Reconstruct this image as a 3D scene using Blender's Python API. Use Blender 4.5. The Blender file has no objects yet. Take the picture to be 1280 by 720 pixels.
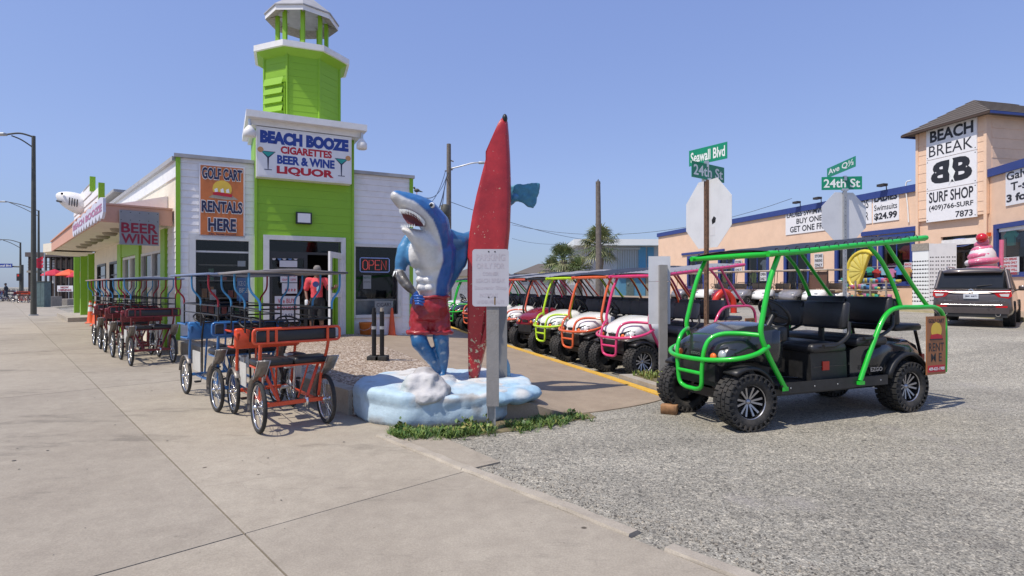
import bpy, math, random
from mathutils import Matrix, Vector, noise
random.seed(7)
rnd = random.random
R = math.radians
SC = bpy.context.scene
COL = SC.collection
PI = math.pi
# ------------------------------------------------------------------ camera
FOC, CAMH = 700.0, 1.5                       # focal length in photo pixels (1280 wide), eye height
cd = bpy.data.cameras.new('camera'); cam = bpy.data.objects.new('camera', cd); COL.objects.link(cam)
cam.location = (0, 0, CAMH); cam.rotation_euler = (R(90), 0, 0)
cd.sensor_width = 36; cd.lens = 36*FOC/1280; cd.shift_y = -2/1280; cd.clip_end = 3000; cd.clip_start = .05
SC.camera = cam
# ------------------------------------------------------------------ light
SUNV = Vector((-.49, -.345, 1)).normalized()
w = bpy.data.worlds.new('World'); SC.world = w; w.use_nodes = True
nt = w.node_tree; bg = nt.nodes['Background']
sky = nt.nodes.new('ShaderNodeTexSky'); sky.sky_type = 'NISHITA'; sky.sun_disc = False
sky.sun_elevation = math.asin(SUNV.z); sky.sun_rotation = math.atan2(SUNV.x, SUNV.y)
sky.air_density = 1.0; sky.dust_density = 0.5; sky.ozone_density = 1.6; sky.altitude = 0
def wmath(op, a, b_):
    q = nt.nodes.new('ShaderNodeMath'); q.operation = op
    for i, s_ in enumerate((a, b_)):
        if hasattr(s_, 'links'): nt.links.new(s_, q.inputs[i])
        else: q.inputs[i].default_value = s_
    return q.outputs[0]
# camera-like response: each channel of the physical sky through its own soft curve
SKS = .105
sep = nt.nodes.new('ShaderNodeSeparateColor'); com = nt.nodes.new('ShaderNodeCombineColor'); nt.links.new(sky.outputs[0], sep.inputs[0])
wtc = nt.nodes.new('ShaderNodeTexCoord'); wsx = nt.nodes.new('ShaderNodeSeparateXYZ'); nt.links.new(wtc.outputs['Generated'], wsx.inputs[0])
hz = nt.nodes.new('ShaderNodeMapRange'); hz.interpolation_type = 'SMOOTHSTEP'; hz.inputs[1].default_value = -.02; hz.inputs[2].default_value = .2; nt.links.new(wsx.outputs[2], hz.inputs[0])
for i, (p_, k_, h_) in enumerate(((.5, .66, .76), (.5, .755, .80), (.35, 1.0, .76))):
    v_ = wmath('MULTIPLY', wmath('POWER', wmath('MULTIPLY', sep.outputs[i], SKS), p_), k_/SKS)
    f_ = wmath('ADD', wmath('MULTIPLY', hz.outputs[0], 1-h_), h_)
    nt.links.new(wmath('MULTIPLY', v_, f_), com.inputs[i])
nt.links.new(com.outputs[0], bg.inputs[0])
bg.inputs[1].default_value = SKS
sd = bpy.data.lights.new('sun', 'SUN'); sd.energy = 4.5; sd.angle = R(.55); sd.color = (1, .925, .82)
sun = bpy.data.objects.new('sun', sd); COL.objects.link(sun)
sun.rotation_euler = SUNV.to_track_quat('Z', 'Y').to_euler(); sun.location = (-20, -10, 36)
SC.view_settings.view_transform = 'Standard'; SC.view_settings.look = 'None'
SC.view_settings.exposure = 0.0; SC.view_settings.gamma = 1
SC.render.resolution_x = 1024; SC.render.resolution_y = 576
# ------------------------------------------------------------------ materials
MATS = {}
def srgb(r, g, b):
    f = lambda c: (c/255/12.92) if c/255 <= .04045 else ((c/255+.055)/1.055)**2.4
    return (f(r), f(g), f(b))
def mat(name, col, rough=.6, metal=0, var=.1, scale=4, bump=.0, bscale=60, dirt=0, dirtcol=(.12, .1, .08), dscale=3, emit=0, coat=0, alpha=None):
    """procedural paint: colour noise, fine relief and soft dirt"""
    if name in MATS: return MATS[name]
    m = bpy.data.materials.new(name); m.use_nodes = True; MATS[name] = m
    n = m.node_tree.nodes; l = m.node_tree.links; b = n['Principled BSDF']
    tc = n.new('ShaderNodeTexCoord')
    nz = n.new('ShaderNodeTexNoise'); nz.inputs['Scale'].default_value = scale; nz.inputs['Detail'].default_value = 6; nz.inputs['Roughness'].default_value = .65
    l.new(tc.outputs['Object'], nz.inputs['Vector'])
    cr = n.new('ShaderNodeValToRGB'); cr.color_ramp.elements[0].position = .3; cr.color_ramp.elements[1].position = .7
    cr.color_ramp.elements[0].color = tuple(c*(1-var) for c in col)+(1,); cr.color_ramp.elements[1].color = tuple(min(1, c*(1+var)) for c in col)+(1,)
    l.new(nz.outputs['Fac'], cr.inputs[0]); out = cr.outputs[0]
    if dirt:
        n2 = n.new('ShaderNodeTexNoise'); n2.inputs['Scale'].default_value = dscale; n2.inputs['Detail'].default_value = 9; n2.inputs['Roughness'].default_value = .75
        l.new(tc.outputs['Object'], n2.inputs['Vector'])
        mr = n.new('ShaderNodeMapRange'); mr.inputs[1].default_value = .5; mr.inputs[2].default_value = .75; mr.inputs[3].default_value = 0; mr.inputs[4].default_value = dirt
        l.new(n2.outputs['Fac'], mr.inputs[0])
        mx = n.new('ShaderNodeMix'); mx.data_type = 'RGBA'; l.new(mr.outputs[0], mx.inputs[0]); l.new(out, mx.inputs[6]); mx.inputs[7].default_value = dirtcol+(1,)
        out = mx.outputs[2]
    l.new(out, b.inputs['Base Color'])
    rr = n.new('ShaderNodeMapRange'); rr.inputs[3].default_value = max(0, rough-.08); rr.inputs[4].default_value = min(1, rough+.1)
    l.new(nz.outputs['Fac'], rr.inputs[0]); l.new(rr.outputs[0], b.inputs['Roughness'])
    b.inputs['Metallic'].default_value = metal
    if coat: b.inputs['Coat Weight'].default_value = coat; b.inputs['Coat Roughness'].default_value = .08
    if bump:
        n3 = n.new('ShaderNodeTexNoise'); n3.inputs['Scale'].default_value = bscale; n3.inputs['Detail'].default_value = 4
        l.new(tc.outputs['Object'], n3.inputs['Vector'])
        bp = n.new('ShaderNodeBump'); bp.inputs['Strength'].default_value = bump; bp.inputs['Distance'].default_value = .02
        l.new(n3.outputs['Fac'], bp.inputs['Height']); l.new(bp.outputs[0], b.inputs['Normal'])
    if emit:
        b.inputs['Emission Color'].default_value = col+(1,); b.inputs['Emission Strength'].default_value = emit
    return m
def nodes_of(name):
    m = bpy.data.materials.new(name); m.use_nodes = True; MATS[name] = m
    return m, m.node_tree.nodes, m.node_tree.links, m.node_tree.nodes['Principled BSDF']
def glass(name, tint=(.8, .85, .85), refl=1.0):
    if name in MATS: return MATS[name]
    m, n, l, b = nodes_of(name); n.remove(b); o = n['Material Output']
    t = n.new('ShaderNodeBsdfTransparent'); t.inputs[0].default_value = tint+(1,)
    g = n.new('ShaderNodeBsdfGlossy'); g.inputs['Roughness'].default_value = .03
    fr = n.new('ShaderNodeFresnel'); fr.inputs[0].default_value = 1.5
    mu = n.new('ShaderNodeMath'); mu.operation = 'MULTIPLY'; mu.inputs[1].default_value = refl; mu.use_clamp = True
    mx = n.new('ShaderNodeMixShader'); l.new(fr.outputs[0], mu.inputs[0]); l.new(mu.outputs[0], mx.inputs[0]); l.new(t.outputs[0], mx.inputs[1]); l.new(g.outputs[0], mx.inputs[2]); l.new(mx.outputs[0], o.inputs[0])
    return m
def ramp(n, l, src, stops):
    cr = n.new('ShaderNodeValToRGB'); e = cr.color_ramp.elements
    while len(e) < len(stops): e.new(.5)
    for i, (p, c) in enumerate(stops): e[i].position = p; e[i].color = (c if len(c) == 4 else c+(1,))
    l.new(src, cr.inputs[0]); return cr.outputs[0]
def mixc(n, l, fac, a, b_, mode='MIX'):
    mx = n.new('ShaderNodeMix'); mx.data_type = 'RGBA'; mx.blend_type = mode
    for s, i in ((fac, 0), (a, 6), (b_, 7)):
        if hasattr(s, 'links'): l.new(s, mx.inputs[i])
        elif i == 0: mx.inputs[0].default_value = s
        else: mx.inputs[i].default_value = s+(1,)
    return mx.outputs[2]
def noi(n, l, vec, scale, detail=5, rough=.6):
    z = n.new('ShaderNodeTexNoise'); z.inputs['Scale'].default_value = scale; z.inputs['Detail'].default_value = detail; z.inputs['Roughness'].default_value = rough
    l.new(vec, z.inputs['Vector']); return z.outputs['Fac']
def vor(n, l, vec, scale, feat='F1'):
    z = n.new('ShaderNodeTexVoronoi'); z.inputs['Scale'].default_value = scale; z.feature = feat
    l.new(vec, z.inputs['Vector']); return z
def bumpn(n, l, b, h, strength, dist=.01):
    bp = n.new('ShaderNodeBump'); bp.inputs['Strength'].default_value = strength; bp.inputs['Distance'].default_value = dist
    l.new(h, bp.inputs['Height']); l.new(bp.outputs[0], b.inputs['Normal'])
def geo(n): return n.new('ShaderNodeNewGeometry').outputs['Position']

def m_chip():
    m, n, l, b = nodes_of('chip_seal_asphalt'); g = geo(n)
    v = vor(n, l, g, 105); rc = n.new('ShaderNodeSeparateColor'); l.new(v.outputs['Color'], rc.inputs[0])
    base = ramp(n, l, rc.outputs[0], [(0, (.10, .094, .08)), (.14, (.22, .208, .176)), (.45, (.33, .314, .265)), (.8, (.41, .392, .33)), (1, (.58, .555, .475))])
    v2 = vor(n, l, g, 45); rc2 = n.new('ShaderNodeSeparateColor'); l.new(v2.outputs['Color'], rc2.inputs[0])
    sp = ramp(n, l, rc2.outputs[1], [(0, (.48, .47, .46)), (.09, (.88, .88, .88)), (.8, (1.05, 1.03, 1)), (1, (1.4, 1.36, 1.3))])
    c = mixc(n, l, 1, base, sp, 'MULTIPLY')
    big = ramp(n, l, noi(n, l, g, .45, 7, .7), [(.3, (.70, .70, .70)), (.5, (.90, .90, .895)), (.7, (1.06, 1.05, 1.03))])
    c = mixc(n, l, 1, c, big, 'MULTIPLY')
    st = ramp(n, l, noi(n, l, g, 1.7, 8, .75), [(.58, (1, 1, 1)), (.68, (.72, .7, .7))]); c = mixc(n, l, 1, c, st, 'MULTIPLY')
    # oil drips, tyre scuffs and darker traffic lanes
    vo = vor(n, l, g, .9); o1 = ramp(n, l, vo.outputs['Distance'], [(.03, (.45, .44, .43)), (.12, (1, 1, 1))]); c = mixc(n, l, 1, c, o1, 'MULTIPLY')
    mp = n.new('ShaderNodeMapping'); mp.inputs['Scale'].default_value = (.12, 1.1, 1); mp.inputs['Rotation'].default_value = (0, 0, R(-20)); l.new(g, mp.inputs[0])
    ln = ramp(n, l, noi(n, l, mp.outputs[0], 1, 5, .6), [(.42, (1.04, 1.03, 1.02)), (.6, (.84, .83, .82)), (.7, (1, 1, 1))]); c = mixc(n, l, 1, c, ln, 'MULTIPLY')
    # worn patches where grit has filled the stones
    wf = ramp(n, l, noi(n, l, g, .8, 5, .6), [(.6, (0, 0, 0)), (.72, (.65, .65, .65))]); c = mixc(n, l, wf, c, (.3, .275, .25))
    l.new(c, b.inputs['Base Color']); b.inputs['Roughness'].default_value = .85
    bumpn(n, l, b, v.outputs['Distance'], .6, -.008); return m
def m_conc(name, c0, c1, stain=.5, sc=1.0):
    m, n, l, b = nodes_of(name); g = geo(n)
    base = ramp(n, l, noi(n, l, g, .55*sc, 8, .62), [(.28, c0), (.72, c1)])
    oi_ = n.new('ShaderNodeObjectInfo'); orr = ramp(n, l, oi_.outputs['Random'], [(0, (.9, .9, .905)), (1, (1.05, 1.05, 1.04))]); base = mixc(n, l, 1, base, orr, 'MULTIPLY')
    fine = ramp(n, l, noi(n, l, g, 90, 3, .6), [(.25, (.82, .82, .82)), (.75, (1.14, 1.14, 1.14))]); c = mixc(n, l, 1, base, fine, 'MULTIPLY')
    mid = ramp(n, l, noi(n, l, g, 6, 8, .75), [(.3, (.85, .84, .83)), (.7, (1.08, 1.08, 1.07))]); c = mixc(n, l, 1, c, mid, 'MULTIPLY')
    # gum spots and small chips
    v = vor(n, l, g, 1.7); sp = ramp(n, l, v.outputs['Distance'], [(.022, (.25, .23, .21)), (.036, (1, 1, 1))]); c = mixc(n, l, 1, c, sp, 'MULTIPLY')
    v3 = vor(n, l, g, 7); r3 = ramp(n, l, v3.outputs['Distance'], [(.03, (.5, .48, .45)), (.05, (1, 1, 1))]); c = mixc(n, l, .7, c, r3, 'MULTIPLY')
    # long damp stains
    mp = n.new('ShaderNodeMapping'); mp.inputs['Scale'].default_value = (.45, 1.5, 1); mp.inputs['Rotation'].default_value = (0, 0, R(28)); l.new(g, mp.inputs[0])
    s2 = ramp(n, l, noi(n, l, mp.outputs[0], 1.0, 9, .7), [(.56, (1, 1, 1)), (.68, (1-stain*.42,)*3), (.78, (1-stain*.2,)*3)]); c = mixc(n, l, 1, c, s2, 'MULTIPLY')
    # hairline cracks
    dn_ = n.new('ShaderNodeTexNoise'); dn_.inputs['Scale'].default_value = 1.5; dn_.inputs['Detail'].default_value = 6; l.new(g, dn_.inputs['Vector'])
    va = n.new('ShaderNodeVectorMath'); va.operation = 'MULTIPLY_ADD'; va.inputs[1].default_value = (.9, .9, 0); l.new(dn_.outputs['Color'], va.inputs[0]); l.new(g, va.inputs[2])
    ve = vor(n, l, va.outputs[0], .33, 'DISTANCE_TO_EDGE'); cr_ = ramp(n, l, ve.outputs['Distance'], [(.0, (1, 1, 1)), (.0035, (0, 0, 0))])
    mk_ = ramp(n, l, noi(n, l, g, .6, 3), [(.5, (0, 0, 0)), (.62, (.22, .22, .22))]); ck_ = mixc(n, l, 1, cr_, mk_, 'MULTIPLY'); c = mixc(n, l, ck_, c, (.12, .1, .08))
    l.new(c, b.inputs['Base Color']); b.inputs['Roughness'].default_value = .82
    bumpn(n, l, b, noi(n, l, g, 140, 3), .35, .004); return m
def m_pebble():
    m, n, l, b = nodes_of('exposed_pebble_paving'); g = geo(n)
    v = vor(n, l, g, 42); rc = n.new('ShaderNodeSeparateColor'); l.new(v.outputs['Color'], rc.inputs[0])
    c = ramp(n, l, rc.outputs[0], [(0, (.15, .095, .06)), (.35, (.3, .22, .15)), (.6, (.46, .37, .28)), (.85, (.62, .54, .44)), (1, (.75, .7, .62))])
    gr = ramp(n, l, v.outputs['Distance'], [(.35, (1, 1, 1)), (.7, (.62, .58, .54))]); c = mixc(n, l, 1, c, gr, 'MULTIPLY')
    big = ramp(n, l, noi(n, l, g, .7, 7, .7), [(.3, (.82, .8, .78)), (.7, (1.12, 1.1, 1.08))]); c = mixc(n, l, 1, c, big, 'MULTIPLY')
    l.new(c, b.inputs['Base Color']); b.inputs['Roughness'].default_value = .8; bumpn(n, l, b, v.outputs['Distance'], .8, -.01); return m
m_chip(); m_pebble()
m_conc('sidewalk_concrete', (.31, .268, .21), (.412, .365, .29), .95)
m_conc('ramp_concrete', (.28, .215, .15), (.38, .30, .215), .5, 2.2)
m_conc('kerb_concrete', (.31, .27, .215), (.47, .42, .345), .4, 5)
def m_board():
    m, n, l, b = nodes_of('chipped_red_fibreglass'); tc = n.new('ShaderNodeTexCoord'); o = tc.outputs['Object']
    c = ramp(n, l, noi(n, l, o, 3, 8, .7), [(.3, (.30, .012, .016)), (.7, (.54, .028, .03))])
    f1 = ramp(n, l, noi(n, l, o, 26, 5, .65), [(.675, (0, 0, 0)), (.69, (1, 1, 1))]); c = mixc(n, l, f1, c, (.62, .56, .45))
    sx = n.new('ShaderNodeSeparateXYZ'); l.new(o, sx.inputs[0])
    mr = n.new('ShaderNodeMapRange'); mr.inputs[1].default_value = 1.3; mr.inputs[2].default_value = .1; mr.inputs[3].default_value = 0; mr.inputs[4].default_value = .13; l.new(sx.outputs[2], mr.inputs[0])
    ad = n.new('ShaderNodeMath'); ad.operation = 'ADD'; l.new(mr.outputs[0], ad.inputs[0]); l.new(noi(n, l, o, 13, 8, .7), ad.inputs[1])
    f2 = ramp(n, l, ad.outputs[0], [(.66, (0, 0, 0)), (.675, (1, 1, 1))]); c = mixc(n, l, f2, c, (.6, .5, .3))
    f3 = ramp(n, l, noi(n, l, o, 9, 9, .75), [(.6, (0, 0, 0)), (.7, (.5, .5, .5))]); c = mixc(n, l, f3, c, (.16, .02, .02))
    l.new(c, b.inputs['Base Color']); b.inputs['Roughness'].default_value = .38; b.inputs['Coat Weight'].default_value = .25
    bumpn(n, l, b, noi(n, l, o, 14, 5), .25, .01); return m
m_board()
def m_vcol(name, rough=.35, coat=.35):
    m, n, l, b = nodes_of(name); tc = n.new('ShaderNodeTexCoord'); o = tc.outputs['Object']
    a = n.new('ShaderNodeVertexColor'); a.layer_name = 'Col'
    d = ramp(n, l, noi(n, l, o, 5, 9, .75), [(.3, (.8, .8, .8)), (.6, (1.06, 1.06, 1.06))]); c = mixc(n, l, 1, a.outputs[0], d, 'MULTIPLY')
    f = ramp(n, l, noi(n, l, o, 24, 7, .7), [(.71, (0, 0, 0)), (.74, (.6, .6, .6))]); c = mixc(n, l, f, c, (.33, .34, .34))
    l.new(c, b.inputs['Base Color']); b.inputs['Roughness'].default_value = rough; b.inputs['Coat Weight'].default_value = coat
    bumpn(n, l, b, noi(n, l, o, 17, 9, .72), .55, .014); return m
m_vcol('painted_fibreglass', .33, .4); m_vcol('flaking_rock_paint', .75, 0)
# common colours
mat('green_paint', (.24, .47, .02), .5, var=.07, scale=3, bump=.1, bscale=30, dirt=.25, dirtcol=(.1, .2, .03))
mat('white_siding', (.80, .78, .78), .55, var=.05, scale=3, dirt=.3, dirtcol=(.42, .38, .34), dscale=2.5)
mat('cream_wall', (.74, .68, .56), .75, var=.07, scale=2, bump=.15, dirt=.3, dirtcol=(.4, .33, .24))
mat('pink_fascia', (.62, .33, .23), .6, var=.08, dirt=.3, dirtcol=(.4, .25, .2), dscale=2)
mat('white_metal', (.80, .79, .77), .45, var=.05, dirt=.3, dirtcol=(.35, .32, .28))
mat('grey_roof', (.36, .36, .37), .6, var=.15, dirt=.3)
mat('aluminium', (.55, .56, .57), .35, .7, var=.1, dirt=.15)
mat('black_plastic', (.018, .018, .019), .45, var=.25, scale=12, dirt=.12, dirtcol=(.12, .11, .1))
mat('black_steel', (.015, .015, .017), .35, var=.2, dirt=.1)
mat('rubber', (.022, .022, .022), .8, var=.3, scale=9, bump=.3, bscale=40, dirt=.5, dirtcol=(.13, .11, .09))
mat('rim_black', (.02, .02, .021), .3, .3, var=.2)
mat('rim_silver', (.42, .42, .44), .3, .85, var=.08)
mat('chrome', (.7, .7, .7), .18, 1, var=.1)
mat('galvanised', (.4, .41, .42), .5, .5, var=.18, scale=9, dirt=.3, dirtcol=(.2, .17, .13))
mat('sign_back', (.66, .67, .69), .5, .0, var=.1, scale=3, dirt=.2, dirtcol=(.3, .3, .3))
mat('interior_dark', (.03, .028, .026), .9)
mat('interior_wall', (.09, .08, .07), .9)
mat('sign_white', (.80, .79, .80), .4, var=.03, dirt=.12, dirtcol=(.5, .48, .45))
mat('sign_blue', (.02, .055, .30), .5); mat('sign_red', (.50, .012, .03), .5); mat('sign_navy', (.018, .02, .07), .5)
mat('sign_black', (.02, .02, .025), .5); mat('sign_orange', (.58, .17, .045), .5, var=.15)
mat('street_green', (.005, .25, .13), .35, var=.08); mat('letter_white', (.8, .82, .8), .4, var=.02)
mat('peach_stucco', (.80, .56, .40), .8, var=.06, scale=1.5, bump=.25, bscale=20, dirt=.2, dirtcol=(.55, .32, .18), dscale=1.2)
mat('royal_blue', (.03, .055, .22), .5, var=.12)
mat('brown_shingle', (.13, .11, .095), .9, var=.3, scale=20, bump=.5)
mat('wood_grey', (.30, .27, .23), .85, var=.25, scale=14, bump=.3, dirt=.3)
mat('leaf', (.065, .14, .028), .55, var=.5, scale=6); mat('leaf_dry', (.27, .25, .07), .7, var=.3); mat('leaf_light', (.15, .22, .04), .55, var=.4)
mat('palm_leaf', (.095, .135, .045), .5, var=.4); mat('palm_light', (.26, .27, .13), .5, var=.3); mat('trunk', (.2, .17, .14), .9, var=.35, scale=12, bump=.5)
mat('yellow_paint', (.62, .36, .035), .7, var=.15, scale=8, dirt=.6, dirtcol=(.3, .26, .18), dscale=5)
mat('cone_orange', (.75, .10, .02), .5, var=.08, dirt=.2); mat('skin_dark', (.16, .08, .05), .5, var=.1)
mat('red_canopy', (.5, .06, .03), .7)
glass('shop_glass', (.88, .9, .9), 1.2)
# ------------------------------------------------------------------ geometry helpers
def frame(x, y, z=0, ang=0): return Matrix.Translation((x, y, z)) @ Matrix.Rotation(ang, 4, 'Z')
class Plane:
    """vertical wall plane: local x to the right seen from outside, -y outwards"""
    def __init__(s, x, y, dx, dy, z=0):
        l = math.hypot(dx, dy); s.o = (x, y); s.d = (dx/l, dy/l); s.n = (s.d[1], -s.d[0]); s.M = frame(x, y, z, math.atan2(dy, dx)); s.z = z
    def uv(s, px, py, off=0):
        ox, oy = s.o[0]+s.n[0]*off, s.o[1]+s.n[1]*off
        rx, ry = (px-640)/FOC, 1.0
        t = (ox*s.n[0]+oy*s.n[1])/(rx*s.n[0]+ry*s.n[1])
        return ((rx*t-ox)*s.d[0]+(ry*t-oy)*s.d[1], CAMH+(358-py)/FOC*t-s.z)
    def u(s, px, off=0): return s.uv(px, 0, off)[0]
    def z_(s, px, py, off=0): return s.uv(px, py, off)[1]
def P(px, py, z=0):
    Y = FOC*(CAMH-z)/(py-358); return Vector(((px-640)/FOC*Y, Y, z))
def at(px, py, Y): return Vector(((px-640)/FOC*Y, Y, CAMH+(358-py)/FOC*Y))
ROOTM = {}
def top_of(o):
    while o.parent: o = o.parent
    return o
def tag(o, label, cat, group=None, kind=None):
    if label: o['label'] = label
    if cat: o['category'] = cat
    if group: o['group'] = group
    if kind: o['kind'] = kind
    return o
def thing(name, label, cat, loc=(0, 0, 0), rz=0, group=None):
    o = bpy.data.objects.new(name, None); COL.objects.link(o); o.location = loc; o.rotation_euler = (0, 0, rz)
    o.empty_display_size = .2
    ROOTM[o.name] = Matrix.Translation(loc) @ Matrix.Rotation(rz, 4, 'Z')
    return tag(o, label, cat, group)
TXT = {}
def glyphs(s, bold=0.0, sx=1):
    k = (s, bold)
    if k not in TXT:
        c = bpy.data.curves.new('t', 'FONT'); c.body = s; c.offset = bold; c.resolution_u = 3; c.align_x = 'LEFT'
        o = bpy.data.objects.new('t', c); COL.objects.link(o); dg = bpy.context.evaluated_depsgraph_get()
        me = o.evaluated_get(dg).to_mesh(); vs = [v.co.copy() for v in me.vertices]; fs = [tuple(p.vertices) for p in me.polygons]
        o.evaluated_get(dg).to_mesh_clear(); bpy.data.objects.remove(o); bpy.data.curves.remove(c)
        TXT[k] = (vs, fs)
    return TXT[k]
class MB:
    def __init__(s, M=None): s.v = []; s.f = []; s.s = []; s.m = []; s.M = M or Matrix(); s.L = None
    def add(s, vs, fs, smooth=False, mi=0):
        o = len(s.v)
        if s.L is not None: vs = [s.L @ Vector(v) for v in vs]
        s.v += [s.M @ Vector(v) for v in vs]; s.f += [tuple(i+o for i in f) for f in fs]; s.s += [smooth]*len(fs); s.m += [mi]*len(fs)
        return s
    def box(s, x0, x1, y0, y1, z0, z1, mi=0):
        vs = [(x, y, z) for x in (x0, x1) for y in (y0, y1) for z in (z0, z1)]
        return s.add(vs, [(0, 1, 3, 2), (4, 6, 7, 5), (0, 4, 5, 1), (2, 3, 7, 6), (0, 2, 6, 4), (1, 5, 7, 3)], False, mi)
    def rbox(s, c, h, r=.03, n=3, mi=0, warp=None, rot=None):
        """rounded box, centre c, half sizes h"""
        vs, fs, idx = [], [], {}
        r = min(r, *h)
        def vert(p):
            k = tuple(round(q, 5) for q in p)
            if k not in idx:
                d = Vector(p); e = Vector([math.tan(q*PI/4) for q in p]).normalized()
                q = Vector([math.copysign(h[i]-r, d[i])+e[i]*r for i in range(3)])
                if warp: q = warp(q)
                if rot: q = rot @ q
                idx[k] = len(vs); vs.append(q+Vector(c))
            return idx[k]
        g = [-1+2*i/n for i in range(n+1)]
        for a in range(3):
            b, e = (a+1) % 3, (a+2) % 3
            for sg in (-1, 1):
                for i in range(n):
                    for j in range(n):
                        q = []
                        for (u, v) in ((g[i], g[j]), (g[i+1], g[j]), (g[i+1], g[j+1]), (g[i], g[j+1])):
                            p = [0, 0, 0]; p[a] = sg; p[b] = u; p[e] = v; q.append(vert(p))
                        fs.append(tuple(q if sg > 0 else q[::-1]))
        return s.add(vs, fs, True, mi)
    def tube(s, pts, r, n=7, closed=False, mi=0, caps=True, flat=1.0):
        pts = [Vector(p) for p in pts]; N = len(pts); vs, fs = [], []
        rr = r if isinstance(r, (list, tuple)) else [r]*N
        up = Vector((0, 0, 1)); prev = None
        for i, p in enumerate(pts):
            if closed: t = (pts[(i+1) % N]-pts[i-1])
            else: t = pts[min(i+1, N-1)]-pts[max(i-1, 0)]
            t = t.normalized() if t.length > 1e-9 else Vector((0, 0, 1))
            if prev is None:
                a = t.cross(up)
                if a.length < .1: a = t.cross(Vector((0, 1, 0)))
                a.normalize()
            else:
                a = prev-t*prev.dot(t); a = a.normalized() if a.length > 1e-6 else t.orthogonal().normalized()
            prev = a; b = t.cross(a)
            for k in range(n):
                th = 2*PI*k/n; vs.append(p+(a*math.cos(th)+b*math.sin(th)*flat)*rr[i])
        for i in range(N if closed else N-1):
            j = (i+1) % N
            for k in range(n): fs.append((i*n+k, i*n+(k+1) % n, j*n+(k+1) % n, j*n+k))
        s.add(vs, fs, True, mi)
        if caps and not closed:
            s.add(vs[:n], [tuple(range(n))[::-1]], False, mi); s.add(vs[-n:], [tuple(range(n))], False, mi)
        return s
    def cyl(s, p, q, r, n=12, r2=None, mi=0): return s.tube([p, q], [r, r if r2 is None else r2], n, mi=mi)
    def lathe(s, prof, n=20, axis='z', c=(0, 0, 0), mi=0, smooth=True, a0=0, a1=2*PI):
        vs, fs = [], []; full = abs(a1-a0-2*PI) < 1e-6; m = n if full else n+1
        for (r, h) in prof:
            for k in range(m):
                a = a0+(a1-a0)*k/n; x, y = r*math.cos(a), r*math.sin(a)
                vs.append(Vector(c)+Vector({'z': (x, y, h), 'x': (h, x, y), 'y': (x, h, y)}[axis]))
        for i in range(len(prof)-1):
            for k in range(n):
                k2 = (k+1) % m; fs.append((i*m+k, i*m+k2, (i+1)*m+k2, (i+1)*m+k))
        return s.add(vs, fs, smooth, mi)
    def prism(s, pts, y0, y1, mi=0, smooth=False):
        """outline in x,z extruded along y"""
        n = len(pts); vs = [(x, y0, z) for x, z in pts]+[(x, y1, z) for x, z in pts]
        return s.add(vs, [tuple(range(n)), tuple(range(2*n-1, n-1, -1))], False, mi).add(vs, [(i, i+n, (i+1) % n+n, (i+1) % n) for i in range(n)], smooth, mi)
    def slab(s, pts, z0, z1, mi=0):
        n = len(pts); vs = [(p[0], p[1], z0 if len(p) < 3 else p[2]+z0) for p in pts]+[(p[0], p[1], z1 if len(p) < 3 else p[2]+z1) for p in pts]
        return s.add(vs, [tuple(range(n))[::-1], tuple(range(n, 2*n))]+[(i, (i+1) % n, (i+1) % n+n, i+n) for i in range(n)], False, mi)
    def loft(s, rings, mi=0, smooth=True, closed=True, caps=False):
        n = len(rings[0]); vs = [p for r in rings for p in r]; fs = []
        for i in range(len(rings)-1):
            for k in range(n if closed else n-1): fs.append((i*n+k, i*n+(k+1) % n, (i+1)*n+(k+1) % n, (i+1)*n+k))
        if caps: fs += [tuple(range(n))[::-1], tuple(range((len(rings)-1)*n, len(rings)*n))]
        return s.add(vs, fs, smooth, mi)
    def ball(s, c, r, n=8, mi=0, rot=None):
        r = (r, r, r) if isinstance(r, (int, float)) else r; vs, fs = [], []
        for i in range(n+1):
            th = PI*i/n
            for k in range(2*n):
                a = PI*k/n; q = Vector((r[0]*math.sin(th)*math.cos(a), r[1]*math.sin(th)*math.sin(a), r[2]*math.cos(th)))
                if rot: q = rot @ q
                vs.append(Vector(c)+q)
        for i in range(n):
            for k in range(2*n): fs.append((i*2*n+k, (i+1)*2*n+k, (i+1)*2*n+(k+1) % (2*n), i*2*n+(k+1) % (2*n)))
        return s.add(vs, fs, True, mi)
    def text(s, st, x0, x1, z0, z1, y, d=.006, bold=0.0, shear=0, rise=0, mi=0, ink=None):
        """flat lettering fitted to a rectangle in x,z; front face at y"""
        vs, fs = glyphs(st, bold)
        if not vs: return s
        ax = min(v.x for v in vs); bx = max(v.x for v in vs); az = min(v.y for v in vs); bz = max(v.y for v in vs)
        q = []
        for v in vs:
            a = (v.x-ax)/(bx-ax); b = (v.y-az)/(bz-az)
            q.append((x0+a*(x1-x0)+shear*b*(z1-z0), y, z0+b*(z1-z0)+rise*a))
        return s.add(q, fs, False, mi)
    def build(s, name, m=None, parent=None, loc=None, label=None):
        me = bpy.data.meshes.new(name)
        if parent is not None: inv = ROOTM[top_of(parent).name].inverted()
        elif loc is not None: inv = Matrix.Translation(loc).inverted()
        else: inv = Matrix()
        me.from_pydata([inv @ v for v in s.v], [], s.f)
        me.polygons.foreach_set('use_smooth', s.s)
        if m is not None:
            for q in (m if isinstance(m, (list, tuple)) else [m]): me.materials.append(MATS[q] if isinstance(q, str) else q)
            me.polygons.foreach_set('material_index', s.m)
        me.update()
        o = bpy.data.objects.new(name, me); COL.objects.link(o)
        if parent is not None: o.parent = parent
        elif loc is not None: o.location = loc; ROOTM[o.name] = Matrix.Translation(loc)
        else: ROOTM[o.name] = Matrix()
        if label: o['label'] = label
        return o
def piece(name, me, parent, m=None, mx=None):
    o = bpy.data.objects.new(name, me); COL.objects.link(o); o.parent = parent
    if mx is not None: o.matrix_local = mx
    return o
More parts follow.
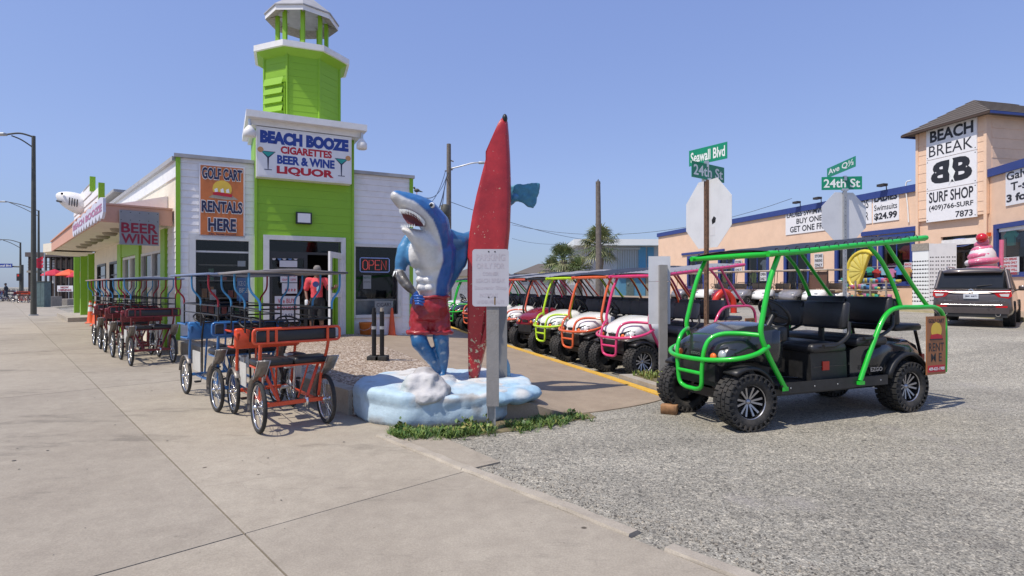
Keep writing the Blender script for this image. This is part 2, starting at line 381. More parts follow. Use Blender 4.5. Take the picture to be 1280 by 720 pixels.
def kids(o): return [c for c in bpy.data.objects if c.parent == o]
CH = {}
def copy_tree(o, loc, rz, label=None, group=None, swap=None, skip=(), scale=None):
    """copy of a thing with copies of its parts and sub-parts; swap changes materials by name"""
    if o.name not in CH:
        d = {}
        for q in bpy.data.objects:
            if q.parent: d.setdefault(q.parent.name, []).append(q)
        CH[o.name] = d
    d = CH[o.name]
    def one(s, par):
        c = s.copy(); COL.objects.link(c); c.parent = par
        if swap and s.type == 'MESH':
            for sl in c.material_slots:
                if sl.material and sl.material.name in swap:
                    tgt = MATS[swap[sl.material.name]]; sl.link = 'OBJECT'; sl.material = tgt
        for k in d.get(s.name, []):
            if k.name.split('.')[0] not in skip: one(k, c)
        return c
    r = one(o, None); r.location = loc; r.rotation_euler = (0, 0, rz)
    if scale: r.scale = scale
    if label: r['label'] = label
    if group: r['group'] = group
    ROOTM[r.name] = Matrix.Translation(loc) @ Matrix.Rotation(rz, 4, 'Z')
    return r
def curve(pts, n=6):
    """Catmull-Rom through points"""
    p = [Vector(q) for q in pts]; p = [p[0]*2-p[1]]+p+[p[-1]*2-p[-2]]; o = []
    for i in range(1, len(p)-2):
        for k in range(n):
            t = k/n; a, b, c, d = p[i-1:i+3]
            o.append(.5*((2*b)+(c-a)*t+(2*a-5*b+4*c-d)*t*t+(3*b-3*c+d-a)*t**3))
    o.append(p[-2]); return o
def remesh(mb, name, mname, parent, voxel, colf=None, smooth=3, disp=0, dscale=6):
    """weld overlapping solids into one continuous skin, evaluated to a plain mesh"""
    o = mb.build(name, mname, parent)
    md = o.modifiers.new('r', 'REMESH'); md.mode = 'VOXEL'; md.voxel_size = voxel; md.use_smooth_shade = True
    sm = o.modifiers.new('s', 'SMOOTH'); sm.iterations = smooth; sm.factor = .5
    dg = bpy.context.evaluated_depsgraph_get(); dg.update()
    me = bpy.data.meshes.new_from_object(o.evaluated_get(dg)); o.modifiers.clear(); o.data = me; me.name = name
    if not me.materials: me.materials.append(MATS[mname])
    if disp:
        me.update()
        for v in me.vertices:
            q = v.co*dscale; v.co += v.normal*disp*(noise.noise(q)+.5*noise.noise(q*2.3))
    me.polygons.foreach_set('use_smooth', [True]*len(me.polygons))
    if colf:
        ca = me.color_attributes.new('Col', 'FLOAT_COLOR', 'POINT'); M = ROOTM[top_of(o).name]
        buf = []
        for v in me.vertices: buf += list(colf(M @ v.co, v.normal))+[1]
        ca.data.foreach_set('color', buf)
    me.update(); return o
# ------------------------------------------------------------------ ground
def S(t): t = max(0, min(1, t)); return t*t*(3-2*t)
def g(x, y):
    u = x+.353*y
    z = S((y-7.8)/2.5)*(-.15+(.55)*S((u-8)/8))
    z += .1*S((y-15)/15)*S((u-10)/8)
    return z
def axis(lo, hi, step0, c0, c1, grow=1.13):
    a = [c0]
    while a[-1] < c1: a.append(a[-1]+step0)
    st = step0
    while a[-1] < hi: st *= grow; a.append(a[-1]+st)
    b = [c0]; st = step0
    while b[-1] > lo: st *= grow; b.append(b[-1]-st)
    return b[:0:-1]+a
xs = axis(-900, 900, .3, -3, 20); ys = axis(-60, 1500, .3, 1, 22)
mb = MB(); mb.add([(x, y, g(x, y)) for y in ys for x in xs], [(j*len(xs)+i, j*len(xs)+i+1, (j+1)*len(xs)+i+1, (j+1)*len(xs)+i) for j in range(len(ys)-1) for i in range(len(xs)-1)], True)
tag(mb.build('ground', 'chip_seal_asphalt'), 'grey chip seal asphalt of the street and parking lot', None, None, 'structure')
# sidewalk in its own axes: s runs away along the shop, t runs right
SO = Vector((-2.28, 4.09, 0)); SA = Vector((-.677, .736, 0)); SB = Vector((.736, .677, 0))
def sw(s, t, z=0): q = SO+SA*s+SB*t; return (q.x, q.y, z)
mat('joint_dirt', (.07, .06, .05), .95)
walk = MB(); walk.add([sw(-9, -30, .006), sw(-9, 1.66, .006), sw(90, 1.9, .006), sw(90, -30, .006)], [(0, 1, 2, 3)])
walk = walk.build('sidewalk', 'joint_dirt'); tag(walk, 'broad pale concrete sidewalk laid in large slabs', None, None, 'structure')
srow = [-9, -4.25, -1.0, 5.5, 12, 18.5, 25, 31.5, 38, 51, 64, 90]
for i in range(len(srow)-1):
    for t0, t1 in ((-30, -13), (-13, -6.5), (-6.5, 0), (0, 1.66)):
        s0, s1 = srow[i]+.006, srow[i+1]-.006; jit = (rnd()-.5)*.004
        b = MB(); e = .005 if t1 > 1 and i == 2 else 0
        if t1 > 1 and s1 > .43:
            if s0 < .43: pts = [sw(s0, t0+.005), sw(s0, t1), sw(.43, t1), sw(.43, 1.9), sw(s1, 1.9), sw(s1, t0+.005)]
            else: pts = [sw(s0, t0+.005), sw(s0, 1.9), sw(s1, 1.9), sw(s1, t0+.005)]
        else: pts = [sw(s0, t0+.005), sw(s0, t1-.005), sw(s1, t1-.005), sw(s1, t0+.005)]
        b.slab([(p[0], p[1]) for p in pts], .001, .02+jit); b.build('slab', 'sidewalk_concrete', walk)
# low worn kerb strip between sidewalk and asphalt
kerb = bpy.data.objects.new('kerb', None); COL.objects.link(kerb); ROOTM['kerb'] = Matrix(); tag(kerb, 'low worn concrete kerb edging the sidewalk', None, None, 'structure')
for s0, s1 in ((.43, -.95), (-.955, -2.58), (-2.82, -6)):
    b = MB(); n = 10
    prof = [(1.665, .018), (1.675, .036), (1.76, .034), (1.79, .0)]
    rings = []
    for k in range(n+1):
        s = s0+(s1-s0)*k/n; j = [(rnd()-.5)*.012 for _ in range(4)]
        rings.append([Vector(sw(s, t+(.02 if q == 3 else 0)+j[q], z+j[q]*.5)) for q, (t, z) in enumerate(prof)]+[Vector(sw(s, 1.79, -.03)), Vector(sw(s, 1.66, -.03))])
    b.loft(rings, smooth=False, caps=True).build('kerb_stone', 'kerb_concrete', kerb)
# ------------------------------------------------------------------ plaza
LC = (-7.47, 12.5); RC = (-2.68, 15.0)
Lp = [(-1.84, 6.46), LC, RC, (-2.72, 24)]; Rp = [(2.05, 7.5), (-.24, 14.1), (-1.6, 18), (-3.4, 24)]
def zp(x, y):
    u = x+.353*y; z = .3-.27*max(0, min(1, (u-1)/3.7))
    fl = 6.5+.65*(x-.76); k = S((x-.0)/.8)
    return max(.012, z*(1-k)+k*(.012+(z-.012)*S((y-fl)/2.6)))
def poly(pts, t):
    L = [math.dist(pts[i], pts[i+1]) for i in range(len(pts)-1)]
    seg = t*(len(pts)-1); i = min(int(seg), len(pts)-2); f = seg-i
    return (pts[i][0]+(pts[i+1][0]-pts[i][0])*f, pts[i][1]+(pts[i+1][1]-pts[i][1])*f)
def plaza(c0, c1, nm, mt, lab, dz=0):
    b = MB(); nr, ncl = 60, 24; vs = []
    for r in range(nr+1):
        t = r/nr; a = poly(Lp, t); d = poly(Rp, t); cm = .52
        cb = [c0(t), c1(t)]
        for k in range(ncl+1):
            c = cb[0]+(cb[1]-cb[0])*k/ncl
            x = a[0]+(d[0]-a[0])*c; y = a[1]+(d[1]-a[1])*c
            y -= .62*math.sin(PI*min(1, max(0, (c-.15)/.85)))**.7*(1-t)**9 if c > .15 else 0
            vs.append((x, y, zp(x, y)+dz))
    b.add(vs, [(r*(ncl+1)+k, r*(ncl+1)+k+1, (r+1)*(ncl+1)+k+1, (r+1)*(ncl+1)+k) for r in range(nr) for k in range(ncl)], True)
    b.add([vs[k] for k in range(ncl+1)]+[(vs[k][0], vs[k][1]-.02, -.1) for k in range(ncl+1)], [(k, k+ncl+1, k+ncl+2, k+1) for k in range(ncl)])
    tag(b.build(nm, mt), lab, None, None, 'structure')
cm = lambda t: .42+.12*min(1, t*2)+.05*math.sin(t*9)
plaza(lambda t: 0, cm, 'plaza', 'exposed_pebble_paving', 'raised plaza of brown exposed pebble paving before the shop')
plaza(cm, lambda t: 1, 'ramp', 'ramp_concrete', 'smooth brown grey concrete ramp beside the yellow kerb')
b = MB()
for k in range(7):
    p, q = [(Lp[0][0]+(Lp[1][0]-Lp[0][0])*(k+e)/7, Lp[0][1]+(Lp[1][1]-Lp[0][1])*(k+e)/7) for e in (.002, .998)]
    n = Vector((.736, .677)); pts = [(p[0]-n.x*.05, p[1]-n.y*.05), (q[0]-n.x*.05, q[1]-n.y*.05), (q[0]+n.x*.12, q[1]+n.y*.12), (p[0]+n.x*.12, p[1]+n.y*.12)]
    if k == 0: pk = bpy.data.objects.new('plaza_kerb', None); COL.objects.link(pk); ROOTM['plaza_kerb'] = Matrix(); tag(pk, 'knee high concrete kerb along the raised plaza', None, None, 'structure')
    MB().slab(pts, -.05, .308).build('kerb_stone', 'kerb_concrete', pk)
yk = bpy.data.objects.new('yellow_kerb', None); COL.objects.link(yk); ROOTM['yellow_kerb'] = Matrix(); tag(yk, 'yellow painted kerb line in front of the parked golf carts', None, None, 'structure')
N = 12
for k in range(N):
    p, q = poly(Rp, k/N), poly(Rp, (k+1)/N); d = Vector((q[0]-p[0], q[1]-p[1])).normalized(); n = Vector((d.y, -d.x)); p = Vector(p)+d*.003; q = Vector(q)-d*.003
    zz = [zp(*p)+.012, zp(*q)+.012]
    vs = [(p.x-n.x*.02, p.y-n.y*.02, zz[0]), (p.x+n.x*.12, p.y+n.y*.12, zz[0]), (q.x+n.x*.12, q.y+n.y*.12, zz[1]), (q.x-n.x*.02, q.y-n.y*.02, zz[1])]
    vs += [(v[0], v[1], -.4) for v in vs]
    MB().add(vs, [(0, 1, 2, 3), (0, 4, 5, 1), (1, 5, 6, 2), (2, 6, 7, 3), (3, 7, 4, 0)]).build('kerb_stone', 'yellow_paint', yk)
isl = [(1.72, 9.0), (2.12, 7.72), (3.2, 7.6), (4.5, 8.05), (4.5, 8.7), (2.9, 9.15)]
tag(MB().slab(isl, -.2, .09).build('traffic_island', 'kerb_concrete'), 'small concrete edged island beyond the green cart', None, None, 'structure')
ins = [(2.95+(x-2.95)*.84, 8.35+(y-8.35)*.8) for x, y in isl]
mat('soil', (.16, .13, .07), .95, var=.4, scale=14)
tag(MB().slab(ins, .05, .1).build('island_soil', 'soil'), 'bare soil inside the small island', None, None, 'structure')
def inside(p, poly_):
    c = False; n = len(poly_)
    for i in range(n):
        a, b_ = poly_[i], poly_[(i+1) % n]
        if (a[1] > p[1]) != (b_[1] > p[1]) and p[0] < (b_[0]-a[0])*(p[1]-a[1])/(b_[1]-a[1])+a[0]: c = not c
    return c
def blades(mb, x, y, z, h, sp, n=5, wd=.006, dry=.2):
    for _ in range(n):
        a = rnd()*2*PI; l = h*(.5+rnd()*.8); dx, dy = math.cos(a)*sp*(.3+rnd()), math.sin(a)*sp*(.3+rnd()); ww = wd*(.6+rnd())
        px, py = -math.sin(a)*ww, math.cos(a)*ww; x2, y2 = x+(rnd()-.5)*.03, y+(rnd()-.5)*.03
        mb.add([(x2-px, y2-py, z), (x2+px, y2+py, z), (x2+dx*.5+px, y2+dy*.5+py, z+l*.6), (x2+dx*.5-px, y2+dy*.5-py, z+l*.6), (x2+dx, y2+dy, z+l*.85)], [(0, 1, 2, 3), (3, 2, 4)], False, 0 if rnd() > dry else 1)
gm = MB()
for _ in range(1500):
    x, y = 1.7+rnd()*2.9, 7.6+rnd()*1.5
    if inside((x, y), ins): blades(gm, x, y, .09, .09, .05, dry=.45)
tag(gm.build('grass', ['leaf_light', 'leaf_dry']), 'short grass patch growing on the little island', None, None, 'stuff')
# weeds along the statue base
wl = [(-1.2, 5.82), (-.98, 5.72), (-.5, 5.82), (-.1, 6.02), (.12, 6.15), (.5, 6.42), (.85, 6.62)]
wm = MB()
for _ in range(620):
    t = rnd(); x, y = poly(wl, t); den = max(0, .5+1.6*noise.noise(Vector((t*11, 1, 0))))*(0 if .44 < t < .53 else 1)
    if rnd() > den*(1.35 if t < .5 else .8) or t > .93: continue
    off = rnd()**1.4*.3; x += (.45)*off*(1 if t > .5 else .3); y -= off*.8; hgt = (.075 if t < .45 else .04)*(.35+1.3*max(0, noise.noise(Vector((x*3, y*3, 7)))+.35))*(1-off*1.6)*(.5+rnd())
    for k in range(3):
        a = rnd()*2*PI; el = .2+rnd()*1.1; l = .03+.035*rnd(); q = Vector((x+(rnd()-.5)*.08, y+(rnd()-.5)*.08, .005+hgt*rnd()))
        d = Vector((math.cos(a)*math.cos(el), math.sin(a)*math.cos(el), math.sin(el))); sd_ = d.cross(Vector((rnd()-.5, rnd()-.5, 1))).normalized()*l*.35
        wm.add([q, q+d*l*.5+sd_, q+d*l, q+d*l*.5-sd_], [(0, 1, 2, 3)], False, 0 if rnd() > .62 else (1 if rnd() > .4 else 2))
    for _k in range(3): blades(wm, x+(rnd()-.5)*.16, y-rnd()*.16+.03, 0, .075, .08, 5, .003, .5)
tag(wm.build('weeds', ['leaf', 'leaf_light', 'leaf_dry']), 'low leafy weeds and dry grass along the foot of the blue rock base', None, None, 'stuff')
dm = MB()
vs = []; dn = 40
for k in range(dn+1):
    x, y = poly(wl, k/dn); j = noise.noise(Vector((k*.4, 0, 3)))*.09
    vs += [(x-.0, y+.25, .004), (x+.12+j*.5, y-.22+j, .004)]
dm.add(vs, [(2*k, 2*k+1, 2*k+3, 2*k+2) for k in range(dn)])
tag(dm.build('dirt_strip', 'soil'), 'strip of dry soil between the blue base and the asphalt', None, None, 'structure')
# pale concrete apron corner in front of the base
tag(MB().slab([(-1.95, 6.0), (-1.35, 5.45), (-.3, 4.6), (-.1, 4.75), (-.7, 5.55), (-1.2, 5.9), (-1.7, 6.45)], -.02, .014).build('apron', 'sidewalk_concrete'), 'broken pale concrete apron at the corner of the plaza', None, None, 'structure')
# ------------------------------------------------------------------ liquor shop
F = Plane(*LC, RC[0]-LC[0], RC[1]-LC[1]); W = math.dist(LC, RC)
D = Plane(*LC, .677, -.736)
shop = thing('liquor_shop', 'white and lime green corner liquor shop with a small lighthouse tower on its roof', 'shop', (LC[0], LC[1], 0))
def wallp(mb, u0, u1, z0, z1, y0, y1, holes=()):
    us = sorted({u0, u1, *[h[i] for h in holes for i in (0, 1) if u0 < h[i] < u1]}); zs = sorted({z0, z1, *[h[i] for h in holes for i in (2, 3) if z0 < h[i] < z1]})
    for a, b_ in zip(us, us[1:]):
        run = None
        for c, d in zip(zs, zs[1:]):
            m, n_ = (a+b_)/2, (c+d)/2
            if any(h[0] < m < h[1] and h[2] < n_ < h[3] for h in holes):
                if run: mb.box(a, b_, y0, y1, *run); run = None
            else: run = (run[0] if run else c, d)
        if run: mb.box(a, b_, y0, y1, *run)
def siding(M, u0, u1, z0, z1, holes, mt, parent, h=.155, y=0, nm='siding_board', rel=.018):
    z = z0
    while z < z1-.01:
        zt = min(z+h, z1); iv = [(u0, u1)]
        for hh in holes:
            if hh[2] < (z+zt)/2 < hh[3]:
                iv = [q for a, b_ in iv for q in ((a, min(b_, hh[0])), (max(a, hh[1]), b_)) if q[1]-q[0] > .02]
        for a, b_ in iv:
            mb = MB(M); o = (rnd()-.5)*.002
            mb.add([(a, y-rel+o, z), (b_, y-rel+o, z), (b_, y-.005+o, zt-.002), (a, y-.005+o, zt-.002), (a, y, z), (b_, y, z), (b_, y, zt-.002), (a, y, zt-.002)], [(0, 1, 2, 3), (0, 4, 5, 1), (3, 2, 6, 7), (0, 3, 7, 4), (1, 5, 6, 2)])
            mb.build(nm, mt, parent)
        z += h
ZR = 4.46; uc0, uc1 = F.u(318), F.u(441)
hL = (F.u(243.5), F.u(312), .62, F.z_(243, 298.5)); hD = (F.u(336), F.u(425), .15, F.z_(336, 300)); hR = (F.u(443), F.u(498), .75, F.z_(470, 308))
b = MB(F.M); wallp(b, 0, uc0, -.05, ZR, 0, .2, [hL]); wallp(b, uc1, W, -.05, ZR, 0, .2, [hR]); b.box(W-.2, W, .2, 7, -.05, ZR-.002)
b.box(.3, W-.21, 4.0, 4.1, 0, ZR-.3); b.build('wall', 'white_siding', shop)
b = MB(F.M); wallp(b, uc0, uc1, .1, 5.3, -.12, .2, [(hD[0], hD[1], 0, hD[3])]); b.box(uc0, uc0+.1, .2, 1.6, ZR, 5.3); b.box(uc1-.1, uc1, .2, 1.6, ZR, 5.3); b.build('centre_wall', 'green_paint', shop)
siding(F.M, .06, uc0-.01, .25, ZR-.08, [(hL[0]-.12, hL[1]+.1, 0, hL[3]+.12)], 'white_siding', shop)
siding(F.M, uc1+.01, W-.07, .25, ZR-.08, [(hR[0]-.07, hR[1]+.1, 0, hR[3]+.1)], 'white_siding', shop)
siding(F.M, uc0+.05, uc1-.05,   .25, 5.25, [(hD[0]-.15, hD[1]+.13, 0, hD[3]+.13)], 'green_paint', shop, h=.2, y=-.12, rel=.011)
for bx_ in ((uc0, uc0+.05, -.16, -.12, .1, 5.3), (uc1-.05, uc1, -.16, -.12, .1, 5.3), (-.03, .06, -.045, .02, .0, ZR-.05), (W-.07, W+.02, -.045, .02, .1, ZR-.05)): MB(F.M).box(*bx_).build('corner_trim', 'green_paint', shop)
MB(F.M).box(-.06, uc0-.003, -.09, .1, ZR-.08, ZR).build('roof_edge', 'grey_roof', shop); MB(F.M).box(uc1+.003, W+.05, -.09, .1, ZR-.08, ZR).build('roof_edge', 'grey_roof', shop)
b = MB(F.M); b.box(-.0, W, .1, 9, ZR-.32, ZR-.22); b.build('roof', 'grey_roof', shop)
def window(M, h, mt, parent, fw=.07, dep=.05, y=0, mull=(), gl='shop_glass', bars=(), out=.03, nm='window'):
    u0, u1, z0, z1 = h
    b = MB(M); b.box(u0-fw, u0+.02, y-out, y+dep, z0-fw, z1+fw); b.box(u1-.02, u1+fw, y-out, y+dep, z0-fw, z1+fw); b.box(u0+.02, u1-.02, y-out, y+dep, z1-.02, z1+fw); b.box(u0+.02, u1-.02, y-out, y+dep, z0-fw, z0+.02)
    for m_ in mull: b.box(m_-.02, m_+.02, y+.005, y+dep-.005, z0+.02, z1-.02)
    for m_ in bars: b.box(u0+.02, u1-.02, y+.008, y+dep-.008, m_-.02, m_+.02)
    o = b.build(nm, mt, parent)
    MB(M).add([(u0+.02, y+.03, z0+.02), (u1-.02, y+.03, z0+.02), (u1-.02, y+.03, z1-.02), (u0+.02, y+.03, z1-.02)], [(0, 1, 2, 3)]).build('pane', gl, o)
    return o
mat('window_frame_white', (.66, .66, .64), .5, var=.05, dirt=.3)
mat('window_frame_dark', (.05, .05, .05), .4, .4)
window(F.M, hL, 'window_frame_white', shop, .11, .12, 0, bars=(hL[3]-.28,), out=.06)
window(F.M, hR, 'window_frame_white', shop, .06, .1, 0, out=.05)
b = MB(F.M); y0 = -.12
b.box(hD[0]-.13, hD[0], y0-.05, y0+.1, .14, hD[3]+.11); b.box(hD[1], hD[1]+.11, y0-.05, y0+.1, .14, hD[3]+.11); b.box(hD[0]+.0, hD[1], y0-.05, y0+.1, hD[3], hD[3]+.11); dfr = b.build('door_frame', 'window_frame_white', shop)
dm1 = F.u(382); zt1 = F.z_(380, 317)
b = MB(F.M); b.box(hD[0], hD[1], y0+.02, y0+.08, zt1-.03, zt1+.03); b.box(dm1-.05, dm1+.03, y0+.02, y0+.08, .2, zt1-.03); b.box(hD[0]+.002, hD[0]+.07, y0+.02, y0+.08, .2, zt1-.03); b.box(hD[0]+.07, dm1-.05, y0+.02, y0+.08, .2, .33); b.box(hD[0]+.07, dm1-.05, y0+.02, y0+.08, zt1-.13, zt1-.03); fd = b.build('fixed_door', 'window_frame_dark', shop)
MB(F.M).add([(hD[0]+.07, y0+.05, .33), (dm1-.05, y0+.05, .33), (dm1-.05, y0+.05, zt1-.13), (hD[0]+.07, y0+.05, zt1-.13)], [(0, 1, 2, 3)]).build('pane', 'shop_glass', fd)
MB(F.M).add([(hD[0], y0+.05, zt1+.03), (hD[1], y0+.05, zt1+.03), (hD[1], y0+.05, hD[3]), (hD[0], y0+.05, hD[3])], [(0, 1, 2, 3)]).build('pane', 'shop_glass', fd)
# posters taped inside the fixed door
def poster(M, r, y, mt, parent, lines=(), nm='poster', d=.004):
    o = MB(M).box(r[0], r[1], y, y+d, r[2], r[3]).build(nm, mt, parent)
    for (st, m_, a0, a1, c0, c1, bo) in lines:
        MB(M).text(st, r[0]+(r[1]-r[0])*a0, r[0]+(r[1]-r[0])*a1, r[2]+(r[3]-r[2])*c0, r[2]+(r[3]-r[2])*c1, y-.003, bold=bo).build('lettering', m_, o)
    return o
mat('paper', (.62, .62, .64), .7, var=.06); mat('paper_blue', (.12, .24, .5), .6)
fr = lambda x0, y0_, x1, y1_, off=0: (F.u(x0, off), F.u(x1, off), F.z_((x0+x1)/2, y1_, off), F.z_((x0+x1)/2, y0_, off))
poster(F.M, fr(349, 326, 371, 334), y0+.03, 'paper', shop)
poster(F.M, fr(350, 341, 371, 353), y0+.03, 'paper', shop, [('HOURS', 'sign_red', .1, .9, .6, .9, .01), ('10AM - 10PM', 'sign_red', .1, .9, .15, .4, .0)])
poster(F.M, fr(352, 354, 371, 367), y0+.03, 'paper', shop, [('* * * *', 'sign_red', .2, .9, .2, .5, .02)])
poster(F.M, fr(343, 370, 374, 402), y0+.028, 'paper', shop, [('We BUY', 'sign_red', .12, .8, .72, .9, .01), ('Houses', 'sign_red', .1, .9, .45, .66, .01), ('CASH', 'sign_navy', .2, .8, .2, .32, .01)])
for k, pxx in enumerate((342, 349, 355, 362, 369)): c = F.uv(pxx, 323); MB(F.M).lathe([(.0, 0), (.045, 0)], 12, 'y', (c[0], y0+.035, c[1])).build('sticker', 'paper_blue' if k % 2 else 'paper', shop)
# open white door leaf with glass, swung outwards on its right hinge
DL = Plane(*[(Matrix(F.M) @ Vector((hD[1]+.02, y0, 0)))[i] for i in (0, 1)], -.02, -1)
b = MB(DL.M); wl_ = .92; zt = zt1+.02; z0d = .24
wallp(b, 0, wl_, z0d, zt, -.02, .03, [(.13, wl_-.13, z0d+.3, z0d+1.0), (.13, wl_-.13, z0d+1.1, zt-.14)]); dl = b.build('door', 'white_metal', shop)
MB(DL.M).add([(.13, .005, z0d+.3), (wl_-.13, .005, z0d+.3), (wl_-.13, .005, zt-.14), (.13, .005, zt-.14)], [(0, 1, 2, 3)]).build('pane', 'shop_glass', dl)
b = MB(DL.M); b.tube([(wl_-.06, -.05, z0d+.9), (wl_-.06, -.08, z0d+.95), (wl_-.06, -.08, z0d+1.25), (wl_-.06, -.05, z0d+1.3)], .012); b.build('handle', 'black_steel', dl)
# interior
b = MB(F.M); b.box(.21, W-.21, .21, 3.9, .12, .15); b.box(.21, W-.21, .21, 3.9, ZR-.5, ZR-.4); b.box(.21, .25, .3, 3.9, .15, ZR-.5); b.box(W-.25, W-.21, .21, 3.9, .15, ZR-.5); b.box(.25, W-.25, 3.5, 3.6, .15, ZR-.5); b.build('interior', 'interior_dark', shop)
mat('bottle_red', (.4, .05, .03), .3); mat('bottle_orange', (.5, .2, .05), .3); mat('bottle_green', (.03, .15, .05), .25); mat('bottle_clear', (.4, .42, .45), .2)
sh = thing('bottle_shelf', 'dark shelves stacked with orange boxes inside the left shop window', 'shelf', tuple(Matrix(F.M) @ Vector((hL[0], .8, .2))), 0)
b = MB(F.M)
for z in (.8, 1.2, 1.62, 2.0): b.box(hL[0]+.05, hL[1]-.1, .7, 1.1, z, z+.03)
b.build('shelf_board', 'wood_grey', sh)
for z in (.83, 1.23, 1.65):
    for k in range(9):
        uu = hL[0]+.12+k*.14; m_ = random.choice(['bottle_red', 'bottle_orange', 'bottle_orange', 'bottle_clear', 'bottle_green'])
        if rnd() < .8: tag(MB(F.M).box(uu, uu+.11, .72, .95, z, z+.14+.14*rnd()).build('carton', m_, None, tuple(F.M @ Vector((uu, .8, z)))), '%s carton, %s from the left on the %s shelf behind the left shop window' % ({'bottle_red': 'red', 'bottle_orange': 'orange', 'bottle_clear': 'pale', 'bottle_green': 'green'}[m_], ('first', 'second', 'third', 'fourth', 'fifth', 'sixth', 'seventh', 'eighth', 'ninth')[k], {.83: 'lower', 1.23: 'middle', 1.65: 'upper'}[z]), 'carton', 'cartons on the window shelves')
poster(F.M, fr(296, 347, 316.5, 376), .045, 'paper_blue', shop, [('ICE COLD', 'letter_white', .1, .9, .65, .85, .01), ('BEER', 'letter_white', .15, .85, .35, .55, .02)])
poster(F.M, fr(297, 326, 307, 333), .045, 'paper', shop)
poster(F.M, fr(262, 362, 270, 375), .045, 'paper', shop, [('SALE', 'sign_red', .1, .9, .5, .8, .01)])
# counter behind right window
ct = thing('counter', 'grey sales counter with papers behind the right shop window', 'counter', tuple(F.M @ Vector((hR[0]+.1, .5, .15))), 0)
b = MB(F.M); b.box(hR[0]-.1, hR[1]+.1, .5, 1.1, .15, 1.12); b.build('cabinet', 'galvanised', ct); MB(F.M).box(hR[0]-.12, hR[1]+.12, .45, 1.15, 1.12, 1.16).build('top', 'white_metal', ct)
tag(MB(F.M).box(hR[0]+.15, hR[0]+.45, .6, .9, 1.162, 1.4).build('cash_register', 'black_plastic', None, tuple(F.M @ Vector((hR[0]+.3, .7, 1.16)))), 'black cash register on the counter behind the window', 'register')
tag(poster(F.M, fr(454.5, 344, 464.5, 361), .05, 'paper', None, [('NOTICE', 'sign_black', .1, .9, .75, .9, 0), ('ID REQUIRED', 'sign_black', .1, .9, .45, .55, 0)], nm='paper_notice'), 'white paper notice taped under the neon sign', 'notice')
tag(poster(F.M, fr(469, 376, 492, 394), .05, 'sign_back', None, [('CIGARS', 'sign_navy', .1, .9, .6, .85, 0)], nm='window_poster'), 'pale grey poster low in the right shop window', 'poster')
# neon sign
mat('neon_red', (.8, .1, .08), .4, emit=.16); mat('neon_blue', (.3, .4, .8), .4, emit=.1)
r = fr(450.5, 322.5, 487, 340); nsn = thing('neon_sign', 'red neon OPEN sign with blue border in the right window', 'neon sign', tuple(F.M @ Vector((r[0], .04, r[2]))))
MB(F.M).tube([(r[0], .035, r[2]+.03), (r[0], .035, r[3]-.03), (r[0]+.03, .035, r[3]), (r[1]-.03, .035, r[3]), (r[1], .035, r[3]-.03), (r[1], .035, r[2]+.03), (r[1]-.03, .035, r[2]), (r[0]+.03, .035, r[2])], .011, 6, True).build('border_tube', 'neon_blue', nsn)
b = MB(F.M); w_ = (r[1]-r[0]-.12)/4; zz0, zz1 = r[2]+.06, r[3]-.06; x = r[0]+.07
def st(pts, closed=False): b.tube([(px_, .035, zz0+(zz1-zz0)*pz) for px_, pz in pts], .012, 6, closed)
ww = w_*.78
st([(x, .2), (x, .8), (x+ww*.3, 1), (x+ww*.7, 1), (x+ww, .8), (x+ww, .2), (x+ww*.7, 0), (x+ww*.3, 0)], True); x += w_
st([(x, 0), (x, 1), (x+ww*.7, 1), (x+ww, .8), (x+ww, .65), (x+ww*.7, .48), (x, .48)]); x += w_
st([(x+ww, 0), (x, 0), (x, 1), (x+ww, 1)]); st([(x, .5), (x+ww*.8, .5)]); x += w_
st([(x, 0), (x, 1), (x+ww, 0), (x+ww, 1)])
b.build('letter_tube', 'neon_red', nsn)
# square floodlight on the green wall
c = F.uv(379.5, 273, .15); fl_ = thing('flood_light', 'square black framed wall light on the lime wall over the door', 'wall light', tuple(F.M @ Vector((c[0], -.15, c[1]))))
b = MB(F.M); b.box(c[0]-.18, c[0]+.18, -.24, -.125, c[1]-.14, c[1]+.14).build('housing', 'black_steel', fl_)
MB(F.M).box(c[0]-.145, c[0]+.145, -.25, -.238, c[1]-.11, c[1]+.11).build('lens', 'sign_white', fl_)
# golf cart rental board
r = (F.u(248.7, .04), F.u(306, .04), F.z_(249, 295, .04), F.z_(249, 204.5, .04)); gs = thing('rental_sign', 'orange GOLF CART RENTALS HERE board on the white siding', 'sign', tuple(F.M @ Vector((r[0], -.04, r[2]))))
MB(F.M).box(r[0], r[1], -.06, -.03, r[2], r[3]).build('board', 'sign_white', gs); MB(F.M).box(r[0]+.03, r[1]-.03, -.066, -.058, r[2]+.03, r[3]-.03).build('panel', 'sign_orange', gs)
wd_, hg = r[1]-r[0], r[3]-r[2]; X = lambda a: r[0]+wd_*a; Z = lambda a: r[2]+hg*a
for st_, a0, a1, c0, c1 in (('GOLF CART', .055, .95, .785, .965), ('RENTALS', .045, .955, .325, .505), ('HERE', .185, .815, .065, .265)):
    MB(F.M).text(st_, X(a0), X(a1), Z(c0), Z(c1), -.069, bold=.07).build('letter_outline', 'letter_white', gs)
    MB(F.M).text(st_, X(a0+.01), X(a1-.01), Z(c0+.01), Z(c1-.01), -.073, bold=.038).build('lettering', 'sign_navy', gs)
MB(F.M).text('24th Street Seawall', X(.2), X(.8), Z(.022), Z(.045), -.07, bold=.02).build('lettering', 'sign_navy', gs)
mat('sun_yellow', (.75, .5, .06), .5)
MB(F.M).lathe([(0, 0), (wd_*.21, 0)], 28, 'y', (X(.5), -.0705, Z(.67))).build('sun_disc', 'sun_yellow', gs)
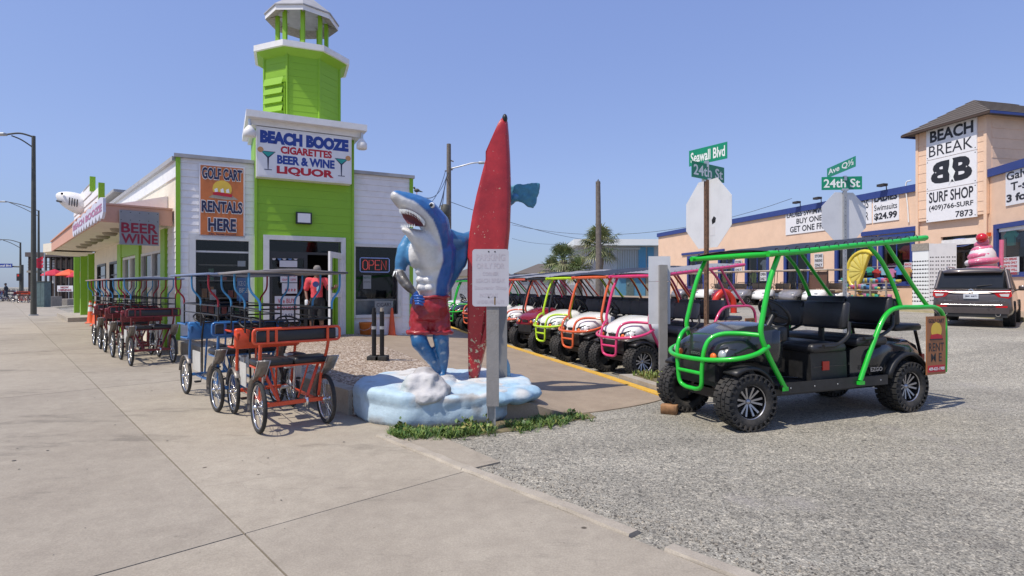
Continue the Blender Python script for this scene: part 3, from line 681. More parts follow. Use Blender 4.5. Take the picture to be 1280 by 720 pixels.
b = MB(F.M); b.prism([(X(.2), Z(.54)), (X(.35), Z(.6)), (X(.7), Z(.59)), (X(.85), Z(.53)), (X(.6), Z(.52))], -.0725, -.071).build('beach_shape', 'kerb_concrete', gs)
b = MB(F.M); b.prism([(X(.3), Z(.58)), (X(.3), Z(.615)), (X(.4), Z(.625)), (X(.62), Z(.61)), (X(.72), Z(.6)), (X(.71), Z(.56)), (X(.4), Z(.575))], -.0755, -.073).build('cart_shape', 'sign_red', gs)
b = MB(F.M)
for a in (.37, .5, .62): b.prism([(X(a-.03), Z(.62)), (X(a-.04), Z(.66)), (X(a+.02), Z(.68)), (X(a+.04), Z(.62))], -.0745, -.0735)
b.build('seat_shape', 'letter_white', gs)
# beach booze sign
so = .42; r = (F.u(320.5, so), F.u(439.5, so), (F.z_(321, 221.5, so)+F.z_(439, 229, so))/2, (F.z_(321, 157, so)+F.z_(439, 172, so))/2)
bs = thing('shop_sign', 'big white BEACH BOOZE box sign under the lighthouse tower', 'sign', tuple(F.M @ Vector((r[0], -so, r[2]))))
MB(F.M).box(r[0], r[1], -so, -.13, r[2], r[3]).build('box', 'white_metal', bs)
MB(F.M).box(r[0]+.04, r[1]-.04, -so-.006, -so+.01, r[2]+.04, r[3]-.04).build('panel', 'sign_white', bs)
wd_, hg = r[1]-r[0], r[3]-r[2]; X = lambda a: r[0]+wd_*a; Z = lambda a: r[2]+hg*a
for st_, m_, a0, a1, c0, c1, bo in (('BEACH BOOZE', 'sign_blue', .035, .965, .675, .935, .075), ('CIGARETTES', 'sign_red', .24, .78, .5, .655, .045), ('BEER & WINE', 'sign_blue', .205, .81, .285, .465, .05), ('LIQUOR', 'sign_red', .2, .8, .065, .25, .05)):
    MB(F.M).text(st_, X(a0), X(a1), Z(c0), Z(c1), -so-.009, bold=bo).build('lettering', m_, bs)
mat('teal', (.03, .35, .3), .4); mat('lime_slice', (.6, .3, .12), .5)
for a in (.115, .885):
    gx, gz, k = X(a), Z(.52), wd_*.075
    b = MB(F.M); b.prism([(gx-k, gz), (gx+k, gz), (gx+k*.12, gz-hg*.13), (gx+k*.06, gz-hg*.36), (gx-k*.06, gz-hg*.36), (gx-k*.12, gz-hg*.13)], -so-.0085, -so-.0065); b.box(gx-k*.5, gx+k*.5, -so-.0088, -so-.006, gz-hg*.375, gz-hg*.36); b.build('glass_shape', 'sign_navy', bs)
    MB(F.M).prism([(gx-k*.85, gz-hg*.012), (gx+k*.85, gz-hg*.012), (gx, gz-hg*.11)], -so-.0105, -so-.0088).build('drink_shape', 'teal', bs)
    MB(F.M).lathe([(0, 0), (k*.4, 0)], 14, 'y', (gx+(-k if a < .5 else k), -so-.0095, gz+k*.15)).build('fruit_shape', 'lime_slice', bs)
# cornice above the sign
cz = 5.34; b = MB(F.M); b.box(uc0-.2, uc1+.22, -.62, 1.9, cz, cz+.15); b.build('cornice', 'white_metal', shop)
b = MB(F.M); b.box(uc0-.08, uc1+.1, -.42, 1.7, cz-.13, cz); b.box(uc0+.0, uc1, -.3, -.12, r[3], cz-.13); b.build('cornice_moulding', 'white_metal', shop)
for uu, sg in ((uc0-.12, 0), (uc1+.12, 0)):
    q = thing('corner_lamp', 'white floodlight hanging under the %s end of the sign cornice' % ('left' if uu < 2 else 'right'), 'lamp', tuple(F.M @ Vector((uu, -.5, cz))))
    MB(F.M).cyl((uu, -.48, cz-.03), (uu, -.48, cz-.2), .035, 10).build('neck', 'aluminium', q)
    MB(F.M).lathe([(.04, -.18), (.09, -.24), (.13, -.3), (.13, -.42), (.1, -.44), (0, -.44)], 14, 'z', (uu, -.48, cz)).build('lamp_head', 'white_metal', q)
# lighthouse tower
T = frame(*tuple(at(378, 358, 14.75).xy), 0, math.atan2(-.374*14.75, 14.75)*-1)
T = frame(at(378, 358, 14.75).x, 14.75, 0, 0)
phi = math.atan2(-(378-640)/700, 1)   # bearing of the view ray
def octo(R_, z, rot0=0): # vertices counted from the face towards the street corner
    base = -PI/2-math.atan((378-640)/700)+R(-66+rot0)
    return [Vector((R_*math.cos(base+k*PI/4), R_*math.sin(base+k*PI/4), z)) for k in range(8)]
b = MB(T); b.loft([octo(.97, cz+.15), octo(.97, 7.34)], smooth=False); b.build('tower_wall', 'green_paint', shop)
o8 = octo(.975, 0)
for k in range(8):
    a, c_ = o8[k], o8[(k+1) % 8]; d = (c_-a); ang = math.atan2(d.y, d.x); Mk = T @ frame(a.x, a.y, 0, ang)
    siding(Mk, .03, d.length-.03, cz+.16, 7.25, [], 'green_paint', shop, h=.17, rel=.009)
    MB(T).cyl((a.x*1.005, a.y*1.005, cz+.15), (a.x*1.005, a.y*1.005, 7.3), .035, 8).build('corner_post', 'green_paint', shop)
a, c_ = o8[0], o8[1]; d = c_-a; Mk = T @ frame(a.x, a.y, 0, math.atan2(d.y, d.x))
b = MB(Mk); L_ = d.length
b.box(.03, L_-.03, -.06, -.026, cz+.17, 6.5); b.build('hatch', 'green_paint', shop)
for k in range(5): MB(Mk).add([(.07, -.12, cz+.25+k*.22), (L_-.07, -.12, cz+.25+k*.22), (L_-.07, -.065, cz+.44+k*.22), (.07, -.065, cz+.44+k*.22), (.07, -.06, cz+.25+k*.22), (L_-.07, -.06, cz+.25+k*.22)], [(0, 1, 2, 3), (0, 4, 5, 1)]).build('louvre', 'green_paint', shop)
b = MB(T); b.loft([octo(.95, 7.17), octo(1.2, 7.35)], smooth=False); b.build('gallery_soffit', 'green_paint', shop)
b = MB(T); b.loft([octo(1.18, 7.33), octo(1.24, 7.33), octo(1.24, 7.47), octo(.2, 7.52)], smooth=False, caps=True); b.build('gallery', 'white_metal', shop)
for k, v in enumerate(octo(.6, 0, 22)): MB(T @ Matrix.Translation(v)).box(-.045, .045, -.045, .045, 7.47, 8.52).build('lantern_post', 'green_paint', shop)
b = MB(T); b.lathe([(.42, 7.5), (.42, 7.62), (.1, 7.64)], 12); b.build('lantern_base', 'white_metal', shop)
b = MB(T); e1, e2, apx = octo(.9, 8.38, 22), octo(.9, 8.5, 22), octo(.03, 9.25, 22); b.loft([octo(.5, 8.56, 22), e1], smooth=False); b.build('lantern_soffit', 'wood_grey', shop)
b = MB(T)
for k in range(8): q = octo(.86, 8.41, 22)[k]; b.tube([q, (0, 0, 8.64)], .025, 4)
b.build('rafter', 'wood_grey', shop)
b = MB(T); b.loft([e1, e2], smooth=False); b.build('lantern_fascia', 'white_metal', shop)
b = MB(T); b.loft([octo(.93, 8.502, 22), octo(.93, 8.53, 22), apx], smooth=False, caps=True); b.build('lantern_roof', 'grey_roof', shop)
# ---- street side of the shop
LS = 14.4
du = lambda px, off=0: D.u(px, off)
wins = [(du(178), du(190.5), .7, 2.35), (du(191.5), du(204), .7, 2.35), (du(155), du(163), .7, 2.35), (du(164), du(172), .7, 2.35)]
dks = [(du(122.5), du(132.5), .1, 2.3), (du(138), du(147.5), .1, 2.3)]
b = MB(D.M); wallp(b, -LS, -.0, -.05, 4.3, .0, .2, wins+dks); b.build('side_wall', 'cream_wall', shop)
b = MB(D.M); b.box(-LS, -.02, -.1, .25, 4.3, 4.4); b.build('side_roof_edge', 'grey_roof', shop)
b = MB(D.M); b.box(-LS, -.02, -.03, 0, 3.95, 4.3-.002); b.build('side_fascia', 'white_metal', shop)
siding(D.M, -1.15, -.06, .1, 2.85, [], 'white_siding', shop)
for px0, px1 in ((149.5, 154), (172.5, 177), (204.5, 210)): MB(D.M).box(du(px0), du(px1), -.07, 0, .05, 2.86).build('green_pilaster', 'green_paint', shop)
MB(D.M).box(du(154)+.002, du(172.5)-.002, -.05, 0, 2.42, 2.84).build('green_panel', 'green_paint', shop)
MB(D.M).box(du(149), du(210), -.11, .0, .5, .62).build('window_sill', 'window_frame_white', shop)
for wv in wins: window(D.M, wv, 'window_frame_white', shop, .04, .08, 0, bars=(1.75,))
for wv in dks: window(D.M, wv, 'window_frame_dark', shop, .05, .08, 0, bars=(1.9,))
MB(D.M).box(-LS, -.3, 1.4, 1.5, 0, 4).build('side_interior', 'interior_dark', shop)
b = MB(D.M); uu0 = du(217)-.02
b.box(-18.5, uu0, -1.35, -.005, 2.93, 3.0); b.build('canopy_soffit', 'cream_wall', shop)
b = MB(D.M); b.box(uu0, uu0+.05, -1.38, -.03, 2.87, 3.23); b.box(-LS+.4, uu0, -1.4, -1.35, 2.87, 3.23); b.build('canopy_fascia', 'pink_fascia', shop)
b = MB(D.M); b.box(-LS+.4, uu0+.08, -1.44, -.03, 3.232, 3.27); b.build('canopy_coping', 'pink_fascia', shop)
b = MB(D.M); b.loft([[Vector((u_, -1.3, 3.27)), Vector((u_, -.7, 3.42)), Vector((u_, -.01, 3.62)), Vector((u_, -.01, 3.27))] for u_ in (-LS+1, -6, -3, -.9)], smooth=False, caps=True); b.build('canopy_roof', 'white_metal', shop)
b = MB(D.M); cpts = [(-LS+.4, -1.4), (-LS-.6, -1.6), (-LS-2.4, -1.35), (-LS-3.6, -.7), (-LS-4.0, 0)]
for (a0, b0), (a1, b1) in zip(cpts, cpts[1:]): b.add([(a0, b0, 2.87), (a1, b1, 2.87), (a1, b1, 3.2), (a0, b0, 3.2), (a0, 0, 2.87), (a1, 0, 2.87), (a0, 0, 3.2), (a1, 0, 3.2)], [(0, 1, 2, 3), (0, 4, 5, 1), (3, 2, 7, 6)])
b.build('canopy_end', 'cream_wall', shop)
mat('soffit_lamp', (.3, .27, .2), .5)
for k in range(7):
    c = D.M @ Vector((-2.6-k*1.35, -.75, 2.9)); MB(D.M).lathe([(0, -.06), (.13, -.05), (.17, 0), (.17, .035)], 14, 'z', (-2.6-k*1.35, -.75, 2.9)).build('ceiling_lamp', 'soffit_lamp', shop)
for k, pxx in enumerate((114.6, 104.8, 96)):
    Yp = (24, 25.6, 27.6)[k]; q = at(pxx, 358, Yp); pw = .125 if k < 2 else .11
    MB(frame(q.x, q.y, 0, math.atan2(-.736, .677))).box(-pw, pw, -pw, pw, .02, 2.94).build('porch_post', 'green_paint', shop)
tag(MB(frame(*at(106, 358, 25.6).xy, 0, math.atan2(-.736, .677))).box(-3.2, 2.6, -.8, 1.6, 0, .2).build('porch_step', 'kerb_concrete'), 'low white concrete step under the three green posts', None, None, 'structure')
# rear block with flat roof over the sign
b = MB(D.M); b.box(-13.5, -9.6, .35, 6, 4.0, 4.78); b.build('rear_wall', 'cream_wall', shop); MB(D.M).box(-13.8, -9.3, .0, 6.2, 4.78, 4.87).build('rear_roof', 'grey_roof', shop)
# parapet sign on the canopy edge
co = 1.3; C = lambda px, py: D.uv(px, py, co)
ps = thing('parapet_sign', 'white boarded sign wall standing on the pink canopy with green trim', 'sign', tuple(D.M @ Vector((-8, -co, 3.3))))
def lapwall(u0, u1, z0, z1, nm):
    z = z0
    while z < z1-.02:
        zt = min(z+.26, z1); MB(D.M).add([(u0, -co-.02, z), (u1, -co-.02, z), (u1, -co, zt-.008), (u0, -co, zt-.008), (u0, -co+.05, z), (u1, -co+.05, z), (u1, -co+.05, zt-.008), (u0, -co+.05, zt-.008)], [(0, 1, 2, 3), (4, 7, 6, 5), (0, 4, 5, 1), (3, 2, 6, 7), (0, 3, 7, 4), (1, 5, 6, 2)]).build(nm, 'white_siding', ps); z += .26
p1, p2 = C(107.5, 249), C(125.5, 231); p3, p4 = C(93, 250), C(114.5, 221)
lapwall(p1[0]-.6, p2[0], 3.27, p2[1], 'siding_board'); lapwall(p3[0], p1[0]-.61, 3.27, p4[1]-.1, 'siding_board')
lapwall(p1[0]-.6, p4[0], p2[1]+.002, p4[1]-.1, 'siding_board')
MB(D.M).box(p2[0]+.002, p2[0]+.07, -co-.04, -co+.07, 3.27, p2[1]+.04).build('green_trim', 'green_paint', ps); MB(D.M).box(p4[0]+.002, p4[0]+.07, -co-.04, -co+.07, p2[1]+.045, p4[1]).build('green_trim', 'green_paint', ps)
mat('scallop_white', (.6, .6, .7), .5, dirt=.2); mat('letter_mauve', (.42, .16, .28), .5)
sc_ = thing('scalloped_sign', 'pale scalloped letter board with faded mauve lettering along the canopy edge', 'sign', tuple(D.M @ Vector((-6, -1.5, 3))))
ua, ub = D.u(93, 1.46), D.u(132, 1.46); n = 11; pts = []
top = [(ua+(ub-ua)*k/40, 3.10+.06*abs(math.sin(k/40*PI*6))+.06*k/40) for k in range(41)]; bot = [(ua+(ub-ua)*k/66, 2.90-.11*abs(math.sin(k/66*PI*n))) for k in range(66, -1, -1)]
MB(D.M).prism([(x, z) for x, z in bot][::-1]+top[::-1], -1.5, -1.455).build('board', 'scallop_white', sc_)
b = MB(D.M); st0 = 'BEACH BOOZE'
b.text(st0, ua+.2, ub-.15, 2.93, 3.08, -1.505, bold=.05); b.build('lettering', 'letter_mauve', sc_)
# shark head bursting from the sign
hc = D.M @ Vector((D.u(98, 1.4), -1.35, 0)); 
shd = thing('shark_sculpture', 'white shark head sticking out of the sign above the canopy', 'sculpture', (hc.x, hc.y, at(100, 250, hc.y).z))
b = MB(); nose = Vector((-.36, -.25, .1)); 
for k in range(13):
    t = k/12; c = Vector((hc.x, hc.y, at(100, 256, hc.y).z))+nose*t+Vector((0, 0, .1*t)); rr_ = .27*(1-t**2.2*.7); b.ball(c, (rr_, rr_, rr_*.98), 8)
hd = remesh(b, 'head', 'white_metal', shd, .03)
b = MB(); c = Vector((hc.x, hc.y, at(100, 256, hc.y).z))+nose*.93; 
b.tube(curve([c+Vector((-.02, .06, .0)), c+Vector((-.02, -.1, -.04)), c+Vector((.16, -.19, -.08))]), .022, 6); b.build('mouth', 'black_plastic', shd)
for k in range(4): q = Vector((hc.x, hc.y, at(100, 256, hc.y).z))+nose*(.02+.12*k)+Vector((.12, -.25, .1)); MB().tube([q, q+Vector((0, -.02, -.2))], .012, 5).build('gill_mark', 'black_plastic', shd)
MB().ball(Vector((hc.x, hc.y, at(100, 256, hc.y).z))+nose*.7+Vector((.06, -.2, .16)), .03, 6).build('eye', 'black_plastic', shd)
# beer wine sign
e = Plane(*[(D.M @ Vector((uu0+.12, -1.38, 0)))[i] for i in (0, 1)], .736, .677)
r = (e.u(149.3), e.u(198.7), e.z_(175, 306.5), e.z_(175, 264)); bw = thing('beer_wine_sign', 'grey metal BEER WINE sign hanging from the canopy end', 'sign', tuple(e.M @ Vector((r[0], 0, r[2]))))
mat('sign_grey', (.27, .27, .28), .5, .2, var=.1, dirt=.2)
MB(e.M).box(r[0], r[1], -.01, .03, r[2], r[3]).build('panel', 'sign_grey', bw)
w_, h_ = r[1]-r[0], r[3]-r[2]
mat('dark_red_paint', (.26, .008, .03), .5)
for st_, c0, c1 in (('BEER', .35, .64), ('WINE', .04, .32)): MB(e.M).text(st_, r[0]+w_*.04, r[1]-w_*.03, r[2]+h_*c0, r[2]+h_*c1, -.014, bold=.025).build('lettering', 'dark_red_paint', bw)
b = MB(e.M)
for k in range(5):
    for z in (.94, .72): b.lathe([(0, 0), (.01, 0)], 6, 'y', (r[0]+w_*(.04+.23*k), -.012, r[2]+h_*z))
b.build('bolt', 'black_steel', bw)
# stuff on the plaza by the shop
def cone(x, y, z, h, lab, grp=None, mt='cone_orange', stripe=False):
    t = thing('traffic_cone', lab, 'cone', (x, y, z), rnd()*3, grp); M_ = frame(x, y, z)
    MB(M_).lathe([(0, .0), (h*.2, .0), (h*.2, .03), (h*.15, .04), (h*.13, .06), (h*.04, h*.97), (h*.025, h), (0, h)], 16).build('cone_body', mt, t)
    if stripe:
        for a, c_ in ((.52, .72), (.8, .9)): ra = lambda q: h*(.13-(.09)*q)+.006; MB(M_).lathe([(ra(a), h*a), (ra(c_), h*c_)], 16).build('reflective_band', 'letter_white', t)
    return t
q = P(490, 420.5, .19); cone(q.x, q.y, .19, .75, 'tall plain orange cone in front of the right shop window')
q = P(457, 422, .2)
bk = thing('bucket', 'orange plastic bucket on the ground under the window', 'bucket', (q.x, q.y, .2)); M_ = frame(q.x, q.y, .2)
mat('bucket_orange', (.6, .17, .03), .5); MB(M_).lathe([(0, 0), (.13, 0), (.16, .36), (.17, .37), (.165, .39), (.15, .37), (.12, .02), (0, .02)], 18).build('bucket_body', 'bucket_orange', bk)
MB(M_).tube(curve([(-.16, 0, .36), (-.14, -.13, .25), (0, -.18, .2), (.14, -.13, .25), (.16, 0, .36)]), .005, 5).build('handle', 'aluminium', bk)
for lab, px_, lean in (('left of two black stanchion posts with rubber feet', 467.5, 0), ('right of two black stanchion posts with a pale cap', 477.5, 0)):
    q = P(px_, 453.5, .25); sx_ = thing('stanchion', lab, 'post', (q.x, q.y, .25), 0, 'black posts on the plaza'); M_ = frame(q.x, q.y, .25)
    b = MB(M_); b.rbox((0, 0, .06), (.1, .1, .06), .02); b.build('base', 'rubber', sx_)
    MB(M_).cyl((0, 0, .1), (0, 0, .84), .037, 12).build('pole', 'black_steel', sx_)
    MB(M_).cyl((0, 0, .84), (0, 0, .9), .03, 12).build('cap', 'kerb_concrete' if px_ > 470 else 'black_steel', sx_)
    MB(M_).cyl((0, 0, .55), (0, 0, .6), .042, 12).build('collar', 'aluminium', sx_)
# red chair beside the window
q = P(513, 417, .17); ch = thing('chair', 'dark red stacking chair against the white wall right of the window', 'chair', (q.x, q.y, .17), R(25)); M_ = frame(q.x, q.y, .17, R(25))
mat('dark_red_vinyl', (.16, .015, .03), .5)
MB(M_).rbox((0, 0, .45), (.21, .2, .03), .025).build('seat', 'dark_red_vinyl', ch); MB(M_).rbox((.0, .2, .76), (.2, .025, .14), .02).build('backrest', 'dark_red_vinyl', ch)
for sx in (-1, 1):
    MB(M_).tube(curve([(sx*.2, -.2, 0), (sx*.2, -.18, .43), (sx*.2, .15, .44)]), .012, 6).build('leg', 'black_steel', ch); MB(M_).tube(curve([(sx*.2, .22, 0), (sx*.2, .19, .45), (sx*.19, .23, .88)]), .012, 6).build('leg', 'black_steel', ch)
# board leaning and pale box at the corner
q = P(232, 440, .0); pb = tag(MB(frame(q.x+.1, q.y-.15, 0, F.M.to_euler().z)).box(-.05, .38, -.2, .15, .02, .22).build('step_block', 'white_metal', None, (q.x, q.y, 0)), 'pale concrete block at the green corner trim of the shop', 'block')
bd_ = thing('pigeon', 'small dark pigeon perched right of the white shop roof', 'bird', tuple(at(521, 240, 17.2)))
# ------------------------------------------------------------------ shark statue
SB_ = P(560, 478, .3)
def X_(px, Y): return (px-640)/FOC*Y
def pt(px, py, Y): return at(px, py, Y)
base_pts = [(-1.84, 6.5), (-1.6, 6.1), (-1.12, 5.86), (-.68, 5.95), (-.22, 6.17), (.17, 6.6), (.24, 7.05), (.12, 7.6), (-.4, 7.95), (-1.1, 7.9), (-1.75, 7.3)]
rb = thing('rock_base', 'chipped light blue painted concrete rock base carrying the shark and board', 'statue base', (-.7, 7, 0))
# bulged slab, displaced like rough plaster
nb = 72
def ring(sc, z, jit, skew=0):
    o = []
    for k in range(nb):
        t = k/nb*len(base_pts); i = int(t) % len(base_pts); f = t-int(t)
        p0, p1_, p2_, p3_ = [Vector(base_pts[(i+q) % len(base_pts)]) for q in (-1, 0, 1, 2)]
        q = .5*((2*p1_)+(p2_-p0)*f+(2*p0-5*p1_+4*p2_-p3_)*f*f+(3*p1_-3*p2_+p3_-p0)*f**3)*.3+(p1_*(1-f)+p2_*f)*.7
        c = Vector((-.7, 7.0)); d = q-c; zz = z*(1+.22*max(0, min(1, (-.7-q.x)/.7)) if z > .1 else 1)*(1.1 if z > .1 else 1)+jit*noise.noise(Vector((q.x*1.7, q.y*1.7, z*3)))
        d = d*(sc+.03*noise.noise(Vector((q.x*2.5, q.y*2.5, z*6+5)))*(1 if sc > .5 else .3)); o.append(Vector((c.x+d.x, c.y+d.y, zz)))
    return o
b = MB(); b.loft([ring(1.0, -.05, 0), ring(1.0, .05, .01), ring(1.0, .15, .02), ring(.985, .165, .02), ring(1.0, .22, .02), ring(.998, .268, .035), ring(.975, .292, .045), ring(.88, .295, .05), ring(.7, .3, .05), ring(.45, .3, .04), ring(.2, .3, .03), ring(.02, .3, .0)], caps=True)
rk = b.build('rock', 'flaking_rock_paint', rb)
sub = rk.modifiers.new('sub', 'SUBSURF'); sub.levels = 1; sub.render_levels = 1
dg = bpy.context.evaluated_depsgraph_get(); dg.update(); me = bpy.data.meshes.new_from_object(rk.evaluated_get(dg)); rk.modifiers.clear(); rk.data = me
ca = me.color_attributes.new('Col', 'FLOAT_COLOR', 'POINT'); buf = []
for v in me.vertices:
    v.co += v.normal*(.014*noise.noise(v.co*5)+.006*noise.noise(v.co*7)+.012*noise.noise(v.co*13)+.006*noise.noise(v.co*29))
    q = v.co; n_ = noise.noise(Vector((q.x*1.6+3, q.y*1.6, q.z*2)))+.5*noise.noise(Vector((q.x*6, q.y*6, q.z*6)))
    blue = Vector((.43, .575, .67)); white = Vector((.64, .63, .60)); grey = Vector((.34, .32, .29))
    t = S((n_+.32)*1.9) if q.z > .272 else S((n_-.2)*2.2)*.6+.1
    c = blue.lerp(white, t)
    if q.z < .07: c = c.lerp(grey, .55*S((.07-q.z)*18+n_))
    m2 = noise.noise(Vector((q.x*4+9, q.y*4, q.z*9)))
    if m2 > .28: c = c.lerp(grey, S((m2-.28)*6)*.7)
    cz_ = .15+.03*noise.noise(Vector((q.x*3, q.y*3, 1)))
    if abs(q.z-cz_) < .012 and noise.noise(Vector((q.x*1.3, q.y*1.3, 4))) > -.15: c = c.lerp(Vector((.08, .07, .06)), .75)
    buf += [*c, 1]
ca.data.foreach_set('color', buf)
# boulder and low swell on the base
b = MB(); bc = at(532, 486, 6.15)
b.ball((bc.x, 6.12, .4), (.19, .17, .2), 8); b.ball((bc.x-.11, 6.08, .38), (.15, .15, .17), 8); b.ball((bc.x+.13, 6.12, .34), (.15, .16, .15), 8); b.ball((bc.x-.02, 6.15, .5), (.14, .13, .11), 8); b.ball((bc.x+.02, 6.0, .32), (.2, .15, .1), 8)
def rockcol(q, n):
    m_ = noise.noise(q*3.2); c = Vector((.56, .55, .54)); c = c.lerp(Vector((.24, .22, .21)), S((m_+.02)*3)*.8); c = c.lerp(Vector((.3, .45, .47)), S((-(q.x-bc.x)-.1)*5)*.7)
    return c
remesh(b, 'boulder', 'flaking_rock_paint', rb, .02, rockcol, 1, .04, 6)
b = MB()
for k, (x, y, r0) in enumerate(((.05, 6.45, .13), (-.15, 6.3, .11), (.16, 6.65, .13), (.0, 6.75, .12), (-.35, 6.35, .08))): b.ball((x, y, .24), (r0*1.6, r0*1.5, r0*.75), 6)
def swellcol(q, n): return Vector((.33, .50, .63)).lerp(Vector((.60, .6, .58)), S(noise.noise(q*3)*2+.2))
remesh(b, 'swell', 'flaking_rock_paint', rb, .03, swellcol, 2, .015, 7)
b = MB()
for k, (x, y, r0) in enumerate(((-.42, 7.0, .12), (-.3, 6.85, .13), (-.75, 6.75, .12), (-.55, 6.7, .13), (-.9, 6.95, .1))): b.ball((x, y, .27), (r0*2.1, r0*1.8, r0*.45), 6)
remesh(b, 'swell', 'flaking_rock_paint', rb, .03, lambda q, n: Vector((.58, .57, .55)).lerp(Vector((.33, .5, .63)), S(noise.noise(q*4)*2-.3)), 2, .015, 7)

sk = thing('shark_statue', 'muscular blue and white shark statue in red shorts standing with a hand on its hip', 'statue', (-.85, 7.0, .3))
CHN = {}
def chain(key, pts, mb, n=10, flat=None, step=8):
    """pts: (px, py, Y, rx, ry) ellipsoid chain; radii in metres"""
    P_ = [(pt(a, b_, Y), rx, ry) for a, b_, Y, rx, ry in pts]
    for (c0, r0, s0), (c1, r1, s1) in zip(P_, P_[1:]):
        for k in range(step+1):
            t = k/step; c = c0.lerp(c1, t); rx = r0+(r1-r0)*t; ry = s0+(s1-s0)*t
            mb.ball(c, (rx, ry, rx), 6); CHN.setdefault(key, []).append((c, (rx+ry)/2))
b = MB()
# head: upper jaw, lower jaw, neck
chain('head', [(496, 246, 6.55, .075, .12), (506, 252, 6.6, .115, .16), (518, 258, 6.68, .15, .2), (532, 266, 6.78, .165, .23), (544, 281, 6.88, .18, .25), (545, 300, 6.95, .2, .25)], b)
chain('head', [(505, 287, 6.58, .032, .07), (514, 292, 6.62, .06, .12), (524, 299, 6.7, .115, .17), (534, 308, 6.82, .17, .2), (538, 325, 6.9, .19, .2)], b)
# trunk
chain('trunk', [(545, 296, 6.98, .19, .2), (546, 315, 7.0, .24, .22), (545, 335, 7.0, .24, .2), (542, 355, 7.0, .215, .18), (538, 372, 7.0, .215, .17), (537, 388, 7.0, .22, .17)], b)
b.ball(pt(524, 318, 6.84), (.155, .12, .17), 8); b.ball(pt(521, 322, 6.86), (.13, .12, .14), 8)
b.ball(pt(541, 322, 6.83), (.15, .1, .17), 8)
for r_, yy in enumerate((340, 350, 360)):
    for sx, px_ in ((-1, 524), (1, 535)): b.ball(pt(px_+r_*1.0, yy, 6.83), (.058, .05, .048), 6)
# back mass towards the board
chain('back', [(556, 300, 7.08, .16, .15), (566, 303, 7.12, .15, .14), (575, 303, 7.16, .13, .12), (583, 303, 7.2, .11, .1)], b)
chain('back', [(574, 310, 7.16, .15, .1), (570, 325, 7.12, .15, .1), (562, 342, 7.08, .12, .1), (552, 362, 7.05, .11, .1)], b)
chain('back', [(583, 300, 7.22, .1, .09), (592, 296, 7.36, .09, .08), (602, 285, 7.5, .09, .08), (618, 268, 7.55, .08, .07), (634, 253, 7.5, .07, .06), (644, 246, 7.42, .06, .05)], b)
# left arm with the hand on the hip
chain('arm', [(512, 300, 6.92, .085, .09), (506, 312, 6.9, .1, .1), (502, 326, 6.88, .085, .09), (500, 338, 6.86, .07, .07)], b)
chain('fore', [(499, 341, 6.85, .068, .07), (504, 350, 6.74, .066, .065), (512, 360, 6.68, .055, .05), (518, 366, 6.68, .04, .035)], b)
chain('hand', [(519, 367, 6.68, .04, .035), (522, 374, 6.7, .045, .03)], b)
# legs
chain('leg', [(526, 395, 7.0, .12, .13), (522, 412, 6.94, .115, .12), (524, 427, 6.86, .105, .11), (533, 440, 6.88, .085, .09), (542, 454, 6.95, .06, .065), (547, 466, 7.0, .045, .05), (549, 474, 6.98, .05, .06)], b)
chain('leg', [(549, 395, 7.0, .125, .13), (550, 412, 6.96, .11, .12), (551, 426, 6.92, .1, .105), (553, 440, 6.96, .09, .1), (554, 454, 6.98, .065, .07), (553, 466, 6.97, .052, .06), (553, 474, 6.9, .05, .08), (551, 480, 6.76, .042, .06)], b)
# tail running down behind the pole to the base
tl = MB()
chain('tail', [(629, 478, 7.3, .11, .08), (630, 460, 7.28, .09, .07), (629, 444, 7.28, .05, .05)], tl)
WH = Vector((.68, .67, .65)); BL = Vector((.018, .095, .33)); BL2 = Vector((.015, .10, .25)); LB = Vector((.06, .23, .44)); GR = Vector((.06, .055, .05))
wpoly = [(488, 236), (493, 240), (508, 248), (517, 251), (525, 257), (533, 265), (541, 274), (547, 288), (551, 301), (553, 312), (554, 326), (550, 338), (546, 350), (544, 375), (500, 375), (508, 345), (503, 318), (495, 300), (480, 260)]
def pdist(p, pl):
    m_ = 9e9
    for i in range(len(pl)):
        a, b_ = Vector(pl[i]), Vector(pl[(i+1) % len(pl)]); d = b_-a; t_ = max(0, min(1, (Vector(p)-a).dot(d)/d.length_squared)); m_ = min(m_, (Vector(p)-a-d*t_).length)
    return m_ if inside(p, pl) else -m_
def skcol(q, n):
    best, key = 9, 'trunk'
    for k, L in CHN.items():
        for i in range(0, len(L), 3):
            c, r = L[i]; d = (q-c).length-r
            if d < best: best, key = d, k
    px, py = 640+q.x/q.y*FOC, 358-(q.z-CAMH)/q.y*FOC
    nz = noise.noise(q*5)
    if key in ('head', 'trunk'):
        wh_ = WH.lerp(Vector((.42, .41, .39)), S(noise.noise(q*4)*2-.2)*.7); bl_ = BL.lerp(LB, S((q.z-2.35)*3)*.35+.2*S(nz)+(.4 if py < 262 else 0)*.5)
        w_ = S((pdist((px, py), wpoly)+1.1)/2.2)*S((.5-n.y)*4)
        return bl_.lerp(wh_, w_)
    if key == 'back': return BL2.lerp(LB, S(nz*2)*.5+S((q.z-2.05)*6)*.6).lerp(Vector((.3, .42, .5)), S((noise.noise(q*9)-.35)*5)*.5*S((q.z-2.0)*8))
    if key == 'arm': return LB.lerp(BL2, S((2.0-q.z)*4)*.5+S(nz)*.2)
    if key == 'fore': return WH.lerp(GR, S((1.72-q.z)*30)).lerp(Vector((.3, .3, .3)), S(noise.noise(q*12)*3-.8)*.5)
    if key == 'hand': return Vector((.03, .12, .42))
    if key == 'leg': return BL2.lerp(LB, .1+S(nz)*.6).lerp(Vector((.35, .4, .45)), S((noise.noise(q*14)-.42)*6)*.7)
    return LB.lerp(WH, .12+S(nz)*.3)
body = remesh(b, 'body', 'painted_fibreglass', sk, .016, skcol, 3, .006, 9)
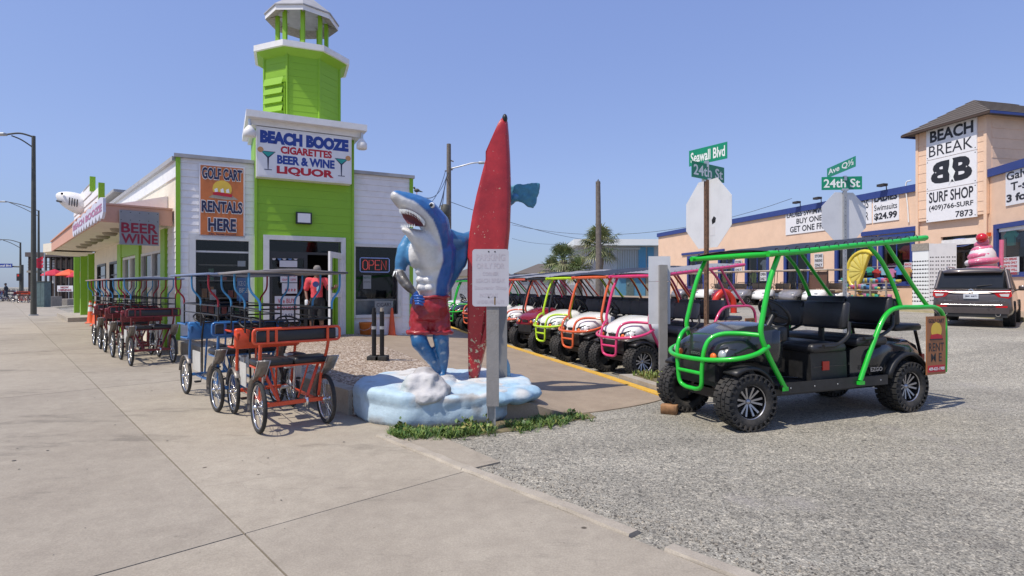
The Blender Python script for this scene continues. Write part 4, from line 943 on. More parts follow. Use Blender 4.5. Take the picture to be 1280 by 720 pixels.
remesh(tl, 'tail_fin', 'painted_fibreglass', sk, .02, lambda q, n: Vector((.2, .42, .58)), 2, .01, 9)
# fingers of the hip hand
fg = MB()
for k in range(4):
    a = pt(519+k*.6, 370+k*3.2, 6.66); l = (.075, .085, .08, .062)[k]
    fg.tube(curve([a+Vector((-.01, 0, 0)), a+Vector((l*.5, -.028, .0)), a+Vector((l, .0, -.008)), a+Vector((l*1.12, .03, -.012))], 3), [.016]*9+[.011], 7)
mat('glove_blue', (.03, .12, .42), .35, coat=.3)
fg.tube(curve([pt(517, 369, 6.69), pt(514.5, 374, 6.7), pt(514, 379, 6.74)]), .017, 7)
fg.build('finger', 'glove_blue', sk)
# torn sleeve points round the elbow
b = MB()
for k in range(9):
    a = k/9*2*PI; c = pt(500, 341, 6.85); b.add([c+Vector((math.cos(a)*.075, math.sin(a)*.075, .02)), c+Vector((math.cos(a+.7)*.075, math.sin(a+.7)*.075, .02)), c+Vector((math.cos(a+.35)*.1, math.sin(a+.35)*.1, -.05))], [(0, 1, 2)], True)
b.build('glove_edge', 'letter_white', sk)
# eyes, mouth, teeth
for sgn, (px, py, Y) in ((-1, (540, 256.5, 6.62)), (1, (541, 256, 7.02))):
    e_ = pt(px, py, Y); eo = MB().ball(e_, .034, 8).build('eye', 'letter_white', sk); MB().ball(e_+Vector((-.004, -.012*(-sgn)*-1 if sgn > 0 else -.016, .0)), .024, 8).build('pupil', 'black_steel', eo)
mat('mouth_red', (.12, .02, .028), .5)
b = MB(); mo = [pt(501, 264.5, 6.48), pt(508.5, 264.5, 6.43), pt(518, 268.5, 6.43), pt(526, 275.5, 6.46), pt(530, 281.5, 6.53), pt(523, 282, 6.49), pt(515, 281, 6.47), pt(509, 279, 6.48), pt(504, 272, 6.49)]
cmo = pt(514, 274, 6.52); b.add([cmo]+mo, [(0, i+1, (i+1) % 9+1) for i in range(9)], True)
mcav = [m_+Vector((0, .12, 0)) for m_ in mo]; b.add(mo+mcav, [(i, (i+1) % 9, (i+1) % 9+9, i+9) for i in range(9)], True); b.build('mouth', 'mouth_red', sk)
tp = curve([pt(500, 263, 6.5), pt(508, 263.5, 6.45), pt(518, 267, 6.455), pt(527, 274, 6.48), pt(531, 280, 6.55)], 5)
for k in range(0, len(tp)-1):
    a = tp[k]; d = (tp[k+1]-tp[k]); b = MB(); b.cyl(a+Vector((0, -.004, .014)), a+Vector((0, -.012, -.042)), .012, 5, .001); b.build('tooth', 'letter_white', sk)
lp = curve([pt(502, 284, 6.5), pt(510, 283.5, 6.47), pt(521, 284, 6.47)], 4)
for a in lp[:-1]: MB().cyl(a, a+Vector((0, -.01, .036)), .011, 5, .001).build('tooth', 'letter_white', sk)
# fin shaped hand sticking out behind the board
b = MB(); fo = [(636, 233), (645, 231), (658, 229.5), (675, 228.5), (673, 243), (670, 254), (667, 260.5), (660, 258), (648, 251.5), (638, 252)]
fp = [pt(x, y, 7.42) for x, y in fo]; b.add([p_+Vector((0, -.03, 0)) for p_ in fp]+[p_+Vector((0, .035, 0)) for p_ in fp], [tuple(range(10)), tuple(range(19, 9, -1))]+[(i, i+10, (i+1) % 10+10, (i+1) % 10) for i in range(10)])
mat('fin_teal', (.055, .22, .33), .5, var=.3, scale=9, bump=.5, bscale=10, dirt=.3, dirtcol=(.15, .2, .2))
remesh(b, 'fin_hand', 'fin_teal', sk, .014, None, 2, .016, 12)
# shorts
b = MB(); mat('shorts_red', (.30, .012, .018), .42, var=.25, scale=5, dirt=.25, dirtcol=(.45, .25, .24), dscale=9, coat=.25)
K_ = lambda pts: [(b.ball(pt(x+(x2-x)*t/8, y+(y2-y)*t/8, Y_+(Y2-Y_)*t/8), (r1+(r2-r1)*t/8, (r1+(r2-r1)*t/8)*.92, .055), 7)) for (x, y, Y_, r1), (x2, y2, Y2, r2) in zip(pts, pts[1:]) for t in range(9)]
K_([(539, 374, 7.0, .225), (538, 386, 7.0, .245), (537, 396, 7.0, .25)])
K_([(528, 392, 6.98, .16), (526, 404, 6.96, .155), (525.5, 414, 6.94, .15)]); K_([(548, 392, 7.0, .15), (549.5, 404, 6.98, .145), (550, 414, 6.96, .135)])
remesh(b, 'shorts', 'shorts_red', sk, .016, None, 2, .016, 9)
for (x, y, Y_, r_) in ((525.5, 415, 6.94, .152), (550.5, 415, 6.96, .14)):
    c = pt(x, y, Y_); b = MB()
    b.tube([(c.x+r_*math.cos(a*PI/12), c.y+r_*.95*math.sin(a*PI/12), c.z+.006*math.sin(a*2.1)) for a in range(24)], .028, 8, True); b.build('cuff', 'shorts_red', sk)
c = pt(539, 371, 7.0); b = MB(); b.tube([(c.x+.222*math.cos(a*PI/12), c.y+.2*math.sin(a*PI/12), c.z+.008*math.sin(a*1.7)) for a in range(24)], .02, 6, True); b.build('waistband', 'shorts_red', sk)
# ---- surfboard
bo = [(629, 146.5), (626, 150), (619, 170), (611, 192), (603, 218), (596, 245), (591, 268), (587, 292), (585, 315), (584.5, 345), (584.5, 375), (585, 405), (585.5, 435), (586, 460), (587, 473.5), (597, 473.5), (601, 455), (606, 435), (613, 408), (621, 378), (629, 345), (634, 315), (637, 285), (638, 255), (638, 225), (637, 195), (635.5, 168), (634, 151)]
YB = 7.12; bp_ = [pt(x, y, YB) for x, y in bo]; ctr = sum(bp_, Vector())/len(bp_)
sf = thing('surfboard', 'tall chipped red surfboard standing upright beside the shark', 'surfboard', (-.47, YB, .3))
def yaw(v): # slight turn about the vertical
    d = v-Vector((-.3, YB, 0)); c_, s_ = math.cos(R(-14)), math.sin(R(-14)); return Vector((-.3+d.x*c_/abs(c_)*1.0-d.y*s_*1.0, YB+d.x*s_*-.28+d.y, v.z))
rings = []
for sc_i, dy in ((.0, -.055), (.5, -.055), (.86, -.05), (.96, -.035), (1, 0), (1, .03), (.96, .06), (.86, .075), (.0, .08)):
    rr_ = []
    for k, p_ in enumerate(bp_):
        zc = p_.z; sp_ = [q for q in bp_]; m_ = Vector((-.32 if zc > 1 else -.36-.12*(1-zc), YB, min(max(zc, .55), 3.2)))
        rr_.append(yaw(m_+(p_-m_)*sc_i+Vector((0, dy, 0))))
    rings.append(rr_)
b = MB(); b.loft(rings, smooth=True); brd = b.build('board', 'chipped_red_fibreglass', sf)
c = yaw(pt(631, 148, YB)); MB().ball(c+Vector((0, -.0, .0)), (.035, .06, .06), 8).build('nose_guard', 'black_plastic', sf)
# grey support pole behind the board
q = pt(628.5, 477, 7.18); sp = thing('support_pole', 'grey square pole behind the red board', 'pole', (q.x, 7.2, .28))
mat('pole_grey_dark', (.2, .195, .19), .8, dirt=.3); MB().box(q.x-.055, q.x+.055, 7.17, 7.28, .25, 2.95).build('pole', 'pole_grey_dark', sp)
# ---- sign post in front
q = P(615.5, 530, 0); YP = 5.84
mat('post_grey', (.27, .26, .25), .75, .1, var=.15, scale=5, bump=.2, dirt=.4, dirtcol=(.2, .17, .13), dscale=8); mat('sign_faded', (.50, .49, .53), .5, .05, var=.04, dirt=.15, dirtcol=(.4, .38, .36)); mat('ink_faded', (.485, .45, .49), .6)
sg_ = thing('parking_sign', 'sun faded pale parking sign on a grey post in front of the red surfboard', 'sign', (q.x, YP, 0))
MB().box(X_(608, YP), X_(623.5, YP), YP, YP+.1, at(0, 508, YP).z, at(0, 340, YP).z).build('post', 'post_grey', sg_)
b = MB(); x = X_(614, YP); b.box(x-.045, x-.035, YP+.01, YP+.06, -.02, .32); b.box(x+.035, x+.045, YP+.01, YP+.06, -.02, .32); b.box(x-.035, x+.035, YP+.05, YP+.06, -.02, .32); b.build('ground_stub', 'galvanised', sg_)
xa, xb, za, zb = X_(590.5, YP), X_(636, YP), at(0, 383, YP).z, at(0, 311.5, YP).z; r_ = .03
o = []
for (cx, cz_, a0) in ((xb-r_, zb-r_, 0), (xa+r_, zb-r_, 90), (xa+r_, za+r_, 180), (xb-r_, za+r_, 270)): o += [(cx+r_*math.cos(R(a0+k*22.5)), cz_+r_*math.sin(R(a0+k*22.5))) for k in range(5)]
MB().prism(o, YP-.012, YP-.006).build('sign_plate', 'sign_faded', sg_)
WW, HH = xb-xa, zb-za
for st_, a0, a1, c0, c1 in (('PARKING', .1, .9, .8, .92), ('ONLY FOR', .12, .88, .66, .76), ('CORNER', .28, .72, .54, .6), ('BEACH BREAK', .1, .9, .415, .49), ('Souvenir Shop', .06, .94, .28, .36), ('PATRONS', .2, .7, .16, .23), ('UNDER PENALTY', .12, .88, .05, .11)):
    MB().text(st_, xa+WW*a0, xa+WW*a1, za+HH*c0, za+HH*c1, YP-.0135, bold=.02).build('lettering', 'ink_faded', sg_)
mat('rust', (.2, .12, .03), .8)
b = MB()
for a, c_ in ((.45, .955), (.62, .955), (.45, .16), (.62, .16)): MB().lathe([(0, 0), (.008, 0)], 8, 'y', (xa+WW*a, YP-.0145, za+HH*c_)).build('bolt', 'black_steel', sg_)
MB().box(xa+WW*.6, xa+WW*.635, YP-.0142, YP-.0122, za+HH*.03, za+HH*.15).build('rust_streak', 'rust', sg_)
# ------------------------------------------------------------------ golf cart
mat('seat_black', (.022, .022, .025), .4, var=.2, scale=8, bump=.1); mat('seat_grey', (.13, .125, .13), .55, var=.15, bump=.1); mat('seat_tan', (.36, .26, .17), .6)
mat('body_black', (.022, .025, .027), .18, var=.2, coat=.7, dirt=.08, dirtcol=(.15, .14, .12)); mat('body_white', (.78, .78, .75), .25, var=.04, coat=.5, dirt=.15, dirtcol=(.3, .28, .25)); mat('body_red', (.20, .006, .018), .2, var=.1, coat=.7)
mat('body_silver', (.26, .25, .26), .3, .3, coat=.4); 
for nm, c in (('tube_green', (.015, .50, .035)), ('tube_pink', (.66, .045, .17)), ('tube_orange', (.70, .12, .035)), ('tube_lime', (.48, .72, .02)), ('tube_coral', (.66, .12, .06)), ('tube_red', (.5, .02, .05)), ('tube_black', (.02, .02, .02)), ('tube_tan', (.5, .42, .33))): mat(nm, c, .3, var=.08, scale=6, coat=.4, dirt=.12, dirtcol=tuple(q*.55 for q in c), dscale=9)
mat('canopy_black', (.016, .016, .018), .5, var=.15); mat('canopy_grey', (.24, .24, .26), .7, var=.08); mat('lamp_glass', (.45, .47, .48), .12, .2); mat('marker_orange', (.8, .16, .02), .35); mat('reflector_red', (.55, .03, .015), .3)
mat('rent_board', (.33, .13, .05), .5, var=.15)
def wheel(parent, x, y, r=.3, w_=.22, side=1, knobs=26, M_=None, steer=0, sub_=True, z=None):
    z = r if z is None else z
    Mw = Matrix.Translation((x, y, z)) @ Matrix.Rotation(steer, 4, 'Z')
    h = w_/2; b = MB(); ri = r*.6
    b.lathe([(ri, -h*.8), (ri*1.04, -h*.95), (r*.8, -h*1.02), (r*.93, -h*.88), (r*.955, -h*.6), (r*.955, h*.6), (r*.93, h*.88), (r*.8, h*1.02), (ri*1.04, h*.95), (ri, h*.8)], 32, 'x')
    for k in range(knobs):
        a = 2*PI*k/knobs
        for rowi, (xx, hw_, da) in enumerate(((-h*.78, h*.26, 0), (-h*.27, h*.2, .5), (h*.27, h*.2, 0), (h*.78, h*.26, .5))):
            aa = a+da*2*PI/knobs; rot = Matrix.Rotation(aa, 4, 'X'); l_ = PI*r/knobs*.72
            b.L = rot; b.box(xx-hw_, xx+hw_, -l_, l_, r*.94, r*(.985 if abs(xx) > h*.5 else 1)); b.L = None
    for sgn in (-1, 1):
        for k in range(knobs):
            b.L = Matrix.Rotation(2*PI*(k+.5)/knobs, 4, 'X'); b.box(sgn*h*.9, sgn*h*1.08, -.012, .012, r*.8, r*.95); b.L = None
    ty = b; base = MB(); base.lathe([(ri, -h*.8), (ri*.97, -h*.6), (ri*.9, -h*.3), (ri*.9, h*.5), (ri*.97, h*.8), (ri*1.03, h*.86)], 28, 'x'); 
    s_ = side
    base.lathe([(0, s_*h*.2), (ri*.9, s_*h*.1)], 24, 'x')
    return ty, base, Mw, ri, h
WM = {}
def add_wheel(parent, x, y, side, spokes=True, steer=0, r=.3, w_=.25, knobs=26, key='w', label=None):
    k = (key, side, r, w_)
    if k not in WM:
        ty, base, _, ri, h = wheel(None, 0, 0, r, w_, side, knobs, z=0)
        def me_(mb_, nm, m_):
            me = bpy.data.meshes.new(nm); me.from_pydata(mb_.v, [], mb_.f); me.polygons.foreach_set('use_smooth', mb_.s); me.materials.append(MATS[m_]); me.update(); return me
        sp_ = MB()
        if spokes:
            for j in range(6):
                for da in (-.15, .15):
                    a = 2*PI*j/6+da; a2 = 2*PI*j/6+da*1.45
                    p0 = Vector((side*h*.42, math.cos(a)*ri*.16, math.sin(a)*ri*.16)); p1_ = Vector((side*h*.62, math.cos(a2)*ri*.86, math.sin(a2)*ri*.86)); d = (p1_-p0).normalized(); sd2 = d.cross(Vector((side, 0, 0)))*ri*.05
                    sp_.add([p0+sd2, p0-sd2, p1_-sd2*1.3, p1_+sd2*1.3]+[q+Vector((-side*.02, 0, 0)) for q in (p0+sd2, p0-sd2, p1_-sd2*1.3, p1_+sd2*1.3)], [(0, 1, 2, 3), (0, 4, 5, 1), (1, 5, 6, 2), (2, 6, 7, 3), (3, 7, 4, 0)])
            sp_.lathe([(ri*.95, side*h*.74), (ri*.985, side*h*.8)], 28, 'x')
        sp_.lathe([(0, side*h*.55), (ri*.12, side*h*.53), (ri*.18, side*h*.4), (ri*.2, side*h*.2)], 12, 'x')
        WM[k] = (me_(ty, 'tyre', 'rubber'), me_(base, 'rim', 'rim_black'), me_(sp_, 'spokes', 'rim_silver'))
    t_, r_, s__ = WM[k]
    mx = Matrix.Translation((x, y, r)) @ Matrix.Rotation(steer, 4, 'Z')
    wo = piece('wheel', t_, parent, None, mx); rm = piece('rim', r_, wo); 
    rm2 = piece('spokes', s__, wo); return wo
def hood_mesh(b, pts, mi=0):
    pass
def golf_cart(name, label, cat, body='body_black', tube='tube_green', seat='seat_black', canopy='canopy_black', group=None, rent=True, letters=True):
    t = thing(name, label, cat, (0, 0, 0), 0, group)
    for sx in (-1, 1):
        add_wheel(t, sx*.49, 1.225, sx, steer=R(-6)); add_wheel(t, sx*.49, -1.225, sx)
    # cowl: lofted front body
    def ringc(y, zt, zb, wt, wb, crown=.04):
        o = []
        for k in range(9): a = -1+2*k/8; o.append(Vector((a*wt, y, zt+crown*(1-a*a)-(.05*abs(a)**6))))
        o += [Vector((wb, y, (zt+zb)/2+.02)), Vector((wb*.96, y, zb)), Vector((-wb*.96, y, zb)), Vector((-wb, y, (zt+zb)/2+.02))]
        return o
    b = MB(); b.loft([ringc(.70, 1.06, .62, .5, .5, .03), ringc(.80, 1.07, .62, .53, .53, .03), ringc(.98, 1.04, .70, .47, .48, .03), ringc(1.15, .985, .70, .43, .455, .03), ringc(1.3, .925, .68, .41, .445, .028), ringc(1.395, .875, .66, .40, .44, .02), ringc(1.425, .80, .66, .39, .43, .025), ringc(1.44, .72, .66, .38, .41, .01)], caps=True)
    b.build('body', body, t)
    b = MB(); b.box(-.31, .31, .70, 1.41, .42, .665); b.build('lower_cowl', 'black_plastic', t)
    b = MB(); b.box(-.3, .3, 1.40, 1.455, .48, .66); b.build('grille', 'black_plastic', t)
    b = MB(); b.prism([(-.13, .785), (.13, .785), (.11, .735), (-.11, .735)], 1.43, 1.452); b.build('badge_plate', 'black_plastic', t)
    # arches over the wheels
    def arch(cy, x0, x1, r_, nm, mt, a0=8, a1=172, th=.02, dz=0):
        b = MB(); rings = []
        for k in range(13):
            a = R(a0+(a1-a0)*k/12); c_, s_ = math.cos(a), math.sin(a)
            rings.append([Vector((x0, cy+c_*r_, .3+s_*r_+dz)), Vector((x1*.97, cy+c_*r_, .3+s_*r_+dz)), Vector((x1, cy+c_*(r_-.04), .3+s_*(r_-.04)+dz)), Vector((x0, cy+c_*(r_-th), .3+s_*(r_-th)+dz))])
        b.loft(rings, caps=True); return b.build(nm, mt, t)
    for sx in (-1, 1):
        arch(1.225, sx*.40, sx*.59, .37, 'front_fender', 'black_plastic', 55, 155); arch(-1.225, sx*.45, sx*.60, .385, 'rear_fender', 'black_plastic', 15, 165, dz=.03)
        # headlamp
        b = MB(); b.loft([[Vector((sx*x, y, z)) for x, y, z in r0_] for r0_ in ([(.17, 1.40, .80), (.38, 1.33, .865), (.435, 1.25, .85), (.44, 1.28, .72), (.37, 1.38, .68), (.22, 1.42, .69)], [(.18, 1.448, .79), (.375, 1.405, .85), (.442, 1.31, .83), (.445, 1.34, .73), (.375, 1.44, .695), (.23, 1.462, .70)])], caps=True, smooth=False); hl = b.build('headlight', 'black_steel', t)
        MB().ball((sx*.365, 1.41, .77), (.052, .04, .056), 8).build('lens', 'lamp_glass', hl); MB().ball((sx*.265, 1.442, .745), (.042, .03, .042), 8).build('marker_lamp', 'marker_orange', hl)
    # floor, sills, chassis
    b = MB(); b.box(-.56, .56, -.85, .84, .40, .44); b.build('floor', 'black_plastic', t)
    for sx in (-1, 1): b = MB(); b.box(min(sx*.565, sx*.60), max(sx*.565, sx*.60), -.82, .82, .36, .47); b.build('sill', 'black_plastic', t)
    b = MB(); b.box(-.35, .35, -1.6, 1.35, .28, .38); b.tube([(-.45, 1.225, .3), (.45, 1.225, .3)], .03, 8); b.tube([(-.45, -1.225, .3), (.45, -1.225, .3)], .045, 8); b.tube([(-.3, 1.3, .25), (-.1, 1.36, .5)], .03, 6); b.tube([(.3, 1.3, .25), (.1, 1.36, .5)], .03, 6); b.build('chassis', 'black_steel', t)
    # front seat pod
    def pod(prof, x, nm, mt, r_=.0): return MB(Matrix.Rotation(PI/2, 4, 'Z')).prism(prof, -x, x).build(nm, mt, t)
    # prism outline is (y, z); rotated so it extrudes across the cart
    pod([(-.28, .44), (.28, .44), (.30, .76), (-.26, .76)], .5, 'seat_pod', 'black_plastic')
    b = MB(); b.rbox((0, .06, .81), (.56, .27, .055), .05); b.build('seat', seat, t)
    def back(y, z, nm='backrest', lean=.12):
        def wp(q):
            q.z += .035*math.cos(q.x*11)*(1 if q.z > 0 else 0)*(1 if abs(q.x) < .42 else 0)-.01; q.y -= q.z*lean; return q
        b = MB()
        for sx in (-1, 1): b.rbox((sx*.29, y, z), (.29, .055, .16), .05, 3, warp=lambda q: Vector((q.x, q.y-q.z*lean, q.z)))
        b.rbox((0, y, z-.03), (.12, .045, .125), .04); return b.build(nm, seat, t)
    back(-.19, 1.17)
    for sx in (-1, 1):
        b = MB(); b.box(sx*.25-.03, sx*.25+.03, -.19, -.16, .74, 1.08); b.build('seat_bracket', 'black_steel', t)
        b = MB(); b.tube(curve([(sx*.58, -.2, 1.1), (sx*.6, -.16, .95), (sx*.6, .02, .85), (sx*.6, .22, .84)]), .022, 6); b.build('armrest', 'black_plastic', t)
    # middle seat and rear body
    pod([(-.98, .44), (-.36, .44), (-.36, .76), (-.5, .80), (-.98, .82)], .47, 'seat_pod', 'body_black' if body == 'body_black' else body)
    b = MB(); b.rbox((0, -.64, .86), (.56, .26, .055), .05); b.build('seat', seat, t)
    back(-.92, 1.22); back(-1.03, 1.2, lean=-.1)
    for sx in (-1, 1):
        b = MB(); b.tube(curve([(sx*.58, -.93, 1.16), (sx*.6, -.88, 1.02), (sx*.6, -.65, .92), (sx*.6, -.42, .9)]), .022, 6); b.build('armrest', 'black_plastic', t)
    def rr(y, zt, wd): return [Vector((-wd, y, .48)), Vector((-wd, y, zt-.12)), Vector((-wd*.93, y, zt-.03)), Vector((-wd*.7, y, zt)), Vector((wd*.7, y, zt)), Vector((wd*.93, y, zt-.03)), Vector((wd, y, zt-.12)), Vector((wd, y, .48))]
    b = MB(); b.loft([rr(-.62, .78, .52), rr(-.85, .86, .52), rr(-1.0, .89, .5), rr(-1.4, .87, .47), rr(-1.58, .8, .46), rr(-1.66, .7, .44)], caps=True); b.build('rear_body', body, t)
    for sx in (-1, 1): MB().box(sx*.4-.05, sx*.4+.05, -1.712, -1.66, .55, .66).build('tail_light', 'reflector_red', t)
    b = MB(); b.rbox((0, -1.36, 1.0), (.5, .24, .045), .04); b.build('rear_seat', seat, t)
    b = MB(); b.box(-.45, .45, -1.95, -1.6, .42, .45); b.build('footrest', 'black_plastic', t)
    for sx in (-1, 1): MB().tube([(sx*.42, -1.58, .95), (sx*.42, -1.75, .45)], .02, 6).build('footrest_bar', 'black_steel', t); MB().tube([(sx*.46, -1.2, .96), (sx*.46, -1.2, 1.22)], .018, 6).build('footrest_bar', 'black_steel', t)
    # steering
    b = MB(); cst = Vector((-.25, .56, 1.2)); Ms = Matrix.Translation(cst) @ Matrix.Rotation(R(52), 4, 'X')
    b.L = Ms; b.tube([(.185*math.cos(a*PI/12), .185*math.sin(a*PI/12), 0) for a in range(24)], .018, 7, True)
    for a in (90, 210, 330): b.tube([(0, 0, -.02), (.18*math.cos(R(a)), .18*math.sin(R(a)), 0)], .016, 5)
    b.lathe([(0, .01), (.05, .005), (.05, -.03), (0, -.03)], 10); b.L = None
    b.tube([cst, (-.25, .85, .78)], .03, 7); b.build('steering_wheel', 'black_plastic', t)
    b = MB(); b.rbox((0, .70, .98), (.5, .09, .09), .05); b.build('dashboard', 'black_plastic', t)
    MB().tube(curve([(.1, .35, .8), (.18, .3, .98), (.3, .3, .98), (.36, .3, .8)]), .012, 5).build('grab_rail', 'black_steel', t)
    # cage: posts, rails, guard
    rt = .024
    for sx in (-1, 1):
        MB().tube(curve([(sx*.56, .82, 1.86), (sx*.57, .96, 1.57), (sx*.58, 1.07, 1.2), (sx*.585, 1.10, 1.0), (sx*.585, .99, .76), (sx*.585, .77, .42)], 5), rt*1.15, 8).build('front_pillar', tube, t)
        MB().box(sx*.585-.02, sx*.585+.02, .74, .82, .39, .43).build('foot_plate', tube, t)
        MB().tube([(sx*.60, 1.80, 1.79)[:3] if False else (sx*.60, 1.02, 1.84), (sx*.60, .6, 1.87), (sx*.60, -.2, 1.955), (sx*.60, -1.0, 2.03), (sx*.60, -1.5, 2.09)], rt*1.3, 8).build('roof_rail', tube, t)
        MB().tube(curve([(sx*.6, -.48, 1.98), (sx*.6, -.72, 1.78), (sx*.6, -.92, 1.5), (sx*.6, -1.05, 1.25)]), rt, 8).build('rear_pillar', tube, t)
        MB().tube(curve([(sx*.6, -.78, 2.0), (sx*.6, -1.05, 1.72), (sx*.6, -1.35, 1.42), (sx*.6, -1.54, 1.25)]), rt, 8).build('rear_pillar', tube, t)
        MB().tube(curve([(sx*.61, -.34, .43), (sx*.61, -.5, .74), (sx*.61, -.68, 1.06), (sx*.61, -.82, 1.2), (sx*.61, -1.0, 1.25), (sx*.61, -1.3, 1.25), (sx*.61, -1.6, 1.25), (sx*.61, -1.75, 1.2), (sx*.61, -1.83, 1.06), (sx*.61, -1.84, .75), (sx*.61, -1.83, .45)], 5), rt*1.15, 8).build('rear_hoop', tube, t)
        MB().box(sx*.61-.03, sx*.61+.03, -.38, -.3, .39, .43).build('foot_plate', tube, t)
        MB().tube(curve([(sx*.58, 1.10, .99), (sx*.42, 1.22, 1.0), (sx*.3, 1.36, .99), (sx*.24, 1.47, .93), (sx*.22, 1.53, .8), (sx*.2, 1.54, .6), (sx*.18, 1.53, .43), (sx*.1, 1.52, .38), (0, 1.52, .375)], 5), rt, 8).build('brush_guard', tube, t)
    MB().tube(curve([(-.585, 1.0, .87), (-.6, 1.18, .80), (-.53, 1.38, .75), (-.3, 1.53, .72), (0, 1.575, .715), (.3, 1.53, .72), (.53, 1.38, .75), (.6, 1.18, .80), (.585, 1.0, .87)], 5), rt*1.1, 8).build('bumper_bar', tube, t)
    MB().tube([(-.2, 1.54, .56), (.2, 1.54, .56)], rt*.9, 7).build('guard_rung', tube, t)
    for y, z in ((.95, 1.845), (-1.48, 2.085)): MB().tube([(-.6, y, z), (.6, y, z)], rt*1.45, 8).build('roof_bar', tube, t)
    # canopy cloth, slightly crowned, with lacing
    b = MB(); ny, nx = 14, 8; vs = []
    for j in range(ny+1):
        y = .98-2.3*j/ny; zr = 1.845+(.98-y)*(2.07-1.845)/2.3
        for i in range(nx+1): a = -1+2*i/nx; vs.append(Vector((a*.585, y, zr+.025+.05*(1-a*a)*(.7+.3*math.sin(j*1.1)**2))))
    m_ = (ny+1)*(nx+1); vs += [v-Vector((0, 0, .012)) for v in vs]
    fs = [(j*(nx+1)+i, (j+1)*(nx+1)+i, (j+1)*(nx+1)+i+1, j*(nx+1)+i+1) for j in range(ny) for i in range(nx)]; fs += [tuple(q+m_ for q in f[::-1]) for f in fs]
    b.add(vs, fs, True); b.build('canopy', canopy, t)
    b = MB()
    for sx in (-1, 1):
        for k in range(16): y = .9-2.2*k/15; zr = 1.845+(.98-y)*.098; b.tube([(sx*.6+.028*math.cos(a), y, zr+.02+.03*math.sin(a)) for a in [q*PI/3 for q in range(6)]], .005, 4, True)
    b.build('lacing', 'canopy_black', t)
    b = MB()
    for sx in (-1, 1): b.tube(curve([(sx*.58, .95-.27*k, 1.85+.026*k-(.035 if k % 2 else 0)) for k in range(9)], 3), .006, 4)
    b.build('cord', 'letter_white', t)
    # seams, bolts and cables
    for sx in (-1, 1):
        for y in (-.7, -.35, 0, .35, .7): MB().lathe([(0, 0), (.009, 0), (.009, .004), (0, .006)], 6, 'x' if sx > 0 else 'x', (sx*.602, y, .415)).build('bolt', 'aluminium', t)
        MB().box(sx*.505-.003, sx*.505+.003, -.24, .26, .60, .606).build('panel_seam', 'body_black', t)
        MB().tube(curve([(sx*.2, 1.3, .33), (sx*.3, 1.22, .42), (sx*.28, 1.1, .55)]), .035, 7).build('shock_absorber', 'rim_silver', t)
        MB().tube(curve([(sx*.3, -1.2, .33), (sx*.33, -1.3, .5), (sx*.3, -1.35, .6)]), .03, 7).build('shock_absorber', 'rim_silver', t)
        MB().tube(curve([(sx*.29-.27, -.13, 1.03), (sx*.29, -.125, 1.025), (sx*.29+.27, -.13, 1.03)]), .006, 4).build('seat_piping', 'black_steel', t)
        MB().tube([(sx*.29, -.128, 1.03), (sx*.29, -.155, 1.31)], .004, 4).build('seat_seam', 'black_steel', t)
        MB().tube([(sx*.29, -.862, 1.08), (sx*.29, -.888, 1.36)], .004, 4).build('seat_seam', 'black_steel', t)
    MB().tube(curve([(-.05, 1.455, .79), (0, 1.462, .8), (.05, 1.455, .79)]), .004, 4).build('hood_seam', 'black_steel', t)
    MB().box(-.28, .28, .62, .78, 1.045, 1.075).build('dash_tray', 'black_plastic', t)
    MB().tube(curve([(-.4, .2, .45), (-.3, .3, .46), (-.2, .55, .47)]), .012, 5).build('pedal_bar', 'black_steel', t)
    return t
def rent_sign(M_, root=None, lab='brown RENT ME board hanging at the back of the green cart'):
    o_ = M_ @ Vector((0, 0, .5)); t = thing('rental_board', lab, 'sign', tuple(o_))
    MB(M_).box(-.175, .175, -.012, .0, .42, 1.12).build('board', 'rent_board', t)
    MB(M_).box(-.155, .155, -.015, -.011, .45, .53).build('phone_band', 'sign_red', t)
    MB(M_).text('409-621-1988', -.145, .145, .47, .51, -.0175, bold=.03).build('lettering', 'letter_white', t)
    MB(M_).text('RENT', -.14, .14, .70, .8, -.014, bold=.01).build('lettering', 'sign_black', t); MB(M_).text('M E', -.1, .1, .575, .675, -.014, bold=.01).build('lettering', 'sign_black', t)
    MB(M_).text('GOLF CART', -.145, .145, 1.04, 1.09, -.014, bold=.03).build('lettering', 'sign_black', t)
    MB(M_).lathe([(0, 0), (.1, 0)], 20, 'y', (0, -.0135, .95)).build('sun_disc', 'sun_yellow', t)
    MB(M_).prism([(-.11, .85), (-.1, .9), (.02, .91), (.1, .89), (.11, .85)], -.0165, -.0145).build('cart_shape', 'sign_red', t)
    MB(M_).box(-.12, .12, -.016, -.0125, .835, .852).build('ground_line', 'sign_black', t); return t
proto = golf_cart('golf_cart', 'large black six seat golf cart with bright green tube frame parked nearest the camera', 'golf cart', group='rental golf carts with coloured tube frames')
A2 = Vector((2.43, 5.83)); ang0 = R(-158.24)    # heading of the green cart
CO = Vector((3.40, 6.784))
def place(t, x, y, heading): t.location = (x, y, 0); t.rotation_euler = (0, 0, heading-PI/2)
mats_all = ['body_black', 'tube_green', 'seat_black', 'canopy_black']
GR_ = 'rental golf carts with coloured tube frames'
hd2 = math.atan2(-.51, -.86)
pinkO = Vector((2.31, 10.04))+Vector((.86, .51))*1.225*1.0+Vector((-.51, .86))*.5
